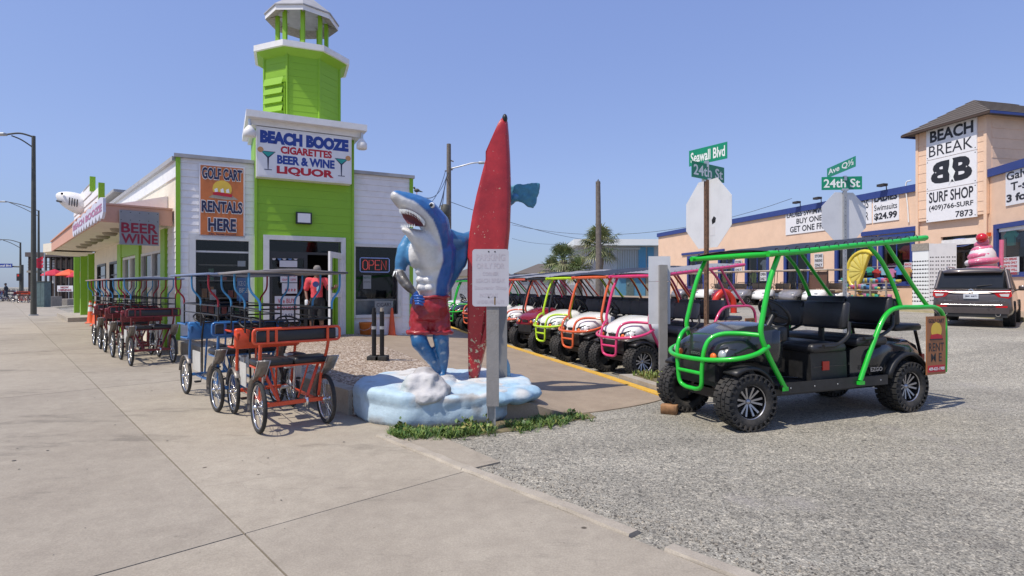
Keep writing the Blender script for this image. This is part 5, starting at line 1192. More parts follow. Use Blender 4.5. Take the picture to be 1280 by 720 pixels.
row = [  # dx, dy, body, tube, seat, canopy, label
 ((0, 0), 'body_white', 'tube_pink', 'seat_grey', 'canopy_grey', 'white golf cart with hot pink tube frame, nearest in the parked row'),
 ((-.57, 1.32), 'body_white', 'tube_orange', 'seat_grey', 'canopy_black', 'white golf cart with orange tube frame parked beside the pink framed one'),
 ((-1.08, 2.75), 'body_white', 'tube_lime', 'seat_grey', 'canopy_black', 'white golf cart with lime yellow tube frame between orange and dark red carts'),
 ((-1.56, 4.1), 'body_red', 'tube_black', 'seat_black', 'canopy_grey', 'dark red golf cart without front guard beside the lime framed cart'),
 ((-2.1, 5.5), 'body_white', 'tube_coral', 'seat_black', 'canopy_grey', 'white golf cart with coral frame just right of the red surfboard'),
 ((-2.65, 6.9), 'body_white', 'tube_pink', 'seat_black', 'canopy_black', 'golf cart with pink frame almost hidden behind the surfboard sign'),
 ((-3.35, 9.0), 'body_red', 'tube_orange', 'seat_grey', 'canopy_grey', 'small looking golf cart with orange frame left of the red surfboard'),
 ((-4.0, 10.4), 'body_black', 'tube_green', 'seat_black', 'canopy_black', 'far golf cart with dark body and green frame glimpsed behind the shark'),
 ((-4.75, 12.2), 'body_white', 'tube_green', 'seat_black', 'canopy_black', 'farthest golf cart of the row behind the shark statue'),
]
carts = []
for (dx, dy), bd, tb, se, ca_, lab in row:
    x, y = pinkO.x+dx, pinkO.y+dy
    sw_ = {'body_black': bd, 'tube_green': tb, 'seat_black': se, 'canopy_black': ca_}
    skip = ('brush_guard', 'guard_rung', 'bumper_bar') if bd == 'body_red' and tb == 'tube_black' else ()
    x += (rnd()-.5)*.12*(dx != 0); y += (rnd()-.5)*.14*(dx != 0); c = copy_tree(proto, (x, y, g(x, y)), hd2-PI/2+R((rnd()-.5)*6)*(dx != 0), lab, GR_, sw_, skip); c['category'] = 'golf cart'; carts.append(c)
# dark front seat pods stay black under white bodies: handled by material name
place(proto, CO.x, CO.y, ang0); ROOTM[proto.name] = Matrix.Translation((CO.x, CO.y, 0)) @ Matrix.Rotation(ang0-PI/2, 4, 'Z')
Mg = ROOTM[proto.name]
MB(Mg).text('E-Z-GO', -.09, .09, .745, .775, 0, bold=.02)
def cart_text(M_, parent):
    # badge on the cowl and on the rear side of the body (faces left side of the cart)
    Mf = M_ @ Matrix.Translation((0, 1.455, 0)) @ Matrix.Rotation(PI, 4, 'Z'); MB(Mf).text('EZGO', -.075, .075, .745, .775, -.001, bold=.03).build('lettering', 'rim_silver', parent)
    Ml = M_ @ Matrix.Translation((-.547, -.72, 0)) @ Matrix.Rotation(-PI/2, 4, 'Z'); MB(Ml).text('EZGO', -.12, .08, .51, .56, -.002, bold=.03).build('lettering', 'rim_silver', parent)
cart_text(Mg, proto)
MB(Mg).box(-.512, -.5, .02, .12, .56, .66).build('side_reflector', 'reflector_red', proto)
Mr = Mg @ Matrix.Translation((-.63, -1.70, -.02)) @ Matrix.Rotation(-PI/2, 4, 'Z') ; Mr = Mg @ Matrix.Translation((-.655, -1.58, .02)) @ Matrix.Rotation(R(-90+0), 4, 'Z')
rent_sign(Mr)
Mp = ROOTM[carts[0].name]; rent_sign(Mp @ Matrix.Translation((-.655, -1.6, 0)) @ Matrix.Rotation(R(-90), 4, 'Z') @ Matrix.Scale(.9, 4), lab='small brown rental board on the pink rear hoop')
# wood chock
q = P(839, 519, 0); mat('wood_block', (.30, .16, .075), .8, var=.3, scale=20, dirt=.3)
tag(MB(frame(q.x, q.y+.08, 0, R(-25))).rbox((0, 0, .055), (.095, .06, .055), .01, 2).build('wood_block', 'wood_block', None, (q.x, q.y+.08, 0)), 'short brown wood block chocking the green cart front wheel', 'wood block')
# ------------------------------------------------------------------ surreys
mat('surrey_red', (.72, .075, .02), .35, var=.12, scale=7, coat=.3, dirt=.15, dirtcol=(.3, .06, .03)); mat('surrey_blue', (.03, .16, .42), .35, var=.12, coat=.3, dirt=.15, dirtcol=(.1, .15, .2)); mat('surrey_dark_red', (.17, .012, .02), .4, var=.2, coat=.2, dirt=.2, dirtcol=(.2, .08, .06))
mat('post_blue', (.05, .25, .5), .4); mat('post_red', (.3, .012, .03), .4); mat('awning_grey', (.27, .25, .25), .7, var=.08, dirt=.2); mat('awning_blue', (.18, .23, .36), .7, var=.08); mat('awning_pink', (.38, .25, .24), .7, var=.08)
mat('fender_steel', (.24, .22, .20), .45, .4, var=.3, scale=18, dirt=.4, dirtcol=(.12, .09, .07)); mat('side_panel', (.55, .54, .5), .5, dirt=.3)
SW_ = {}
def spoked(parent, x, y, r, side, nm='wheel'):
    if (r, side) not in SW_:
        def mk(b, nm_, m_):
            me = bpy.data.meshes.new(nm_); me.from_pydata(b.v, [], b.f); me.polygons.foreach_set('use_smooth', b.s); me.materials.append(MATS[m_]); return me
        t_ = MB(); t_.tube([(0, r*.93*math.cos(a*PI/16), r*.93*math.sin(a*PI/16)) for a in range(32)], r*.085, 8, True)
        rm = MB(); rm.tube([(0, r*.84*math.cos(a*PI/16), r*.84*math.sin(a*PI/16)) for a in range(32)], r*.035, 5, True)
        sp_ = MB()
        for k in range(20):
            a = 2*PI*k/20; a2 = a+(.35 if k % 2 else -.35); sx = (.022 if k % 4 < 2 else -.022)
            sp_.tube([(sx, r*.1*math.cos(a), r*.1*math.sin(a)), (0, r*.83*math.cos(a2), r*.83*math.sin(a2))], .0022, 3, caps=False)
        hb = MB(); hb.lathe([(0, -.05), (r*.06, -.05), (r*.1, -.03), (r*.1, -.024), (r*.05, -.02), (r*.05, .02), (r*.1, .024), (r*.1, .03), (r*.06, .05), (0, .05)], 12, 'x'); hb.lathe([(r*.24, side*-.035), (r*.24, side*-.03), (0, side*-.03)], 18, 'x')
        SW_[(r, side)] = (mk(t_, 'tyre', 'rubber'), mk(rm, 'rim', 'chrome'), mk(sp_, 'spokes', 'chrome'), mk(hb, 'hub', 'chrome'))
    t_, rm, sp_, hb = SW_[(r, side)]
    w_ = piece(nm, t_, parent, None, Matrix.Translation((x, y, r))); piece('rim', rm, w_); piece('spokes', sp_, w_); piece('hub', hb, w_); return w_
def surrey(name, label, fr='surrey_red', pc=('post_blue', 'post_red'), aw='awning_grey', L=1.12, group='pedal surreys parked on the sidewalk'):
    t = thing(name, label, 'surrey', (0, 0, 0), 0, group); h = .345; r = .262
    for sx in (-1, 1): spoked(t, sx*h, 0, r, sx); spoked(t, sx*h*.96, L, r*.96, sx)
    T_ = lambda nm, m_, *paths, rad=.017, n=7: [MB().tube(p, rad, n).build(nm, m_, t) for p in paths]
    # square section axle and ladder frame
    MB().box(-h+.04, h-.04, -.02, .02, .25, .29).build('rear_axle', fr, t); MB().box(-h+.05, h-.05, L-.018, L+.018, .24, .275).build('front_axle', fr, t)
    for sx in (-1, 1):
        MB().box(sx*.24-.014, sx*.24+.014, .022, L-.02, .26, .285).build('side_rail', fr, t)
        T_('upright', fr, curve([(sx*.3, .1, .29), (sx*.32, .05, .6), (sx*.34, -.04, .8), (sx*.35, -.11, 1.05)]))
        T_('brace', fr, [(sx*.14, .02, .29), (sx*.3, .1, .66)]); T_('brace', fr, [(sx*.1, .16, .28), (sx*.2, .12, .66)], rad=.01)
        # rear fender: arc over the wheel and a plate rising to the seat side
        b = MB(); rings = []
        for k in range(12):
            a = R(-15+k*11); c_, s_ = math.cos(a), math.sin(a); rr_ = r*1.12
            if k < 9: p = Vector((0, c_*rr_, r+s_*rr_)); wd = .035+.01*k/4
            else: p = Vector((0, -.03-.06*(k-8), r*2.1+.065*(k-8))); wd = .05
            rings.append([p+Vector((sx*h-wd, 0, 0)), p+Vector((sx*h, 0, .012)), p+Vector((sx*h+wd, 0, 0)), p+Vector((sx*h+wd, 0, -.006)), p+Vector((sx*h-wd, 0, -.006))])
        b.loft(rings, smooth=True, caps=True); fdm = b.build('fender', 'fender_steel', t)
        b = MB(); b.tube([(sx*h-.055, -.02, r*2.1), (sx*h-.055, -.2, r*2.1+.2), (sx*h+.055, -.22, r*2.1+.2), (sx*h+.055, -.02, r*2.1)], .006, 5); b.build('rim_wire', 'aluminium', fdm)
        b = MB(); rings = []
        for k in range(9):
            a = R(10+k*16); rr_ = r*1.08; p = Vector((sx*h*.96, L+math.cos(a)*rr_, r*.96+math.sin(a)*rr_)); rings.append([p+Vector((-.03, 0, 0)), p+Vector((.03, 0, 0)), p+Vector((.03, 0, -.006)), p+Vector((-.03, 0, -.006))])
        b.loft(rings, caps=True).build('fender', 'fender_steel', t)
        T_('front_upright', fr, curve([(sx*.3, L*.94, .28), (sx*.32, L*.9, .6), (sx*.33, L*.82, .95)]), rad=.017); T_('front_upright', fr, [(sx*.12, L*.94, .28), (sx*.12, L*.85, .9)], rad=.013)
        MB().box(sx*.3-.004, sx*.3+.004, L*.6, L*.85, .36, .62).build('side_panel', 'side_panel', t)
        # saddle
        b = MB(); b.rbox((sx*.17, L*.42, .70), (.09, .12, .035), .03, 3, warp=lambda q: Vector((q.x*(1-.45*max(0, q.y/.12)), q.y, q.z))); sd2 = b.build('saddle', 'seat_black', t); T_('saddle_post', 'aluminium', [(sx*.17, L*.42, .66), (sx*.17, L*.47, .29)], rad=.013)
        # cranks and pedals
        b = MB(); b.cyl((sx*.17-.05, L*.72, .3), (sx*.17+.05, L*.72, .3), .02, 8); b.lathe([(0, sx*.17+.03), (.085, sx*.17+.03), (.085, sx*.17+.034), (0, sx*.17+.034)], 20, 'x', (0, L*.72, .3)); b.tube([(sx*.17-.05, L*.72, .3), (sx*.17-.06, L*.72+.1, .2)], .008, 5); b.tube([(sx*.17+.05, L*.72, .3), (sx*.17+.06, L*.72-.1, .4)], .008, 5); ck = b.build('crank', 'aluminium', t)
        MB().box(sx*.17-.13, sx*.17-.06, L*.72+.06, L*.72+.13, .19, .21).build('pedal', 'black_plastic', t); MB().box(sx*.17+.06, sx*.17+.13, L*.72-.13, L*.72-.06, .39, .41).build('pedal', 'black_plastic', t)
        # steering wheels
        b = MB(); c = Vector((sx*.2, L*.74, 1.06)); b.L = Matrix.Translation(c) @ Matrix.Rotation(R(28), 4, 'X')
        b.tube([(.13*math.cos(a*PI/12), .13*math.sin(a*PI/12), 0) for a in range(24)], .011, 6, True)
        for a in (90, 210, 330): b.tube([(0, 0, -.015), (.13*math.cos(R(a)), .13*math.sin(R(a)), 0)], .01, 4)
        b.L = None; b.tube([c, c+Vector((0, .12, -.25)), (sx*.17, L*.9, .3)], .012, 6); b.build('steering_wheel', 'black_plastic', t)
    # chain and electric bits under the seats
    b = MB(); b.tube([(.13, L*.72, .385), (.13, .1, .30)], .005, 4); b.tube([(.13, L*.72, .215), (.13, .1, .24)], .005, 4); b.tube([(-.13, L*.72, .385), (-.13, .1, .30)], .005, 4); b.build('chain', 'black_steel', t)
    b = MB(); b.tube([(h, 0, r), (-h, 0, r)], .012, 6); b.lathe([(0, -.01), (.06, -.01), (.06, .01), (0, .01)], 16, 'x', (.13, .0, r)); b.build('drive_shaft', 'chrome', t)
    # bench: cushion of two pads, backrest in a tube loop
    b = MB()
    for sx in (-1, 1): b.rbox((sx*.19, .12, .70), (.19, .15, .035), .03)
    b.build('bench_seat', 'seat_black', t); MB().box(-.37, .37, 0, .26, .645, .663).build('seat_board', fr, t)
    b = MB(); b.rbox((0, -.13, .98), (.40, .022, .062), .02, 3); b.build('backrest', 'seat_black', t)
    loop = []
    for cx, cz_, a0 in ((.40, 1.02, 0), (-.40, 1.02, 90), (-.40, .95, 180), (.40, .95, 270)): loop += [(cx+.035*math.cos(R(a0+k*22.5)), -.155, cz_+.035*math.sin(R(a0+k*22.5))) for k in range(5)]
    MB().tube(loop, .014, 6, True).build('backrest_frame', fr, t)
    for sx in (-.3, -.22, .3): MB().box(sx-.012, sx+.012, -.175, -.155, .92, 1.05).build('backrest_strap', fr, t)
    # dash and front basket
    b = MB(); b.rbox((0, L*.86, .88), (.36, .04, .12), .03); b.build('dash_panel', fr, t)
    loop = [(x, y, .97) for x, y in ((-.4, L*.8), (-.4, L*1.02), (-.34, L*1.08), (.34, L*1.08), (.4, L*1.02), (.4, L*.8))]; MB().tube(curve(loop, 4), .012, 6).build('front_rail', fr, t)
    loop = [(x, y, .78) for x, y in ((-.36, L*.85), (-.38, L*1.0), (-.3, L*1.07), (.3, L*1.07), (.38, L*1.0), (.36, L*.85))]; MB().tube(curve(loop, 4), .011, 6).build('front_rail', fr, t)
    T_('front_rail', fr, [(-.2, L*1.07, .78), (-.2, L*1.08, .97)], [(.2, L*1.07, .78), (.2, L*1.08, .97)], rad=.01)
    # black canopy frame
    for sx in (-1, 1):
        T_('canopy_rail', 'black_steel', [(sx*.36, -.12, 1.25), (sx*.36, L*1.0, 1.25)], rad=.010)
        T_('canopy_rail', 'black_steel', [(sx*.36, -.12, 1.14), (sx*.36, L*1.0, 1.14)], rad=.008)
        for y in (-.12, L*.42, L*.98): T_('canopy_strut', 'black_steel', [(sx*.36, y, 1.26), (sx*.36, y, .98)], rad=.010)
        for k, y in enumerate((-.12, L*.42, L*.98)):
            T_('canopy_post', pc[(k+(sx > 0)) % 2], curve([(sx*.36, y, 1.24), (sx*.37, y+.0, 1.33), (sx*.45, y+.02, 1.45), (sx*.46, y+.02, 1.62)]), rad=.0115)
    T_('canopy_rail', 'black_steel', [(-.36, -.12, 1.25), (.36, -.12, 1.25)], [(-.36, L, 1.25), (.36, L, 1.25)], [(-.36, -.12, 1.14), (.36, -.12, 1.14)], rad=.009)
    b = MB(); vs = []; ny = 12
    for j in range(ny+1):
        y = -.22+(L+.34)*j/ny
        for i in range(7): a = -1+i/3; vs.append(Vector((a*.49, y, 1.625+.03*(1-a*a)*1+.008*math.sin(j*1.9)*(1-a*a))))
    m_ = len(vs); vs += [v-Vector((0, 0, .01)) for v in vs]; fs = [(j*7+i, j*7+i+1, (j+1)*7+i+1, (j+1)*7+i) for j in range(ny) for i in range(6)]; fs += [tuple(q+m_ for q in f[::-1]) for f in fs]
    for sx in (0, 6): fs += [(j*7+sx, (j+1)*7+sx, (j+1)*7+sx+m_, j*7+sx+m_) for j in range(ny)]
    for j in (0, ny): fs += [(j*7+i, j*7+i+1, j*7+i+1+m_, j*7+i+m_) for i in range(6)]
    b.add(vs, fs, True); b.build('canopy', aw, t)
    b = MB(); b.tube([(-.49, -.22, 1.625), (.49, -.22, 1.625), (.49, L+.12, 1.625), (-.49, L+.12, 1.625)], .014, 5, True); b.build('canopy_edge', aw, t)
    # small white box and pail behind the saddles
    b = MB(); b.cyl((.06, .36, .58), (.06, .36, .74), .05, 12); b.build('pail', 'galvanised', t)
    return t
ax = math.atan2(.735, -.68)-PI/2
def psur(t, x, y, da=0): t.location = (x, y, 0.02); t.rotation_euler = (0, 0, ax+da); ROOTM[t.name] = Matrix.Translation((x, y, 0.02)) @ Matrix.Rotation(ax+da, 4, 'Z')
s0 = surrey('surrey', 'nearest orange red pedal surrey with two black steering wheels', 'surrey_red', ('post_blue', 'post_blue'))
s1 = surrey('surrey', 'blue framed pedal surrey just behind the orange red one', 'surrey_blue', ('post_red', 'post_blue'), 'awning_blue', 1.5)
s2 = surrey('surrey', 'dark red pedal surrey with wide backrest, nearest of those beside the side windows', 'surrey_dark_red', ('post_blue', 'post_red'), 'awning_blue', 1.2)
s2b = copy_tree(s2, (0, 0, 0), 0, 'middle dark red pedal surrey under a pinkish canopy', None, {'awning_blue': 'awning_pink'}); s2c = copy_tree(s2, (0, 0, 0), 0, 'rearmost dark red pedal surrey next to the orange cones', None, {'awning_blue': 'awning_pink'})
psur(s0, -2.29, 5.87, R(-4)); psur(s1, -3.24, 6.86); psur(s2, -6.86, 10.68); psur(s2b, -8.1, 11.95); psur(s2c, -9.5, 13.5)
# striped cones by the surreys
mat('cone_red_orange', (.75, .09, .02), .5)
for k, (px, py) in enumerate(((113, 404), (119.5, 407), (124, 403))):
    q = P(px, py, .02); cone(q.x, q.y, .02, .92, ('leftmost', 'middle', 'rightmost')[k]+' of three striped orange cones behind the surreys', 'striped cones behind the surreys', 'cone_orange', True)
# ------------------------------------------------------------------ person
def person(name, label, px, py, zf, hgt, cols, pose, vox=.014, rz=0):
    q0 = P(px, py, zf) if py > 360 else None
    t = thing(name, label, 'person', (q0.x, q0.y, zf), rz); M_ = ROOTM[t.name] @ Matrix.Scale(hgt/1.76, 4)
    J = pose
    def ch(b, pts, step=7):
        for (c0, r0), (c1, r1) in zip(pts, pts[1:]):
            c0, c1 = Vector(c0), Vector(c1)
            for k in range(step+1): u_ = k/step; b.ball(c0.lerp(c1, u_), r0+(r1-r0)*u_, 5)
    b = MB(M_)
    ch(b, [((0, 0, .98), .13), ((0, 0, 1.15), .125), ((0, -.01, 1.33), .14), ((0, .0, 1.42), .1), ((0, -.01, 1.52), .055), ((.01, -.03, 1.58), .05)])
    for sx in (-1, 1): ch(b, [((sx*.07, -.01, 1.36), .1), ((sx*.17, 0, 1.42), .065)])
    # head with nose and ears
    H_ = Vector(J['head']); b.ball(H_, (.078, .095, .115), 8); b.ball(H_+Vector((0, -.06, -.05)), (.05, .05, .055), 6); b.ball(H_+Vector((0, -.1, -.01)), (.014, .02, .025), 5)
    for sx in (-1, 1): b.ball(H_+Vector((sx*.08, 0, -.005)), (.012, .022, .03), 5)
    for arm in J['arms']: ch(b, arm)
    for leg in J['legs']: ch(b, leg)
    remesh(b, 'body', cols[0], t, vox, None, 2)
    for sx in (-1, 1): MB(M_).ball(H_+Vector((sx*.03, -.088, .015)), .009, 5).build('eye', 'letter_white', t)
    for arm in J['arms']:
        w_ = Vector(arm[-1][0]); d = (w_-Vector(arm[-2][0])).normalized(); sd2 = Vector((1, 0, 0)) if abs(d.x) < .7 else Vector((0, 0, 1))
        hb = MB(M_); hb.ball(w_+d*.045, (.03, .03, .045), 5); hb.build('palm', cols[0], t)
        for f in range(4): o_ = sd2*(-.024+.016*f); MB(M_).tube([w_+d*.07+o_, w_+d*(.11+.01*(f in (1, 2)))+o_+Vector((0, -.008, 0)), w_+d*(.135+.012*(f in (1, 2)))+o_+Vector((0, .004, 0))], [.0085, .008, .006], 6).build('finger', cols[0], t)
        MB(M_).tube([w_+d*.02+sd2*.03, w_+d*.06+sd2*.048, w_+d*.09+sd2*.045], [.01, .009, .007], 6).build('thumb', cols[0], t)
    b = MB(M_); ch(b, [((0, 0, .98), .148), ((0, -.005, 1.15), .143), ((0, -.01, 1.33), .155), ((0, 0, 1.42), .11)])
    for arm in J['arms']:
        s_ = Vector(arm[0][0]); e_ = Vector(arm[1][0]); ch(b, [(s_*.6+Vector((0, 0, .55)), .09), (s_, .085), (s_.lerp(e_, .75), .075)])
    remesh(b, 'shirt', cols[1], t, vox, None, 2, .006, 14)
    b = MB(M_); ch(b, [((0, 0, .96), .155), ((0, 0, .9), .15)])
    for leg in J['legs']: a, k_ = Vector(leg[0][0]), Vector(leg[1][0]); ch(b, [(a, .115), (a.lerp(k_, J.get('short', .92)), .1)])
    remesh(b, 'shorts', cols[2], t, vox, None, 2, .006, 12)
    for leg in J['legs']: f_ = Vector(leg[-1][0]); MB(M_).rbox((f_.x, f_.y-.05, .045), (.048, .13, .045), .035).build('shoe', cols[3], t)
    b = MB(M_); b.lathe([(0, .125), (.05, .118), (.085, .07), (.092, .02), (.088, .0)], 18, 'z', H_+Vector((0, 0, .015))); b.box(H_.x-.06, H_.x+.06, H_.y-.17, H_.y-.07, H_.z+.03, H_.z+.042); b.build('cap', cols[4], t)
    return t
mat('shirt_coral', (.68, .07, .085), .8, var=.12, scale=6); mat('shorts_black', (.02, .02, .022), .85); mat('shoe_dark', (.05, .05, .055), .7); mat('cap_grey', (.2, .18, .17), .8)
pose = {'head': (.02, -.06, 1.65), 'arms': [[((-.19, 0, 1.42), .055), ((-.26, .02, 1.17), .045), ((-.2, -.12, .95), .033)], [((.19, 0, 1.42), .055), ((.30, -.02, 1.2), .045), ((.42, -.12, 1.25), .033)]],
        'legs': [[((-.09, 0, .9), .085), ((-.11, -.02, .5), .062), ((-.12, .02, .09), .042)], [((.09, 0, .9), .085), ((.11, -.02, .5), .062), ((.12, .02, .09), .042)]]}
man = person('person', 'man in a coral red printed t-shirt and black shorts standing in the shop doorway', 396, 424, .25, 1.72, ('skin_dark', 'shirt_coral', 'shorts_black', 'shoe_dark', 'cap_grey'), pose, rz=R(8))
Mm = ROOTM[man.name]; mat('print_navy', (.03, .04, .15), .7); mat('print_pale', (.3, .5, .6), .7)
b = MB(Mm); b.lathe([(0, 0), (.07, .0)], 14, 'y', (.01, -.176, 1.3)); b.build('shirt_print', 'print_navy', man); b = MB(Mm); b.prism([(.03, 1.28), (.09, 1.26), (.08, 1.12), (.03, 1.14)], -.175, -.168); b.build('shirt_print', 'print_pale', man)
MB(Mm).rbox((-.2, -.17, .87), (.035, .02, .07), .015).build('pocket_cloth', 'letter_white', man)
# far pedestrian
mat('dark_cloth', (.03, .04, .06), .8)
pose2 = {'head': (0, -.03, 1.66), 'arms': [[((-.19, 0, 1.42), .055), ((-.24, .1, 1.17), .045), ((-.22, .16, .95), .033)], [((.19, 0, 1.42), .055), ((.24, -.08, 1.18), .045), ((.22, -.2, 1.0), .033)]],
         'legs': [[((-.08, 0, .9), .085), ((-.1, -.16, .5), .062), ((-.1, -.22, .09), .042)], [((.08, 0, .9), .085), ((.1, .1, .5), .062), ((.1, .3, .12), .042)]], 'short': 1.0}
person('person', 'far pedestrian in dark clothes walking along the left sidewalk', 7.5, 377, 0, 1.8, ('skin_dark', 'dark_cloth', 'dark_cloth', 'shoe_dark', 'dark_cloth'), pose2, .03, rz=R(-60))
# ------------------------------------------------------------------ street furniture
def octagon(M_, R_, y, d, nm, m_, parent):
    a0 = R(22.5); R2 = R_/math.cos(a0); return MB(M_).prism([(R2*math.cos(a0+k*PI/4), R2*math.sin(a0+k*PI/4)) for k in range(8)], y, y+d).build(nm, m_, parent)
mat('stop_red', (.45, .01, .015), .4); mat('rust_post', (.16, .09, .055), .8, .2, var=.4, scale=20)
def street_sign(px, Y, zb, yoct, roct, yaw_oct, s1_, s2_, lab, postm, sticker=False):
    q = at(px, 358, Y); t = thing('stop_sign', lab, 'stop sign', (q.x, Y, zb), 0)
    ztop = at(px, (s2_[4]+s2_[6])/2, Y).z
    b = MB(frame(q.x, Y, 0, yaw_oct)); b.box(-.035, -.025, -.02, .02, zb, ztop); b.box(.025, .035, -.02, .02, zb, ztop); b.box(-.025, .025, -.02, -.012, zb, ztop); b.build('post', postm, t)
    b = MB(frame(q.x, Y, 0, yaw_oct))
    for k in range(40): z = zb+.3+k*(ztop-zb-.4)/40; b.box(-.006, .006, -.0225, -.0205, z, z+.012)
    b.build('post_hole', 'black_steel', t)
    zc = at(px, yoct, Y).z; Mo = Matrix.Translation((q.x, Y, zc)) @ Matrix.Rotation(yaw_oct, 4, 'Z')
    pl = octagon(Mo, roct, .024, .004, 'octagon_plate', 'sign_back', t); octagon(Mo, roct*.97, .029, .001, 'octagon_face', 'stop_red', pl)
    Mf = Mo @ Matrix.Rotation(PI, 4, 'Z'); MB(Mf).text('STOP', -roct*.75, roct*.75, -roct*.3, roct*.3, -.032, bold=.03).build('lettering', 'letter_white', pl)
    if sticker:
        MB(Mo).box(.1*roct, .32*roct, .0215, .0235, -.88*roct+.12, -.62*roct+.12).build('sticker', 'paper', pl); MB(Mo).prism([(roct*.2, -.55*roct+.12), (roct*.33, -.5*roct+.12), (roct*.36, -.38*roct+.12), (roct*.27, -.32*roct+.12), (roct*.18, -.42*roct+.12)], .0215, .0235).build('sticker', 'black_steel', pl)
    for st_, x0, x1, ytl, ybl, ytr, ybr in (s1_, s2_):
        # blade through the pixel span: recover its yaw from the change of height
        hL_, hR_ = ybl-ytl, ybr-ytr; hh_ = .23 if st_ != '24th St' or True else .2
        hh_ = BH
        rat = (358-(ytr+ybr)/2)/(358-(ytl+ybl)/2); YR = 2*Y/(1+rat); YL = YR*rat; hh_ = (hL_*YL+hR_*YR)/2/FOC*.96
        pL, pR = at(x0, (ytl+ybl)/2, YL), at(x1, (ytr+ybr)/2, YR); zc2 = (pL.z+pR.z)/2; L_ = (pR.xy-pL.xy).length
        Mb = Matrix.Translation((pL.x, pL.y, zc2)) @ Matrix.Rotation(math.atan2(pR.y-pL.y, pR.x-pL.x), 4, 'Z')
        bl = MB(Mb).box(0, L_, -.004, .004, -hh_/2, hh_/2).build('name_blade', 'street_green', t)
        MB(Mb).text(st_, L_*.05, L_*.95, -hh_*.33, hh_*.33, -.006, bold=.02).build('lettering', 'letter_white', bl)
        MB(Mb @ Matrix.Translation((L_, 0, 0)) @ Matrix.Rotation(PI, 4, 'Z')).text(st_, L_*.05, L_*.95, -hh_*.33, hh_*.33, -.006, bold=.02).build('lettering', 'letter_white', bl)
    b = MB(frame(q.x, Y, 0)); b.box(-.07, .07, -.02, .02, ztop-.02, ztop+.03); b.box(-.03, .03, -.03, .03, ztop+.2, ztop+.3); b.build('bracket', 'aluminium', t)
    return t
BH = .25
street_sign(883, 8.75, 0, 267.5, .53, R(-70), ('Seawall Blvd', 861.5, 909, 188, 209, 177, 198), ('24th St', 864.5, 905, 200.5, 221, 209, 229.5), 'stop sign seen from behind on a rusty post under Seawall Blvd and 24th St blades', 'rust_post', True)

street_sign(1056, 12.0, .15, 271, .525, R(8), ('Ave Q½', 1034, 1069.5, 212, 221.5, 193, 210), ('24th St', 1027, 1077.5, 221, 238, 220, 237), 'far stop sign seen from behind under Ave Q½ and 24th St blades', 'galvanised')
# back of the small sign at the island
q = P(829, 468, .09); Y = q.y; bs2 = thing('back_sign', 'back of a pale rectangular sign on a grey post at the grass island', 'sign', (q.x, Y, .09))
MB().box(X_(812, Y), X_(839.5, Y), Y+.07, Y+.076, at(0, 405.5, Y).z, at(0, 352, Y).z).build('sign_plate', 'sign_back', bs2); MB().box(X_(812, Y), X_(839.5, Y), Y+.07, Y+.076, at(0, 351.6, Y).z, at(0, 320, Y).z).build('sign_plate', 'sign_back', bs2)
b = MB(); xa, xb = X_(824.5, Y), X_(834.5, Y); b.box(xa, xb, Y, Y+.065, .05, at(0, 331, Y).z); b.build('post', 'post_grey', bs2)
# street lights
def street_light(px, Y, ytop, r0, lab, arm, z0=0):
    q = at(px, 358, Y); zt = at(px, ytop, Y).z; t = thing('street_light', lab, 'street light', (q.x, Y, z0), 0, 'street lights along the boulevard')
    MB().tube([(q.x, Y, z0), (q.x, Y, zt)], [r0, r0*.62], 10).build('pole', 'dark_pole', t); MB().cyl((q.x, Y, z0), (q.x, Y, z0+.08), r0*1.5, 10).build('base', 'galvanised', t)
    e = at(arm[0], arm[1], Y-.6); o_ = at(arm[0]-4, arm[1]-.5, Y-.6)
    MB().tube(curve([(q.x, Y, zt-.05), Vector((q.x, Y, zt-.05)).lerp(e, .5)+Vector((0, 0, .12)), e]), .045, 6).build('arm', 'dark_pole', t)
    MB().tube(curve([(q.x, Y, zt-.6), Vector((q.x, Y, zt-.6)).lerp(e, .45)+Vector((0, 0, .1)), e+Vector((.25, 0, -.06))]), .035, 6).build('arm', 'dark_pole', t)
    MB().rbox(tuple(e+Vector((-.3, -.1, -.02))), (.38, .13, .07), .06).build('lamp_head', 'galvanised', t)
mat('dark_pole', (.085, .085, .07), .6, .2, var=.2, dirt=.2)
street_light(42, 28.4, 170, .13, 'nearest tall dark street light beside the sidewalk at far left', (8, 168))
street_light(48.3, 58, 263, .13, 'second street light with double curved arm behind the nearest one', (8, 252))
street_light(25.5, 60, 303, .12, 'third street light at the left edge beyond the traffic signal', (1, 299.5))
# traffic signal mast
t = thing('traffic_signal', 'traffic signal on a purple grey mast with a long street name sign arm', 'traffic light', tuple(at(27, 372, 56))); Y = 56
MB().tube([at(27, 375, Y), at(27, 331, Y)], .16, 8).build('mast', 'dark_pole', t); MB().tube([at(27, 333.5, Y), at(-30, 332, Y)], .07, 7).build('arm', 'dark_pole', t)
a, c = at(-8, 334.5, Y-.15), at(15, 329.5, Y-.15); MB().box(a.x, c.x, a.y, a.y+.05, a.z, c.z).build('name_sign', 'sign_blue', t); MB().text('Seawall Blvd', a.x+.3, c.x-.1, a.z+.1, c.z-.1, a.y-.01, bold=.02).build('lettering', 'letter_white', t)
a, c = at(20.5, 351, Y-.3), at(25, 342, Y-.3); MB().box(a.x, c.x, a.y, a.y+.25, a.z, c.z).build('signal_head', 'black_plastic', t); MB().lathe([(0, 0), (.11, 0)], 12, 'y', ((a.x+c.x)/2, a.y-.01, c.z-.18)).build('red_lens', 'reflector_red', t)
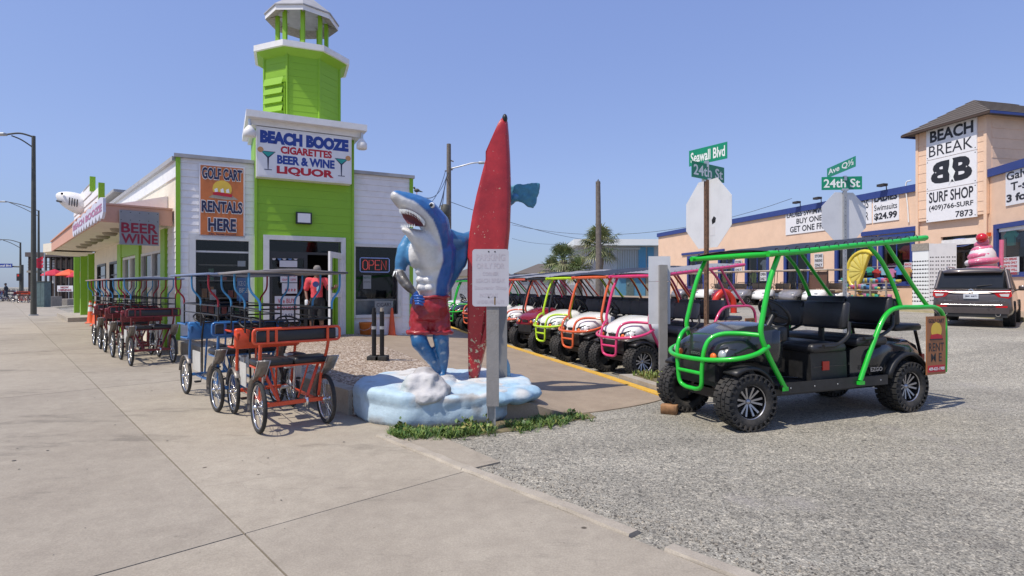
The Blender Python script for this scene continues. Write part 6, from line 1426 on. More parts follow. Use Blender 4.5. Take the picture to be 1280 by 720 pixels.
# cabinet, planter, flag
mat('cabinet_green', (.10, .15, .15), .6, var=.25, dirt=.3); Y = 40
t = thing('utility_cabinet', 'tall grey green utility cabinet on the far sidewalk', 'cabinet', tuple(at(50, 384, Y)))
a, c = at(44.8, 382, Y), at(55, 352.5, Y); MB().box(a.x, c.x, Y, Y+.6, 0, c.z).build('cabinet_body', 'cabinet_green', t); MB().box(a.x-.04, c.x+.04, Y-.03, Y+.63, c.z, c.z+.06).build('lid', 'dark_pole', t)
for k in range(2): MB().box(a.x+.05+k*.29, a.x+.32+k*.29, Y-.012, Y, .15, c.z-.1).build('door', 'cabinet_green', t)
t = thing('planter_wall', 'low brown planter wall near the restaurant steps', 'wall', tuple(at(63, 380, 42))); MB().box(at(56.5, 0, 42).x, at(64, 0, 42).x, 42, 43, 0, .75).build('wall_block', 'wood_grey', t); MB().box(at(64, 0, 44).x, at(84, 0, 44).x, 44, 46, 0, .5).build('wall_block', 'dark_timber' if 'dark_timber' in MATS else 'wood_grey', t)
t = thing('flag', 'red flags on a thin pole beside the restaurant', 'flag', tuple(at(55.6, 380, 41))); MB().tube([at(55.6, 382, 41), at(55.6, 316, 41)], .035, 6).build('pole', 'aluminium', t)
mat('flag_red', (.5, .02, .05), .8)
for k in range(3):
    b = MB(); z = at(0, 321+k*4.5, 41).z; x0 = at(55.6, 0, 41).x; vs = []
    for i in range(7): x = x0-.1-.1*i; dz = .05*math.sin(i*1.3+k); vs += [(x, 41+.08*math.sin(i*1.1), z+dz-.02*i), (x, 41+.08*math.sin(i*1.1), z+dz-.24-.02*i)]
    b.add(vs, [(2*i, 2*i+1, 2*i+3, 2*i+2) for i in range(6)], True); b.build('cloth', 'flag_red', t)
# timber restaurant far left
mat('dark_timber', (.05, .035, .03), .8, var=.3); mat('timber_roof', (.11, .09, .09), .8); mat('warm_glass', (.16, .13, .1), .3)
Y = 62; t = thing('restaurant', 'dark timber two storey restaurant with open deck behind red umbrellas', 'restaurant', tuple(at(75, 375, Y)))
A_ = lambda px, py, Y_=Y: at(px, py, Y_)
MB().box(A_(44, 0).x, A_(100, 0).x, Y+2, Y+12, 0, A_(0, 322).z).build('wall', 'dark_timber', t)
MB().box(A_(41, 0).x, A_(102, 0).x, Y-1, Y+12.5, A_(0, 321.5).z, A_(0, 316).z).build('roof', 'timber_roof', t)
MB().box(A_(43, 0).x, A_(101, 0).x, Y-1, Y+2, A_(0, 341).z, A_(0, 338.5).z).build('deck', 'wood_grey', t)
for k in range(9): x = A_(45+k*6.5, 0).x; MB().box(x-.09, x+.09, Y-.9, Y-.72, 0, A_(0, 321.5).z).build('deck_post', 'dark_timber', t)
for k in range(3): MB().box(A_(43, 0).x, A_(101, 0).x, Y-.85, Y-.8, A_(0, 338.5).z+.3+k*.3, A_(0, 338.5).z+.36+k*.3).build('railing', 'dark_timber', t)
for k in range(8):
    for z0_, z1_ in ((343, 354), (324, 335)): x = A_(47+k*6.5, 0).x; MB().box(x, x+.4, Y+1.96, Y+2.0, A_(0, z1_).z, A_(0, z0_).z).build('window', random.choice(['warm_glass', 'sign_back', 'interior_wall']), t)
for k, (px, py) in enumerate(((68, 345), (86, 345), (97, 347))):
    Yu = 50; c = at(px, py, Yu); t = thing('patio_umbrella', ('left', 'middle', 'right')[k]+' red patio umbrella in front of the timber restaurant', 'umbrella', (c.x, Yu, 0), 0, 'red patio umbrellas')
    MB().tube([(c.x, Yu, 0), (c.x, Yu, c.z+.6)], .03, 6).build('pole', 'aluminium', t); MB().lathe([(0, .62), (.55, .38), (.95, .1), (.97, .02), (.93, .1), (.5, .34), (0, .55)], 8, 'z', (c.x, Yu, c.z), smooth=False).build('canopy', 'cone_orange' if k == 1 else 'flag_red', t)
t = thing('banner', 'white NOW HIRING banner on the restaurant railing', 'banner', tuple(at(81, 361, 48))); a, c = at(71.5, 364.5, 48), at(91, 357, 48)
MB().box(a.x, c.x, 48, 48.03, a.z, c.z).build('cloth', 'sign_white', t); MB().text('NOW', a.x+.3, c.x-.35, (a.z+c.z)/2+.03, c.z-.06, 47.98, bold=.04).build('lettering', 'dark_red_paint', t); MB().text('HIRING', a.x+.12, c.x-.12, a.z+.06, (a.z+c.z)/2-.03, 47.98, bold=.04).build('lettering', 'dark_red_paint', t)
for k in range(2): x = (a.x+.05, c.x-.05)[k]; MB().tube([(x, 48.05, 0), (x, 48.05, c.z)], .03, 6).build('post', 'wood_grey', t)
# rental pedal carts far down the walk
for k, (px, Y, m_) in enumerate(((29, 50, 'surrey_red'), (34, 52, 'surrey_dark_red'), (20, 56, 'surrey_blue'), (13, 60, 'surrey_blue'), (1, 58, 'surrey_dark_red'))):
    q = at(px, 358, Y); c = copy_tree(s2, (q.x, Y, 0), R(30+50*k), 'tiny far pedal surrey %s' % ('left of the cabinet', 'nearest the utility cabinet', 'under the traffic signal', 'beside the walking pedestrian', 'at the left picture edge')[k], 'pedal surreys far down the walk', {'surrey_dark_red': m_}, ('steering_wheel', 'pedal', 'crank', 'backrest_strap', 'chain', 'canopy', 'canopy_edge', 'canopy_post'))
# ------------------------------------------------------------------ surf shop across the lot
ZG = .53
Sm = Plane(20.3, 22.6, .229, -.973)
uc = Sm.u(1237); cx_, cy_ = (Sm.M @ Vector((uc, 0, 0))).xy
Sw = Plane(cx_, cy_, -.157, -.99)
mat('pole_wood_dark', (.07, .045, .035), .8)
surf = thing('surf_shop', 'long peach stuccoed surf shop with royal blue trim and a square sign tower', 'shop', (20.3, 22.6, 0))
so_ = [(0, 0)]
# forecourt with kerb
fc = bpy.data.objects.new('forecourt', None); COL.objects.link(fc); ROOTM['forecourt'] = Matrix(); tag(fc, 'pale concrete forecourt with kerb in front of the surf shop', None, None, 'structure')
p_a, p_b, p_c, p_d = Sm.M @ Vector((-45, -4.0, 0)), Sm.M @ Vector((uc+1, -3.6, 0)), Sw.M @ Vector((14, -3.4, 0)), Sw.M @ Vector((14, .3, 0))
p_e, p_f = Sw.M @ Vector((0, .3, 0)), Sm.M @ Vector((-45, .3, 0))
MB().slab([p_[:2] for p_ in (p_a, p_f, p_e, p_d, p_c, p_b)], -.3, ZG).build('concrete', 'ramp_concrete', fc)
for a_, c_, n_ in ((p_a, p_b, 16), (p_b, p_c, 6)):
    for k in range(n_):
        a2 = a_.lerp(c_, k/n_); c2 = a_.lerp(c_, (k+.985)/n_); d = (c2-a2).normalized(); n = Vector((d.y, -d.x, 0)) if n_ else 0
        s_ = 1 if (n.x < 0) else -1
        MB().slab([(a2+n*s_*.13)[:2], (c2+n*s_*.13)[:2], c2[:2], a2[:2]], -.3, ZG+.012).build('kerb_stone', 'yellow_kerb_faded' if 'yellow_kerb_faded' in MATS else mat('yellow_kerb_faded', (.42, .36, .2), .8, dirt=.4).name, fc)
su = lambda px: Sm.u(px); sz = lambda px, py: Sm.z_(px, py)
ZW = 6.36; UL = su(823)
def rect(px0, px1, pyt, pyb, ref=None):
    ref = (px0+px1)/2 if ref is None else ref
    return (su(px0), su(px1), sz(ref, pyb), sz(ref, pyt))
w1, w2, w3, w4 = [(su(a), su(c_), z0_, z1_) for a, c_, z0_, z1_ in ((900, 917, 1.5, 3.85), (934, 959, 1.5, 3.85), (1047.5, 1092, 1.72, 3.9), (1103, 1139, 1.72, 3.9))]
w0 = (su(861), su(879), 1.5, 3.8); dr = (su(983), su(1010), ZG, 3.85); door = (su(1176), su(1221), ZG, 3.75)
b = MB(Sm.M); wallp(b, UL, su(1148), ZG-.5, ZW, 0, .3, [w0, w1, w2, w3, w4, dr]); wallp(b, su(1148), uc, ZG-.5, 4.55, 0, .3, [door]); b.box(UL, UL+.3, .3, 14, 0, ZW-.002); b.build('wall', 'peach_stucco', surf)
b = MB(Sm.M); b.box(UL-.08, su(1148)-.002, -.12, .4, ZW-.32, ZW+.02); b.build('blue_coping', 'royal_blue', surf)
for wv, bars in ((w0, ()), (w1, ()), (w2, ()), (w3, ()), (w4, ())): window(Sm.M, wv, 'royal_blue', surf, .2, .1, 0, out=.06, mull=((wv[0]+wv[1])/2,))
window(Sm.M, (dr[0], dr[1], ZG+.1, dr[3]), 'royal_blue', surf, .2, .1, 0, out=.06, mull=((dr[0]+dr[1])/2,))
MB(Sm.M).box(su(853), su(906), -.1, 0, 4.12, 4.3).build('blue_lintel', 'royal_blue', surf); MB(Sm.M).box(su(1078), su(1147)-.01, -.1, 0, 4.15, 4.38).build('blue_lintel', 'royal_blue', surf)
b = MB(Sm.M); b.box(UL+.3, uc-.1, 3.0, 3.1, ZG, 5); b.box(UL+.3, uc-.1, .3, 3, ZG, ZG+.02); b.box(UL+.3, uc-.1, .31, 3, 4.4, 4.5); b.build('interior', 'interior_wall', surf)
# tower
tu0, tu1 = su(1148), uc
b = MB(Sm.M); wallp(b, tu0, tu1, 4.56, 8.75, -.12, .3, []); b.box(tu0, tu0+.3, .3, 4.6, ZW-.2, 8.75); b.box(tu1-.3, tu1, .3, 7, 3.9, 8.75); b.box(tu0, tu1, 4.6, 4.9, ZW-.2, 8.75); b.build('tower_wall', 'peach_stucco', surf)
siding(Sm.M, tu0+.12, tu1-.12, 4.7, 8.7, [], 'peach_stucco', surf, h=.42, y=-.12)
Tr = Sm.M @ Matrix.Translation((tu1, 0, 0)) @ Matrix.Rotation(PI/2, 4, 'Z')
siding(Tr, .12, 6.9, 4.4, 8.7, [], 'peach_stucco', surf, h=.42, y=0)
for u_ in (tu0, tu1-.12): MB(Sm.M).box(u_, u_+.12, -.17, -.121, ZG, 8.7).build('corner_board', 'peach_stucco', surf)
b = MB(Sm.M); ov = .42; u0_, u1_, y0_, y1_ = tu0-ov, tu1+ov, -.12-ov, 5.2
cxm, cym = (u0_+u1_)/2, (y0_+y1_)/2
b.add([(u0_, y0_, 8.72), (u1_, y0_, 8.72), (u1_, y1_, 8.72), (u0_, y1_, 8.72), (cxm, y0_+1.8, 9.95), (cxm, y1_-1.8, 9.95)], [(0, 1, 4), (1, 2, 5, 4), (2, 3, 5), (3, 0, 4, 5), (3, 2, 1, 0)]); b.build('tower_roof', 'brown_shingle', surf)
b = MB(Sm.M); 
MB(Sm.M).box(u0_, u1_, y0_-.03, y0_+.02, 8.65, 8.74).build('eave_board', 'pole_wood_dark', surf)
b.box(u0_-.03, u0_+.02, y0_, y1_, 8.632, 8.738); b.box(u1_-.02, u1_+.03, y0_, y1_, 8.632, 8.738); b.build('roof_fascia', 'royal_blue', surf)
for k in range(8): # shingle courses
    f0, f1 = k/8, (k+1)/8; z0_, z1_ = 8.74+1.21*f0, 8.74+1.21*f1; ca_, cb_ = y0_+1.8, y1_-1.8
    def rg(f, z): return [Vector((u0_+(cxm-u0_)*f, y0_+(ca_-y0_)*f, z)), Vector((u1_+(cxm-u1_)*f, y0_+(ca_-y0_)*f, z)), Vector((u1_+(cxm-u1_)*f, y1_+(cb_-y1_)*f, z)), Vector((u0_+(cxm-u0_)*f, y1_+(cb_-y1_)*f, z))]
    q0, q1 = rg(f0, z0_+.03), rg(f1, z1_+.005)
    MB(Sm.M).loft([q0, q1], smooth=False).build('shingle_course', 'brown_shingle', surf)
# tower sign panels
to = .16; tX = lambda px: Sm.u(px, to); tZ = lambda px, py: Sm.z_(px, py, to)
ts = thing('tower_sign', 'tall white three panel BEACH BREAK SURF SHOP sign on the peach tower', 'sign', tuple(Sm.M @ Vector((tX(1158), -to, 4.3))))
xa, xb = tX(1158.5), tX(1221.5); zb_ = (tZ(1158, 278)+tZ(1221, 272))/2; zt_ = (tZ(1158, 161)+tZ(1221, 144.5))/2
cuts = [zb_, zb_+(zt_-zb_)*.335, zb_+(zt_-zb_)*.66, zt_]
for k in range(3):
    MB(Sm.M).box(xa, xb, -to-.03, -to+.035, cuts[k]+.012, cuts[k+1]-.012).build('panel', 'sign_white', ts)
    b = MB(Sm.M)
    for u_ in (xa+.06, xb-.06):
        for z in (cuts[k]+.1, cuts[k+1]-.1): b.lathe([(0, 0), (.025, 0)], 6, 'y', (u_, -to-.034, z))
    b.build('bolt', 'black_steel', ts)
W_, yy = xb-xa, -to-.035
def tt(s_, a0, a1, z0_, z1_, m_='sign_black', bo=.03, P_=Sm, par=ts, y=yy, x0=xa, w_=W_): return MB(P_.M).text(s_, x0+w_*a0, x0+w_*a1, z0_, z1_, y, bold=bo).build('lettering', m_, par)
hC = cuts[1]-cuts[0]
tt('BEACH', .08, .94, cuts[2]+hC*.53, cuts[2]+hC*.9, bo=.035); tt('BREAK', .06, .93, cuts[2]+hC*.09, cuts[2]+hC*.43, bo=.0)
tt('SURF SHOP', .06, .94, cuts[0]+hC*.6, cuts[0]+hC*.94, bo=.02); tt('(409)766-SURF', .06, .94, cuts[0]+hC*.32, cuts[0]+hC*.52, bo=.02); tt('7873', .6, .93, cuts[0]+hC*.06, cuts[0]+hC*.25, bo=.02)
tt('B', .52, .92, cuts[1]+hC*.16, cuts[1]+hC*.88, bo=.05)
vs, fs = glyphs('B', .05); ax0, bx0 = min(v.x for v in vs), max(v.x for v in vs); az0, bz0 = min(v.y for v in vs), max(v.y for v in vs)
MB(Sm.M).add([(xa+W_*(.48-.38*(v.x-ax0)/(bx0-ax0)), yy, cuts[1]+hC*(.18+.68*(v.y-az0)/(bz0-az0))) for v in vs], [f[::-1] for f in fs]).build('lettering', 'sign_black', ts)
b = MB(Sm.M); b.prism([(xa+W_*q[0], cuts[1]+hC*q[1]) for q in ((.47, .08), (.52, .3), (.46, .5), (.49, .72), (.53, .92), (.56, .8), (.54, .6), (.6, .45), (.56, .3), (.6, .1), (.54, .25))], yy-.012, yy-.006); b.build('surfer_figure', 'letter_white', ts)
# door details
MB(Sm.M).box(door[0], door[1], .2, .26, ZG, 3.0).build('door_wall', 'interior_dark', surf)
dfm = MB(Sm.M).box(door[0], door[0]+.08, .12, .19, ZG, 3.75).box(door[1]-.08, door[1], .12, .19, ZG, 3.75).box(door[0]+.9, door[0]+1.0, .12, .19, ZG, 3.0).box(door[0]+.08, door[1]-.08, .12, .19, 3.0, 3.1).build('door_frame', 'black_steel', surf)
MB(Sm.M).add([(door[0]+.08, .15, ZG), (door[1]-.08, .15, ZG), (door[1]-.08, .15, 3.75), (door[0]+.08, .15, 3.75)], [(0, 1, 2, 3)]).build('pane', 'shop_glass', dfm)
MB(Sm.M).box(door[0]-.02, door[1]+.02, .03, .12, 3.35, 3.6).build('roller_shutter', 'white_metal', surf)
c = Sm.uv(1200, 303, -.1); nb_ = thing('neon_sign', 'oval red neon OPEN sign in the surf shop doorway', 'neon sign', tuple(Sm.M @ Vector((c[0], .1, c[1]))))
MB(Sm.M).tube([(c[0]+.55*math.cos(a*PI/10), .1, c[1]+.17*math.sin(a*PI/10)) for a in range(20)], .02, 5, True).build('border_tube', 'neon_blue', nb_); MB(Sm.M).text('OPEN', c[0]-.36, c[0]+.36, c[1]-.08, c[1]+.08, .1, bold=.02).build('letter_tube', 'neon_red', nb_)
# banners on the wall
def banner(px0, px1, z0_, z1_, lab, lines, P_=Sm, off=.04):
    x0, x1 = P_.u(px0, off), P_.u(px1, off); t = thing('wall_banner', lab, 'banner', tuple(P_.M @ Vector((x0, -off, z0_)))); MB(P_.M).box(x0, x1, -off, -.004, z0_, z1_).build('panel', 'sign_white', t)
    for s_, a0, a1, c0, c1, bo in lines: MB(P_.M).text(s_, x0+(x1-x0)*a0, x0+(x1-x0)*a1, z0_+(z1_-z0_)*c0, z0_+(z1_-z0_)*c1, -off-.006, bold=bo).build('lettering', 'sign_black', t)
    return t
banner(982, 1044, (sz(982, 293.5)+sz(1030, 289))/2, (sz(982, 264)+sz(1030, 256))/2, 'white LADIES SWIMWEAR BUY ONE GET ONE FREE banner on the peach wall', (('LADIES SWIMWEAR', .03, .97, .7, .92, .02), ('BUY ONE', .24, .76, .4, .62, .02), ('GET ONE FREE', .1, .9, .08, .32, .02)))
z1_, z2_ = (sz(1075, 280.5)+sz(1123, 275.5))/2, (sz(1075, 246)+sz(1123, 237))/2
banner(1045, 1089.5, z1_, z2_, 'white KIDS SWIMWEAR banner partly behind the octagonal sign', (('MENS  KIDS', .08, .92, .55, .85, .01), ('SWIMWEAR', .08, .92, .12, .42, .01)))
banner(1091, 1123.5, z1_, z2_, 'white LADIES Swimsuits $24.99 banner left of the tower', (('LADIES', .06, .94, .7, .95, .04), ('Swimsuits', .06, .94, .4, .6, .01), ('$24.99', .06, .94, .06, .32, .04)))
def small_poster(px0, px1, pyt, pyb, lines, lab, P_=Sm, off=.05):
    x0, x1 = P_.u(px0, off), P_.u(px1, off); m_ = (px0+px1)/2; z0_, z1_ = P_.z_(m_, pyb, off), P_.z_(m_, pyt, off)
    t = thing('parking_notice', lab, 'notice', tuple(P_.M @ Vector((x0, -off, z0_)))); MB(P_.M).box(x0, x1, -off-.01, -off+.005, z0_, z1_).build('panel', 'paper', t)
    n = len(lines)
    for k, s_ in enumerate(lines): h_ = (z1_-z0_)/n; MB(P_.M).text(s_, x0+(x1-x0)*.08, x1-(x1-x0)*.08, z1_-h_*(k+.85), z1_-h_*(k+.2), -off-.016, bold=.03).build('lettering', 'sign_red' if P_ is Sw or px0 > 1100 else 'sign_black', t)
small_poster(918.5, 927.5, 325, 339.5, ('STORE', 'PARKING', 'ONLY'), 'white parking notice on the wall left of the second blue window')
small_poster(1018, 1029, 317, 334, ('STORE', 'PARKING', 'ONLY'), 'white parking notice right of the blue framed glass doors')
small_poster(950, 958, 340, 351, ('OPEN', 'DAILY'), 'small white notice low in the blue window behind the cream carts', off=.08)
small_poster(1130.5, 1140, 328, 346, ('BEACH', 'PARKING', 'ONLY', 'TOWED'), 'white notice with red lettering beside the sunglasses rack', off=.08)
# wall lights and conduit
mat('dark_bronze', (.04, .035, .03), .5)
for px in (1103, 1022, 996): c = Sm.uv(px, 238 if px > 1100 else (248 if px > 1000 else 253), .3); t = thing('wall_light', 'dark %s flood light on the blue parapet %s' % (('bronze', 'square', 'small')[(1103, 1022, 996).index(px)], ('above the $24.99 banner', 'behind the second stop sign', 'above the swimwear banner')[(1103, 1022, 996).index(px)]), 'wall light', tuple(Sm.M @ Vector((c[0], -.2, ZW)))); MB(Sm.M).tube([(c[0], -.05, ZW+.0), (c[0], -.06, ZW+.2), (c[0], -.2, ZW+.24)], .025, 5).build('arm', 'dark_bronze', t); MB(Sm.M).box(c[0]-.2, c[0]+.2, -.45, -.18, ZW+.18, ZW+.3).build('lamp_head', 'dark_bronze', t)
MB(Sm.M).tube(curve([(su(1140), -.05, ZW+.25), (su(1134), -.08, ZW+.1), (su(1136), -.06, 5.3), (su(1137), -.06, 4.6)]), .03, 6).build('conduit', 'white_metal', surf)
# right wing
wu = lambda px, off=0: Sw.u(px, off); wz = lambda px, py: Sw.z_(px, py)
ZR2 = wz(1260, 206); wr = (wu(1247), wu(1247)+3.2, wz(1262, 341), wz(1262, 285)+.05)
b = MB(Sw.M); wallp(b, .02, 14, ZG-.5, ZR2, 0, .3, [wr]); b.build('wing_wall', 'peach_stucco', surf); MB(Sw.M).box(.03, 14, -.12, .4, ZR2-.3, ZR2+.03).build('blue_coping', 'royal_blue', surf)
window(Sw.M, wr, 'royal_blue', surf, .17, .1, 0, out=.06); MB(Sw.M).box(wr[0]+.05, wr[1]-.05, .02, .1, wr[3]-.16, wr[3]-.01).build('roller_shutter', 'white_metal', surf)
MB(Sw.M).box(-.1, 14, 2.6, 2.7, ZG, 5).build('wing_interior', 'interior_wall', surf)
x0 = wu(1257.5, .04); zb_, zt_ = wz(1270, 255.5), wz(1270, 208.5)
banner(1257, 1330, zb_, zt_, 'white Galveston T-shirts 3 for banner cut by the right picture edge', (('Galveston', .02, .9, .68, .9, .02), ('T-shirts', .1, .8, .38, .6, .02), ('3 for $20', .02, .9, .06, .3, .04)), Sw)
small_poster(1249.5, 1274, 321.5, 344, ('BEACH BREAK', 'PARKING ONLY', 'WHEN IN STORE', 'OTHERS WILL', 'BE TOWED'), 'white notice with red warning lettering in the right blue window', Sw, .05)
MB(Sw.M).box(.05, .2, -.16, -.06, 3.6, 3.75).build('alarm_box', 'cone_orange', surf)
# shirts and beach goods behind the windows
CN = ['red', 'blue', 'mustard', 'sea green', 'pink', 'pale grey', 'black', 'light blue', 'orange', 'lime']
ORD = ['first', 'second', 'third', 'fourth', 'fifth', 'sixth', 'seventh', 'eighth', 'ninth', 'tenth']+['%dth' % k for k in range(11, 30)]
cols = [('goods_%d' % i) for i in range(10)]
for i, c in enumerate(((.5, .05, .05), (.05, .2, .5), (.6, .5, .1), (.05, .4, .3), (.55, .2, .35), (.6, .6, .6), (.04, .05, .09), (.25, .45, .55), (.5, .28, .1), (.4, .5, .1))): mat(cols[i], c, .7)
def tshirt(P_, u, y, z, s_, m_, lab):
    pts = [(-.22, 0), (.22, 0), (.23, .42), (.38, .33), (.45, .46), (.2, .66), (.08, .7), (0, .66), (-.08, .7), (-.2, .66), (-.45, .46), (-.38, .33), (-.23, .42)]
    t = MB(P_.M).prism([(u+a*s_, z+c*s_) for a, c in pts], y, y+.06).build('t_shirt', m_, None, tuple(P_.M @ Vector((u, y, z)))); return tag(t, lab, 't-shirt', 'shirts in the shop windows')
for wv, nm in ((w1, 'leftmost'), (w2, 'second'), (w3, 'wide'), (w4, 'rack side')):
    n = max(1, int((wv[1]-wv[0])/.75)); 
    for k in range(n): tshirt(Sm, wv[0]+(k+.5)*(wv[1]-wv[0])/n, .14+.05*(k % 2), wv[2]+(1.1 if k % 2 else .25), 1.0, random.choice(cols), '%s shirt from the left behind the glass of the %s blue framed window' % (ORD[k], nm))
for k in range(3): tshirt(Sw, wr[0]+.5+k*.75, .15, wr[2]+1.1-.1*k, .9, cols[(k*3+3) % 10], '%s shirt from the left in the far right blue framed window' % ORD[k])
for k in range(9): # bright swimwear on hangers outside, under the lintel
    u_ = su(1064)+(su(1146)-su(1064))*(k+.3)/9; tshirt(Sm, u_, -.25, 1.95+.12*(k % 2), .62, cols[(k*7+2) % 10], '%s %s shirt from the left on the outdoor hanger row over the goods table' % (ORD[k], CN[(k*7+2) % 10]))
rl_ = MB(Sm.M).tube([(su(1062), -.22, 2.5), (su(1148), -.22, 2.5)], .02, 6).build('hanger_rail', 'aluminium', surf)
# merchandise tables with towels
tb = thing('goods_table', 'long outdoor table stacked with colourful beach goods below the wide window', 'table', tuple(Sm.M @ Vector((su(1085), -1.2, ZG))))
ta, tb_ = su(1064), su(1139)
MB(Sm.M).box(ta, tb_, -1.5, -.7, ZG+.75, ZG+.8).build('tabletop', 'wood_grey', tb); MB(Sm.M).box(ta, tb_, -1.5, -.7, ZG+.3, ZG+.34).build('shelf', 'wood_grey', tb)
for k in range(5): u_ = ta+(tb_-ta)*k/4; MB(Sm.M).box(u_-.03, u_+.03, -1.5, -1.44, ZG, ZG+1.25).build('leg', 'wood_grey', tb)
for zz, nn in ((.82, 22), (.36, 22), (1.15, 22)):
    if zz > 1: MB(Sm.M).box(ta, tb_, -.9, -.7, ZG+1.1, ZG+1.14).build('shelf', 'wood_grey', tb)
    for k in range(nn):
        u_ = ta+(tb_-ta)*(k+.1)/nn; h_ = .12+.16*rnd(); y_ = -1.45 if zz < 1 else -.9
        ci = int(rnd()*10); tag(MB(Sm.M).rbox((u_+.14, y_+.12, ZG+zz+h_/2), (.12, .1, h_/2), .03, 2).build('towel_roll', cols[ci], None, tuple(Sm.M @ Vector((u_, y_, ZG+zz)))), '%s towel, %s from the left on the %s of the goods table' % (CN[ci], ORD[k], {.82: 'tabletop', .36: 'bottom shelf', 1.15: 'raised back shelf'}[zz]), 'towel', 'goods on the outdoor table')
# sunglasses rack
x0, x1 = Sm.u(1140.5, 1.2), Sm.u(1160.5, 1.2); zt_ = Sm.z_(1150, 305, 1.2)
rk2 = thing('sunglasses_rack', 'tall white rack with rows of sunglasses beside the shop door', 'rack', tuple(Sm.M @ Vector((x0, -1.2, ZG))))
MB(Sm.M).box(x0, x1, -1.2, -.9, ZG+.05, zt_).build('board', 'letter_white', rk2); MB(Sm.M).box(x0-.02, x1+.02, -1.23, -1.2, zt_-.3, zt_+.02).build('header', 'wood_grey', rk2)
gl_ = MB(Sm.M)
for r_ in range(11):
    for c_ in range(6):
        u_ = x0+(x1-x0)*(c_+.5)/6; z = ZG+.3+r_*(zt_-ZG-.9)/11
        for s_ in (-.045, .045): gl_.lathe([(0, 0), (.032, 0)], 6, 'y', (u_+s_, -1.206, z))
gl_ = gl_.build('sunglasses', 'black_steel', rk2); gl_['kind'] = 'stuff'
Mk = Sm.M @ Matrix.Translation((x1+.03, -1.2, 0)) @ Matrix.Rotation(R(55), 4, 'Z'); MB(Mk).box(0, 1.0, 0, .04, ZG+.05, zt_-.02).build('side_board', 'sign_back', rk2)
g2 = MB(Mk)
for r_ in range(12):
    for c_ in range(5):
        for s_ in (-.04, .04): g2.lathe([(0, 0), (.03, 0)], 6, 'y', (.1+.2*c_+s_, -.006, ZG+.35+r_*(zt_-ZG-.8)/12))
g2 = g2.build('sunglasses', 'black_steel', rk2); g2['kind'] = 'stuff'
# lemon slice float
c = Sm.uv(1073, 333.5, 1.0); Ml = Sm.M @ Matrix.Translation((c[0]+.3, -.95, c[1]-.25)) @ Matrix.Rotation(R(-68), 4, 'Y') @ Matrix.Rotation(0, 4, 'Z')
mat('lemon_rind', (.72, .55, .05), .35, coat=.3); mat('lemon_flesh', (.75, .62, .14), .35, coat=.3)
lm = thing('lemon_float', 'inflatable yellow lemon slice float hanging before the wide window', 'pool float', tuple(Ml.translation))
RL = 1.02
b = MB(Ml); b.tube([(RL*math.cos(a*PI/18), 0, RL*math.sin(a*PI/18)) for a in range(-1, 20)], .11, 8); b.build('rind', 'lemon_rind', lm)
for k in range(8):
    a0, a1 = PI*k/8+.03, PI*(k+1)/8-.03; b = MB(Ml); am = (a0+a1)/2
    ps_ = [(.08, am), (.85, a0), (.92, am), (.85, a1)]; top_ = [Vector((r_*math.cos(a), -.07, r_*math.sin(a))) for r_, a in ps_]; cc = Vector((.6*math.cos(am), -.12, .6*math.sin(am)))
    b.add(top_+[cc], [(0, 1, 4), (1, 2, 4), (2, 3, 4), (3, 0, 4)], True); b.build('segment', 'lemon_flesh', lm)
b = MB(Ml); b.prism([(.95*math.cos(a*PI/14), .95*math.sin(a*PI/14)) for a in range(15)], -.05, .08); b.build('body', 'lemon_rind', lm)
# ice cream float behind the car
Yi = 17.6; c = at(1228, 320, Yi); ic = thing('ice_cream_float', 'pink and white swirled ice cream float with a red cherry above the car', 'pool float', (c.x, Yi, c.z-.5))
mat('swirl_pink', (.62, .14, .24), .35, coat=.4); mat('swirl_white', (.72, .66, .66), .35, coat=.4); mat('cherry_red', (.55, .01, .02), .2, coat=.6)
k2 = Yi/FOC
pts = []
for m_, off in (('swirl_white', 0), ('swirl_pink', .5)):
    b = MB(); pts = []; rr_ = []
    for k in range(80):
        t_ = k/79*4.2+off*1; a = 2*PI*t_; rad = (.42-.09*t_/1.02); pts.append((c.x+rad*math.cos(a), Yi+rad*math.sin(a)*.8, c.z-.3+.19*t_)); rr_.append(.095 if m_ == 'swirl_white' else .105)
    b.tube(pts, rr_, 8); b.build('swirl', m_, ic)
b = MB(); b.ball((c.x, Yi, c.z-.05), (.36, .33, .42), 8); b.build('core', 'swirl_white', ic)
MB().ball((c.x-.12, Yi-.12, c.z+.56), .15, 8).build('cherry', 'cherry_red', ic); MB().lathe([(.45, -.6), (.4, -.35), (.2, -.3)], 16, 'z', (c.x, Yi, c.z)).build('cup', 'swirl_pink', ic)
MB().cyl((c.x+.5, Yi-.1, c.z-.5), (c.x+.52, Yi-.1, c.z+.5), .06, 10).build('straw', 'swirl_pink', ic)
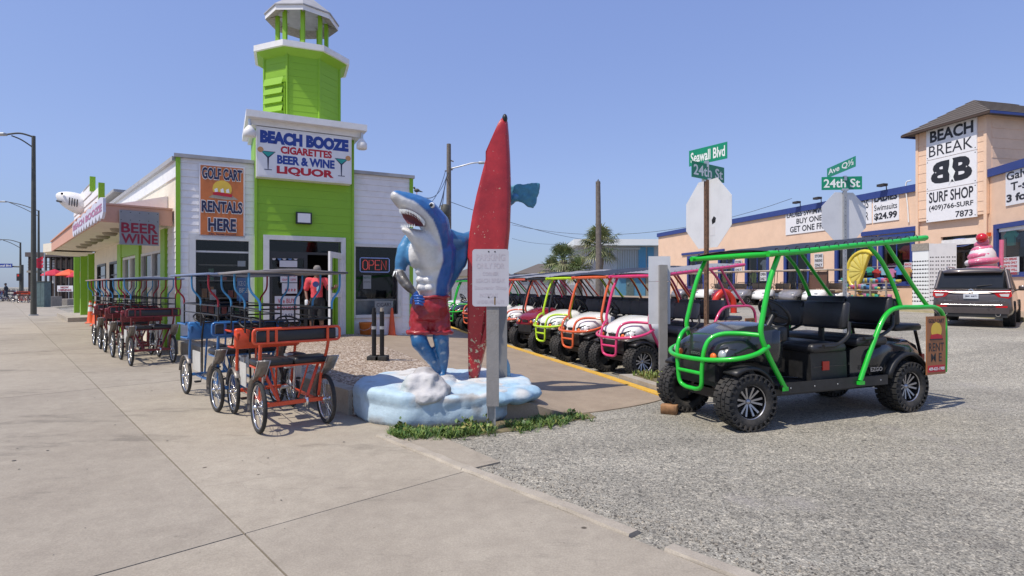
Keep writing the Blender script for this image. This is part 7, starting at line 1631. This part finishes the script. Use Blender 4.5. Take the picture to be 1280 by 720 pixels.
# ------------------------------------------------------------------ SUV
mat('suv_paint', (.085, .07, .068), .28, .25, var=.06, coat=.8); mat('car_glass', (.015, .017, .02), .1); mat('tail_red', (.5, .01, .015), .15, coat=.6); mat('lamp_clear', (.55, .55, .55), .15); mat('plate_white', (.55, .58, .62), .4)
q = P(1212, 408, .4); hdg = math.atan2(.72, .70); sv = thing('parked_suv', 'dark grey brown suv parked nose in toward the surf shop', 'suv', (q.x+.72*1.9, q.y+.7*1.9, g(q.x+1.4, q.y+1.4)), hdg-PI/2)
Ms = ROOTM[sv.name]
def cring(y, zb, zs, zt, wb, ws, wt):
    h_ = [(wb*.9, zb), (wb, zb+.1), (ws, (zb+zs)/2), (ws*.985, zs), (wt, zt-.03), (wt*.93, zt)]
    return [Vector((x, y, z)) for x, z in h_]+[Vector((-x, y, z)) for x, z in h_[::-1]]
b = MB(Ms); b.loft([cring(*a) for a in ((-2.30, .42, .62, .80, .80, .86, .78), (-2.27, .34, .64, .98, .86, .90, .84), (-2.15, .3, .66, 1.06, .88, .915, .87), (-1.9, .28, .68, 1.09, .9, .92, .87), (-1, .27, .68, 1.07, .9, .92, .87), (0, .27, .68, 1.04, .9, .92, .87), (1.0, .27, .68, 1.0, .9, .92, .86), (1.5, .3, .66, .96, .89, .91, .82), (2.0, .34, .62, .86, .85, .88, .74), (2.3, .4, .58, .7, .72, .76, .6))], caps=True); b.build('body', 'suv_paint', sv)
b = MB(Ms); b.loft([[Vector((x, y+(.0), z)) for x, z in ((-.80*w_, z0_), (-.66*w_*1.03, z1_), (.66*w_*1.03, z1_), (.80*w_, z0_))] for y, w_, z0_, z1_ in ((-2.14, 1.02, 1.05, 1.10), (-1.98, 1.04, 1.06, 1.56), (-.4, 1.05, 1.05, 1.6), (.35, 1.03, 1.02, 1.53), (1.15, .98, .99, 1.04))], smooth=False, caps=True); b.build('window_glass', 'car_glass', sv)
b = MB(Ms)
rr3 = [[Vector((x*w_, y, z+dz)) for x, dz in ((-.72, -.04), (-.55, 0), (0, .03), (.55, 0), (.72, -.04), (.72, -.08), (-.72, -.08))] for y, w_, z in ((-2.12, .92, 1.585), (-1.9, .97, 1.63), (-1.0, 1.0, 1.665), (0, 1.0, 1.655), (.42, .96, 1.58))]
b.loft(rr3, caps=True); b.build('roof', 'suv_paint', sv)
for sx in (-1, 1):
    for pa, pb_, pr in (((sx*.845, -2.1, 1.06), (sx*.74, -1.86, 1.58), .06), ((sx*.83, -1.2, 1.06), (sx*.72, -1.15, 1.6), .04), ((sx*.83, -.1, 1.04), (sx*.71, -.1, 1.62), .035), ((sx*.82, 1.15, 1.0), (sx*.69, .4, 1.55), .045)): MB(Ms).tube([pa, pb_], pr, 6).build('pillar', 'suv_paint', sv)
    b = MB(Ms); b.tube([(sx*.62, -1.8, 1.66), (sx*.62, -1.7, 1.70), (sx*.62, -.1, 1.715), (sx*.62, 0, 1.67)], .018, 6); b.build('roof_rack', 'aluminium', sv)
    b = MB(Ms); b.rbox((sx*1.03, .75, 1.08), (.12, .07, .08), .05); b.tube([(sx*.85, .78, 1.02), (sx*1.0, .77, 1.05)], .03, 6); b.build('wing_mirror', 'suv_paint', sv)
    b = MB(Ms); b.prism([(sx*.40, 1.0), (sx*.87, 1.03), (sx*.9, .87), (sx*.82, .80), (sx*.6, .84), (sx*.52, .93)], -2.30, -2.12); b.build('tail_light', 'tail_red', sv); MB(Ms).prism([(sx*.62, .92), (sx*.84, .93), (sx*.82, .85), (sx*.66, .86)], -2.312, -2.29).build('reverse_light', 'lamp_clear', sv)
    MB(Ms).box(min(sx*.55, sx*.8), max(sx*.55, sx*.8), -2.325, -2.29, .55, .6).build('reflector', 'tail_red', sv)
    b = MB(Ms); b.lathe([(.045, -.05), (.06, -.05), (.06, .08), (.045, .08)], 12, 'y', (sx*.6, -2.28, .36)); b.build('exhaust_tip', 'chrome', sv)
    for y in (-1.4, 1.4):
        a0 = len(sv.children); wo = add_wheel(sv, sx*.80, y, sx, r=.365, w_=.25, knobs=0 or 40, key='car')
MB(Ms).tube([(-.86, -2.3, .985), (-.4, -2.32, .975), (.4, -2.32, .975), (.86, -2.3, .985)], .014, 6).build('chrome_strip', 'chrome', sv); MB(Ms).tube([(-.7, -2.335, .62), (.7, -2.335, .62)], .011, 6).build('chrome_strip', 'chrome', sv)
MB(Ms).box(-.84, .84, -2.345, -2.1, .38, .55).build('bumper', 'suv_paint', sv); MB(Ms).box(-.8, .8, -2.32, -2.0, .28, .38).build('valance', 'black_plastic', sv)
pl = MB(Ms).box(-.17, .17, -2.335, -2.30, .79, .92).build('number_plate', 'plate_white', sv); MB(Ms).text('JBK 4471', -.14, .14, .82, .88, -2.339, bold=.02).build('lettering', 'sign_navy', pl)
MB(Ms).lathe([(.03, -2.32), (.05, -2.325), (.06, -2.32)], 16, 'y', (0, 0, 1.0)).build('emblem', 'chrome', sv); MB(Ms).text('BUICK', -.62, -.42, .72, .745, -2.31, bold=.02).build('lettering', 'chrome', sv); MB(Ms).text('ENVISION', .42, .74, .72, .745, -2.31, bold=.02).build('lettering', 'chrome', sv)
MB(Ms).tube([(.12, -2.17, 1.14), (.46, -2.12, 1.17)], .012, 5).build('wiper', 'black_steel', sv)
sv.scale = (.93, .96, .97)
# ------------------------------------------------------------------ small cream golf carts in front of the shop
def small_cart(label, body, top):
    t = thing('small_golf_cart', label, 'golf cart', (0, 0, 0), 0, 'small golf carts lined up before the surf shop')
    for sx in (-1, 1): add_wheel(t, sx*.47, .85, sx, r=.235, w_=.18, knobs=0+1, key='s'); add_wheel(t, sx*.47, -.85, sx, r=.235, w_=.18, knobs=1, key='s')
    b = MB(); b.loft([[Vector((x, y, z)) for x, z in ((-wd, .3), (-wd, zt-.1), (-wd*.8, zt), (wd*.8, zt), (wd, zt-.1), (wd, .3))] for y, zt, wd in ((.55, .82, .52), (.8, .8, .52), (1.05, .7, .48), (1.2, .5, .42))], caps=True); b.build('cowl', body, t)
    b = MB(); b.loft([[Vector((x, y, z)) for x, z in ((-wd, .3), (-wd, zt-.1), (-wd*.85, zt), (wd*.85, zt), (wd, zt-.1), (wd, .3))] for y, zt, wd in ((-.15, .62, .5), (-.4, .68, .55), (-.9, .7, .56), (-1.2, .6, .5))], caps=True); b.build('rear_body', body, t)
    MB().box(-.5, .5, -.2, .6, .27, .31).build('floor', 'black_plastic', t); MB().rbox((0, -.32, .72), (.5, .24, .06), .05).build('seat', 'seat_tan', t); MB().rbox((0, -.62, .98), (.48, .05, .16), .05).build('backrest', 'seat_tan', t)
    for sx in (-1, 1):
        MB().tube([(sx*.5, .62, .8), (sx*.5, .5, 1.76)], .016, 5).build('roof_post', 'black_steel', t); MB().tube([(sx*.5, -.72, .7), (sx*.5, -.8, 1.76)], .016, 5).build('roof_post', 'black_steel', t)
        MB().rbox((sx*.32, 1.12, .62), (.08, .03, .04), .02).build('headlight', 'lamp_glass', t)
    b = MB(); b.rbox((0, -.15, 1.79), (.56, .82, .035), .03); b.build('roof', top, t)
    b = MB(); b.L = Matrix.Translation((-.22, .35, 1.0)) @ Matrix.Rotation(R(50), 4, 'X'); b.tube([(.16*math.cos(a*PI/8), .16*math.sin(a*PI/8), 0) for a in range(16)], .015, 5, True); b.L = None; b.tube([(-.22, .35, 1.0), (-.22, .6, .7)], .02, 5); b.build('steering_wheel', 'black_plastic', t)
    MB().tube([(.5, -.95, .7), (.48, -1.0, 1.2), (-.48, -1.0, 1.2), (-.5, -.95, .7)], .02, 5).build('bag_rail', 'black_steel', t)
    return t
sc0 = small_cart('small silver golf cart with tan seats and cream roof before the second blue window', 'body_silver', 'tube_tan')
spots = [(939, 30.5, None, None), (893, 33.5, 'body_white', 'small pale golf cart behind the pink rear hoop'), (862, 36, 'body_silver', 'leftmost small golf cart seen between posts'), (915, 32.0, 'body_red', 'small dark golf cart with cream roof left of the silver one'), (968, 29.8, 'body_white', 'small pale golf cart with red corner panel before the glass doors'), (1000, 28.8, 'body_silver', 'small silver golf cart with cream seats before the glass doors'), (1032, 27.8, 'body_white', 'small golf cart with brown windshield right of the doors')]
for i, (px, Y, bd, lab) in enumerate(spots):
    q = at(px, 358, Y); hh = math.atan2(-.42, -.9)-PI/2
    if i == 0: sc0.location = (q.x, Y, ZG); sc0.rotation_euler = (0, 0, hh)
    else:
        c = copy_tree(sc0, (q.x, Y, ZG), hh+R(rnd()*10-5), lab, None, {'body_silver': bd} if bd != 'body_silver' else None)
        if i == 6: mat('brown_screen', (.12, .06, .04), .4); ROOTM[c.name] = Matrix.Translation(c.location) @ Matrix.Rotation(c.rotation_euler.z, 4, 'Z'); MB(ROOTM[c.name]).box(-.52, .52, .5, .53, .85, 1.7).build('windshield', 'brown_screen', c)
# little orange kart in the lot
q = P(905, 402, .1); kt = thing('orange_toy', 'small orange and black arched play tunnel beyond the pink hoop', 'arch', (q.x, q.y, g(q.x, q.y)), R(10)); Mk = ROOTM[kt.name]
MB(Mk).tube(curve([(-.42, 0, .0), (-.36, 0, .55), (0, 0, .85), (.36, 0, .55), (.42, 0, 0)]), .13, 8).build('arch', 'reflector_red', kt); MB(Mk).box(-.22, .22, -.05, .05, .15, .5).build('panel', 'black_plastic', kt); MB(Mk).text('47', -.12, .12, .25, .42, -.055, bold=.02).build('lettering', 'letter_white', kt)
# ------------------------------------------------------------------ palms, poles, houses behind
def palm(px, Y, ytop, ybase_r, lab, n=54, R_=1.15, seed=1):
    random.seed(seed); q = at(px, 358, Y); zc = at(px, ytop, Y).z; zg = g(q.x, Y); t = thing('palm_tree', lab, 'palm tree', (q.x, Y, zg)); 
    b = MB(); rings = []
    for k in range(14): z = zg+(zc-zg)*k/13; r_ = .19+.03*(k % 2)+(.05 if k > 10 else 0); rings.append([Vector((q.x+r_*math.cos(a*PI/5)+.03*math.sin(k*.7), Y+r_*math.sin(a*PI/5), z)) for a in range(10)])
    b.loft(rings, smooth=False).build('trunk', 'trunk', t)
    b = MB()
    for i in range(n):
        az = rnd()*2*PI; el = R(-55+140*rnd()**.9); L = R_*(.5+.25*rnd()); d = Vector((math.cos(az)*math.cos(el), math.sin(az)*math.cos(el), math.sin(el))); o_ = Vector((q.x, Y, zc)); h_ = o_+d*L+Vector((0, 0, -.1*L))
        b.tube([o_, o_+d*L*.6, h_], .014, 3, mi=0, caps=False)
        side = d.cross(Vector((0, 0, 1))).normalized() if abs(d.z) < .98 else Vector((1, 0, 0)); upv = side.cross(d); m_ = 0 if rnd() > .42 else (1 if rnd() > .25 else 2)
        nl = 15; fl = R_*(.5+.2*rnd())
        for j in range(nl):
            a = R(-105+210*j/(nl-1)); v = (d*math.cos(a)+side*math.sin(a)).normalized(); l_ = fl*(.65+.35*math.cos(a*.8))*(.85+.3*rnd()); wv_ = v.cross(upv).normalized()*.026
            p1_ = h_+v*l_*.55+upv*.03; p2_ = h_+v*l_+Vector((0, 0, -.28*l_*(.5+rnd()))); b.add([h_, p1_+wv_, p1_-wv_, p2_], [(0, 1, 2), (1, 3, 2)], False, m_)
    b.build('crown', ['palm_leaf', 'palm_light', 'leaf_dry'], t); return t
palm(750, 33, 307, 0, 'taller fan palm behind the thick bare pole', 70, 1.25, 3); palm(704, 36, 325, 0, 'lower fan palm left of the bare pole', 60, 1.15, 5); palm(724, 34, 338, 0, 'lowest fan palm between the two others', 46, .95, 8); palm(690, 38, 338, 0, 'small shaggy fan palm at the left of the palm group', 40, .9, 9)
mat('pole_wood', (.17, .145, .125), .9, var=.3, scale=8, bump=.4)
q = at(748, 358, 24); t = thing('wooden_pole', 'thick bare grey wooden pole rising in front of the palms', 'pole', (q.x, 24, -.1)); MB().tube([(q.x, 24, -.2), (q.x+.01, 24, 3), at(747.5, 227, 24)], [.135, .125, .1], 12).build('pole', 'pole_wood', t)
c = at(747.5, 227, 24); MB().tube([c+Vector((-.08, -.05, -.1)), c+Vector((.0, -.05, .08)), c+Vector((.08, -.05, -.1))], .03, 5).build('top_bracket', 'dark_pole', t)
Y = 34; c = at(561, 180, Y); t = thing('utility_pole', 'wooden utility pole with transformer and lamp arm behind the shark', 'utility pole', (c.x, Y, 0))
MB().tube([(c.x, Y, -.2), c], [.18, .13], 10).build('pole', 'pole_wood', t); a = at(556.5, 265, Y-.3)
tr = MB().lathe([(0, -.42), (.26, -.4), (.28, 0), (.28, .38), (.2, .45), (0, .48)], 16, 'z', tuple(a)).build('transformer', 'dark_pole', t)
MB().tube(curve([at(562, 211, Y), at(575, 208, Y), at(590, 204, Y), at(603, 203, Y)]), .045, 6).build('lamp_arm', 'aluminium', t); MB().rbox(tuple(at(604, 203.5, Y)), (.3, .12, .07), .06).build('lamp_head', 'galvanised', t)
for k, (x0, y0, x1, y1) in enumerate(((559, 199, 567, 202), (556, 214, 566, 212))): MB().tube([at(x0, y0, Y), at(x1, y1, Y)], .04, 5).build('crossarm', 'pole_wood', t)
def wire(p, q_, sag, lab, r_=.018):
    pts = [p.lerp(q_, k/16)+Vector((0, 0, -4*sag*(k/16)*(1-k/16))) for k in range(17)]
    t = MB().tube(pts, r_, 4).build('power_line', 'black_steel', None, tuple(p)); tag(t, lab, 'wire', 'overhead power lines')
F2 = at(560, 215, Y)
wire(F2, at(530, 247, 20), .5, 'power line dropping from the utility pole to the shop roof, upper left'); wire(at(558, 222, Y), at(548, 262, 24), .2, 'power line hanging steeply beside the utility pole, darker one', .03); wire(at(559, 218, Y), at(553, 258, 26), -.2, 'power line hanging steeply beside the utility pole, thin one'); wire(at(557, 213, Y), at(520, 262, 18), .6, 'lowest power line running down left to the shop')
wire(at(562, 252, Y), at(745, 301, 60), .4, 'thin power line passing right behind the surfboard'); wire(at(640, 281, 60), at(990, 248, 50), 2.0, 'thin power line sagging over the palms toward the surf shop'); wire(at(640, 298, 80), at(700, 305, 80), .3, 'lower thin power line left of the palms')
# blue house
mat('house_blue', (.09, .25, .38), .7, var=.1); mat('house_pale', (.42, .42, .42), .7, var=.05); mat('cinder', (.27, .25, .2), .9, var=.1)
Y = 62; A_ = lambda px, py, Y_=Y: at(px, py, Y_)
t = thing('blue_house', 'blue and grey beach house with a white flat eave behind the palms', 'house', (A_(780, 0).x, Y, 0))
MB().box(A_(722, 0).x, A_(830, 0).x, Y, Y+10, -.3, A_(0, 305).z).build('wall', 'house_pale', t); MB().box(A_(716, 0).x, A_(832, 0).x, Y-1.2, Y+11, A_(0, 307.5).z, A_(0, 300).z).build('roof', 'letter_white', t)
for px0, px1 in ((798, 807), (809, 817)): MB().box(A_(px0, 0).x, A_(px1, 0).x, Y-.12, Y, 1.0, A_(0, 309).z).build('shutter', 'house_blue', t)
for k in range(9): x = A_(772+k*3, 0).x; MB().box(x-.02, x+.02, Y-.05, Y, 2.5, A_(0, 310).z).build('panel_joint', 'cinder', t)
MB().box(A_(766, 0).x, A_(800, 0).x, Y-.14, Y, A_(0, 312).z, A_(0, 309.5).z).build('panel_trim', 'house_pale', t)
MB().box(A_(768, 0).x, A_(800, 0).x, Y-2.5, Y-.2, -.3, A_(0, 345).z).build('garage_wall', 'house_blue', t); MB().box(A_(800.5, 0).x, A_(824, 0).x, Y-2.5, Y-.2, -.3, A_(0, 345).z).build('garage_wall', 'cinder', t)
MB().box(A_(766, 0).x, A_(826, 0).x, Y-2.8, Y, A_(0, 344.6).z, A_(0, 342).z).build('garage_roof', 'house_blue', t)
dd_ = MB().box(A_(777, 0).x, A_(786, 0).x, Y-2.56, Y-2.5, -.2, A_(0, 348).z).build('door', 'cabinet_green', t); MB().ball(tuple(A_(785, 355, Y-2.6)), .06, 4).build('door_knob', 'aluminium', dd_)
b = MB(); b.prism([(A_(716, 0, 66).x, A_(0, 318, 66).z), (A_(738, 0, 66).x, A_(0, 301, 66).z), (A_(760, 0, 66).x, A_(0, 318, 66).z)], 63, 63.6); b.build('gable', 'letter_white', t)
Y = 85; t = thing('gable_house', 'distant house with brown grey hipped roof left of the palms', 'house', (A_(664, 0, Y).x, Y, 0))
MB().box(A_(646, 0, Y).x, A_(690, 0, Y).x, Y, Y+10, 0, A_(0, 341, Y).z).build('wall', 'house_pale', t)
b = MB(); x0, x1, z0_, z1_ = A_(642, 0, Y).x, A_(695, 0, Y).x, A_(0, 342, Y).z, A_(0, 328, Y).z; b.add([(x0, Y-1, z0_), (x1, Y-1, z0_), (x1, Y+11, z0_), (x0, Y+11, z0_), (x0+4, Y+5, z1_), (x1-1.5, Y+5, z1_)], [(0, 1, 5, 4), (1, 2, 5), (2, 3, 4, 5), (3, 0, 4), (3, 2, 1, 0)]); b.build('roof', 'brown_shingle', t)
for k in range(3): x = A_(652+k*12, 0, Y).x; MB().box(x, x+.8, Y-.06, Y, 2.2, 3.0).build('window', 'car_glass', t)
t = thing('grey_fence', 'long pale grey fence behind the parked golf carts', 'fence', (A_(680, 0, 52).x, 52, 0))
for k in range(64): x = A_(560, 0, 52).x+k*.24*1.0; MB().box(x, x+.22, 52, 52.04, -.3, 1.62).build('fence_board', 'galvanised', t)
for k in range(2): MB().box(A_(560, 0, 52).x, A_(560, 0, 52).x+15.4, 52.045, 52.09, .4+k*.8, .5+k*.8).build('fence_rail', 'wood_grey', t)
Y = 95; t = thing('far_house', 'low distant cream house with dark roof glimpsed left of the surfboard', 'house', (A_(575, 0, Y).x, Y, 0))
MB().box(A_(562, 0, Y).x, A_(640, 0, Y).x, Y, Y+9, 0, A_(0, 345, Y).z).build('wall', 'cream_wall', t)
b = MB(); x0, x1, z0_, z1_ = A_(560, 0, Y).x, A_(642, 0, Y).x, A_(0, 345, Y).z, A_(0, 332, Y).z; b.add([(x0, Y-1, z0_), (x1, Y-1, z0_), (x1, Y+10, z0_), (x0, Y+10, z0_), (x0+4, Y+4.5, z1_), (x1-3, Y+4.5, z1_)], [(0, 1, 5, 4), (1, 2, 5), (2, 3, 4, 5), (3, 0, 4), (3, 2, 1, 0)]); b.build('roof', 'brown_shingle', t)
# white car by the porch posts
q = at(89, 358, 38); wc = copy_tree(sv, (q.x-1.6, 46, .0), R(60), 'white car parked behind the green porch posts', None, {'suv_paint': 'body_white'}, ('lettering', 'wiper')); wc['category'] = 'car'
# scattered dark gum spots and pebbles on the pavement near the camera
b = MB()
for _ in range(90):
    s_, t_ = -1.5+rnd()*7, -3.5+rnd()*5; p_ = sw(s_, t_, .0225); r_ = .004+.008*rnd()**3*2; b.lathe([(0, .001), (r_, .0)], 7, 'z', p_)
mat('gum_grey', (.1, .09, .08), .9)
tag(b.build('gum_spots', 'gum_grey'), 'dark trodden gum spots scattered on the sidewalk', None, None, 'stuff')
# loose grit along the asphalt edge
b = MB()
for _ in range(1500):
    s_ = .4-rnd()*5.5; t_ = 1.83+abs(random.gauss(0, .22)); p_ = sw(s_, t_, .003); r_ = .003+.006*rnd(); a = rnd()*6
    b.add([(p_[0]+r_*math.cos(a), p_[1]+r_*math.sin(a), .002), (p_[0]+r_*math.cos(a+2), p_[1]+r_*math.sin(a+2), .002), (p_[0]+r_*math.cos(a+4), p_[1]+r_*math.sin(a+4), .002), (p_[0], p_[1], .002+r_)], [(0, 1, 3), (1, 2, 3), (2, 0, 3)], False, int(rnd()*2))
tag(b.build('loose_grit', ['kerb_concrete', 'gum_grey']), 'loose grit and small stones along the kerb edge', None, None, 'stuff')
# pigeon
bb = MB(); c = at(521, 238, 17.2); bb.ball(c, (.09, .05, .06), 6); bb.ball(c+Vector((-.08, 0, .08)), .035, 5); bb.tube([c+Vector((.05, 0, -.01)), c+Vector((.18, 0, -.05))], [.035, .015], 5)
remesh(bb, 'body', 'dark_pole', bd_, .012, None, 1); MB().tube([c+Vector((-.11, 0, .08)), c+Vector((-.14, 0, .075))], [.01, .002], 4).build('beak', 'cone_orange', bd_)
for s_ in (-.02, .02): MB().tube([c+Vector((0, s_, -.05)), c+Vector((0, s_, -.13))], .005, 4).build('leg', 'cone_orange', bd_)
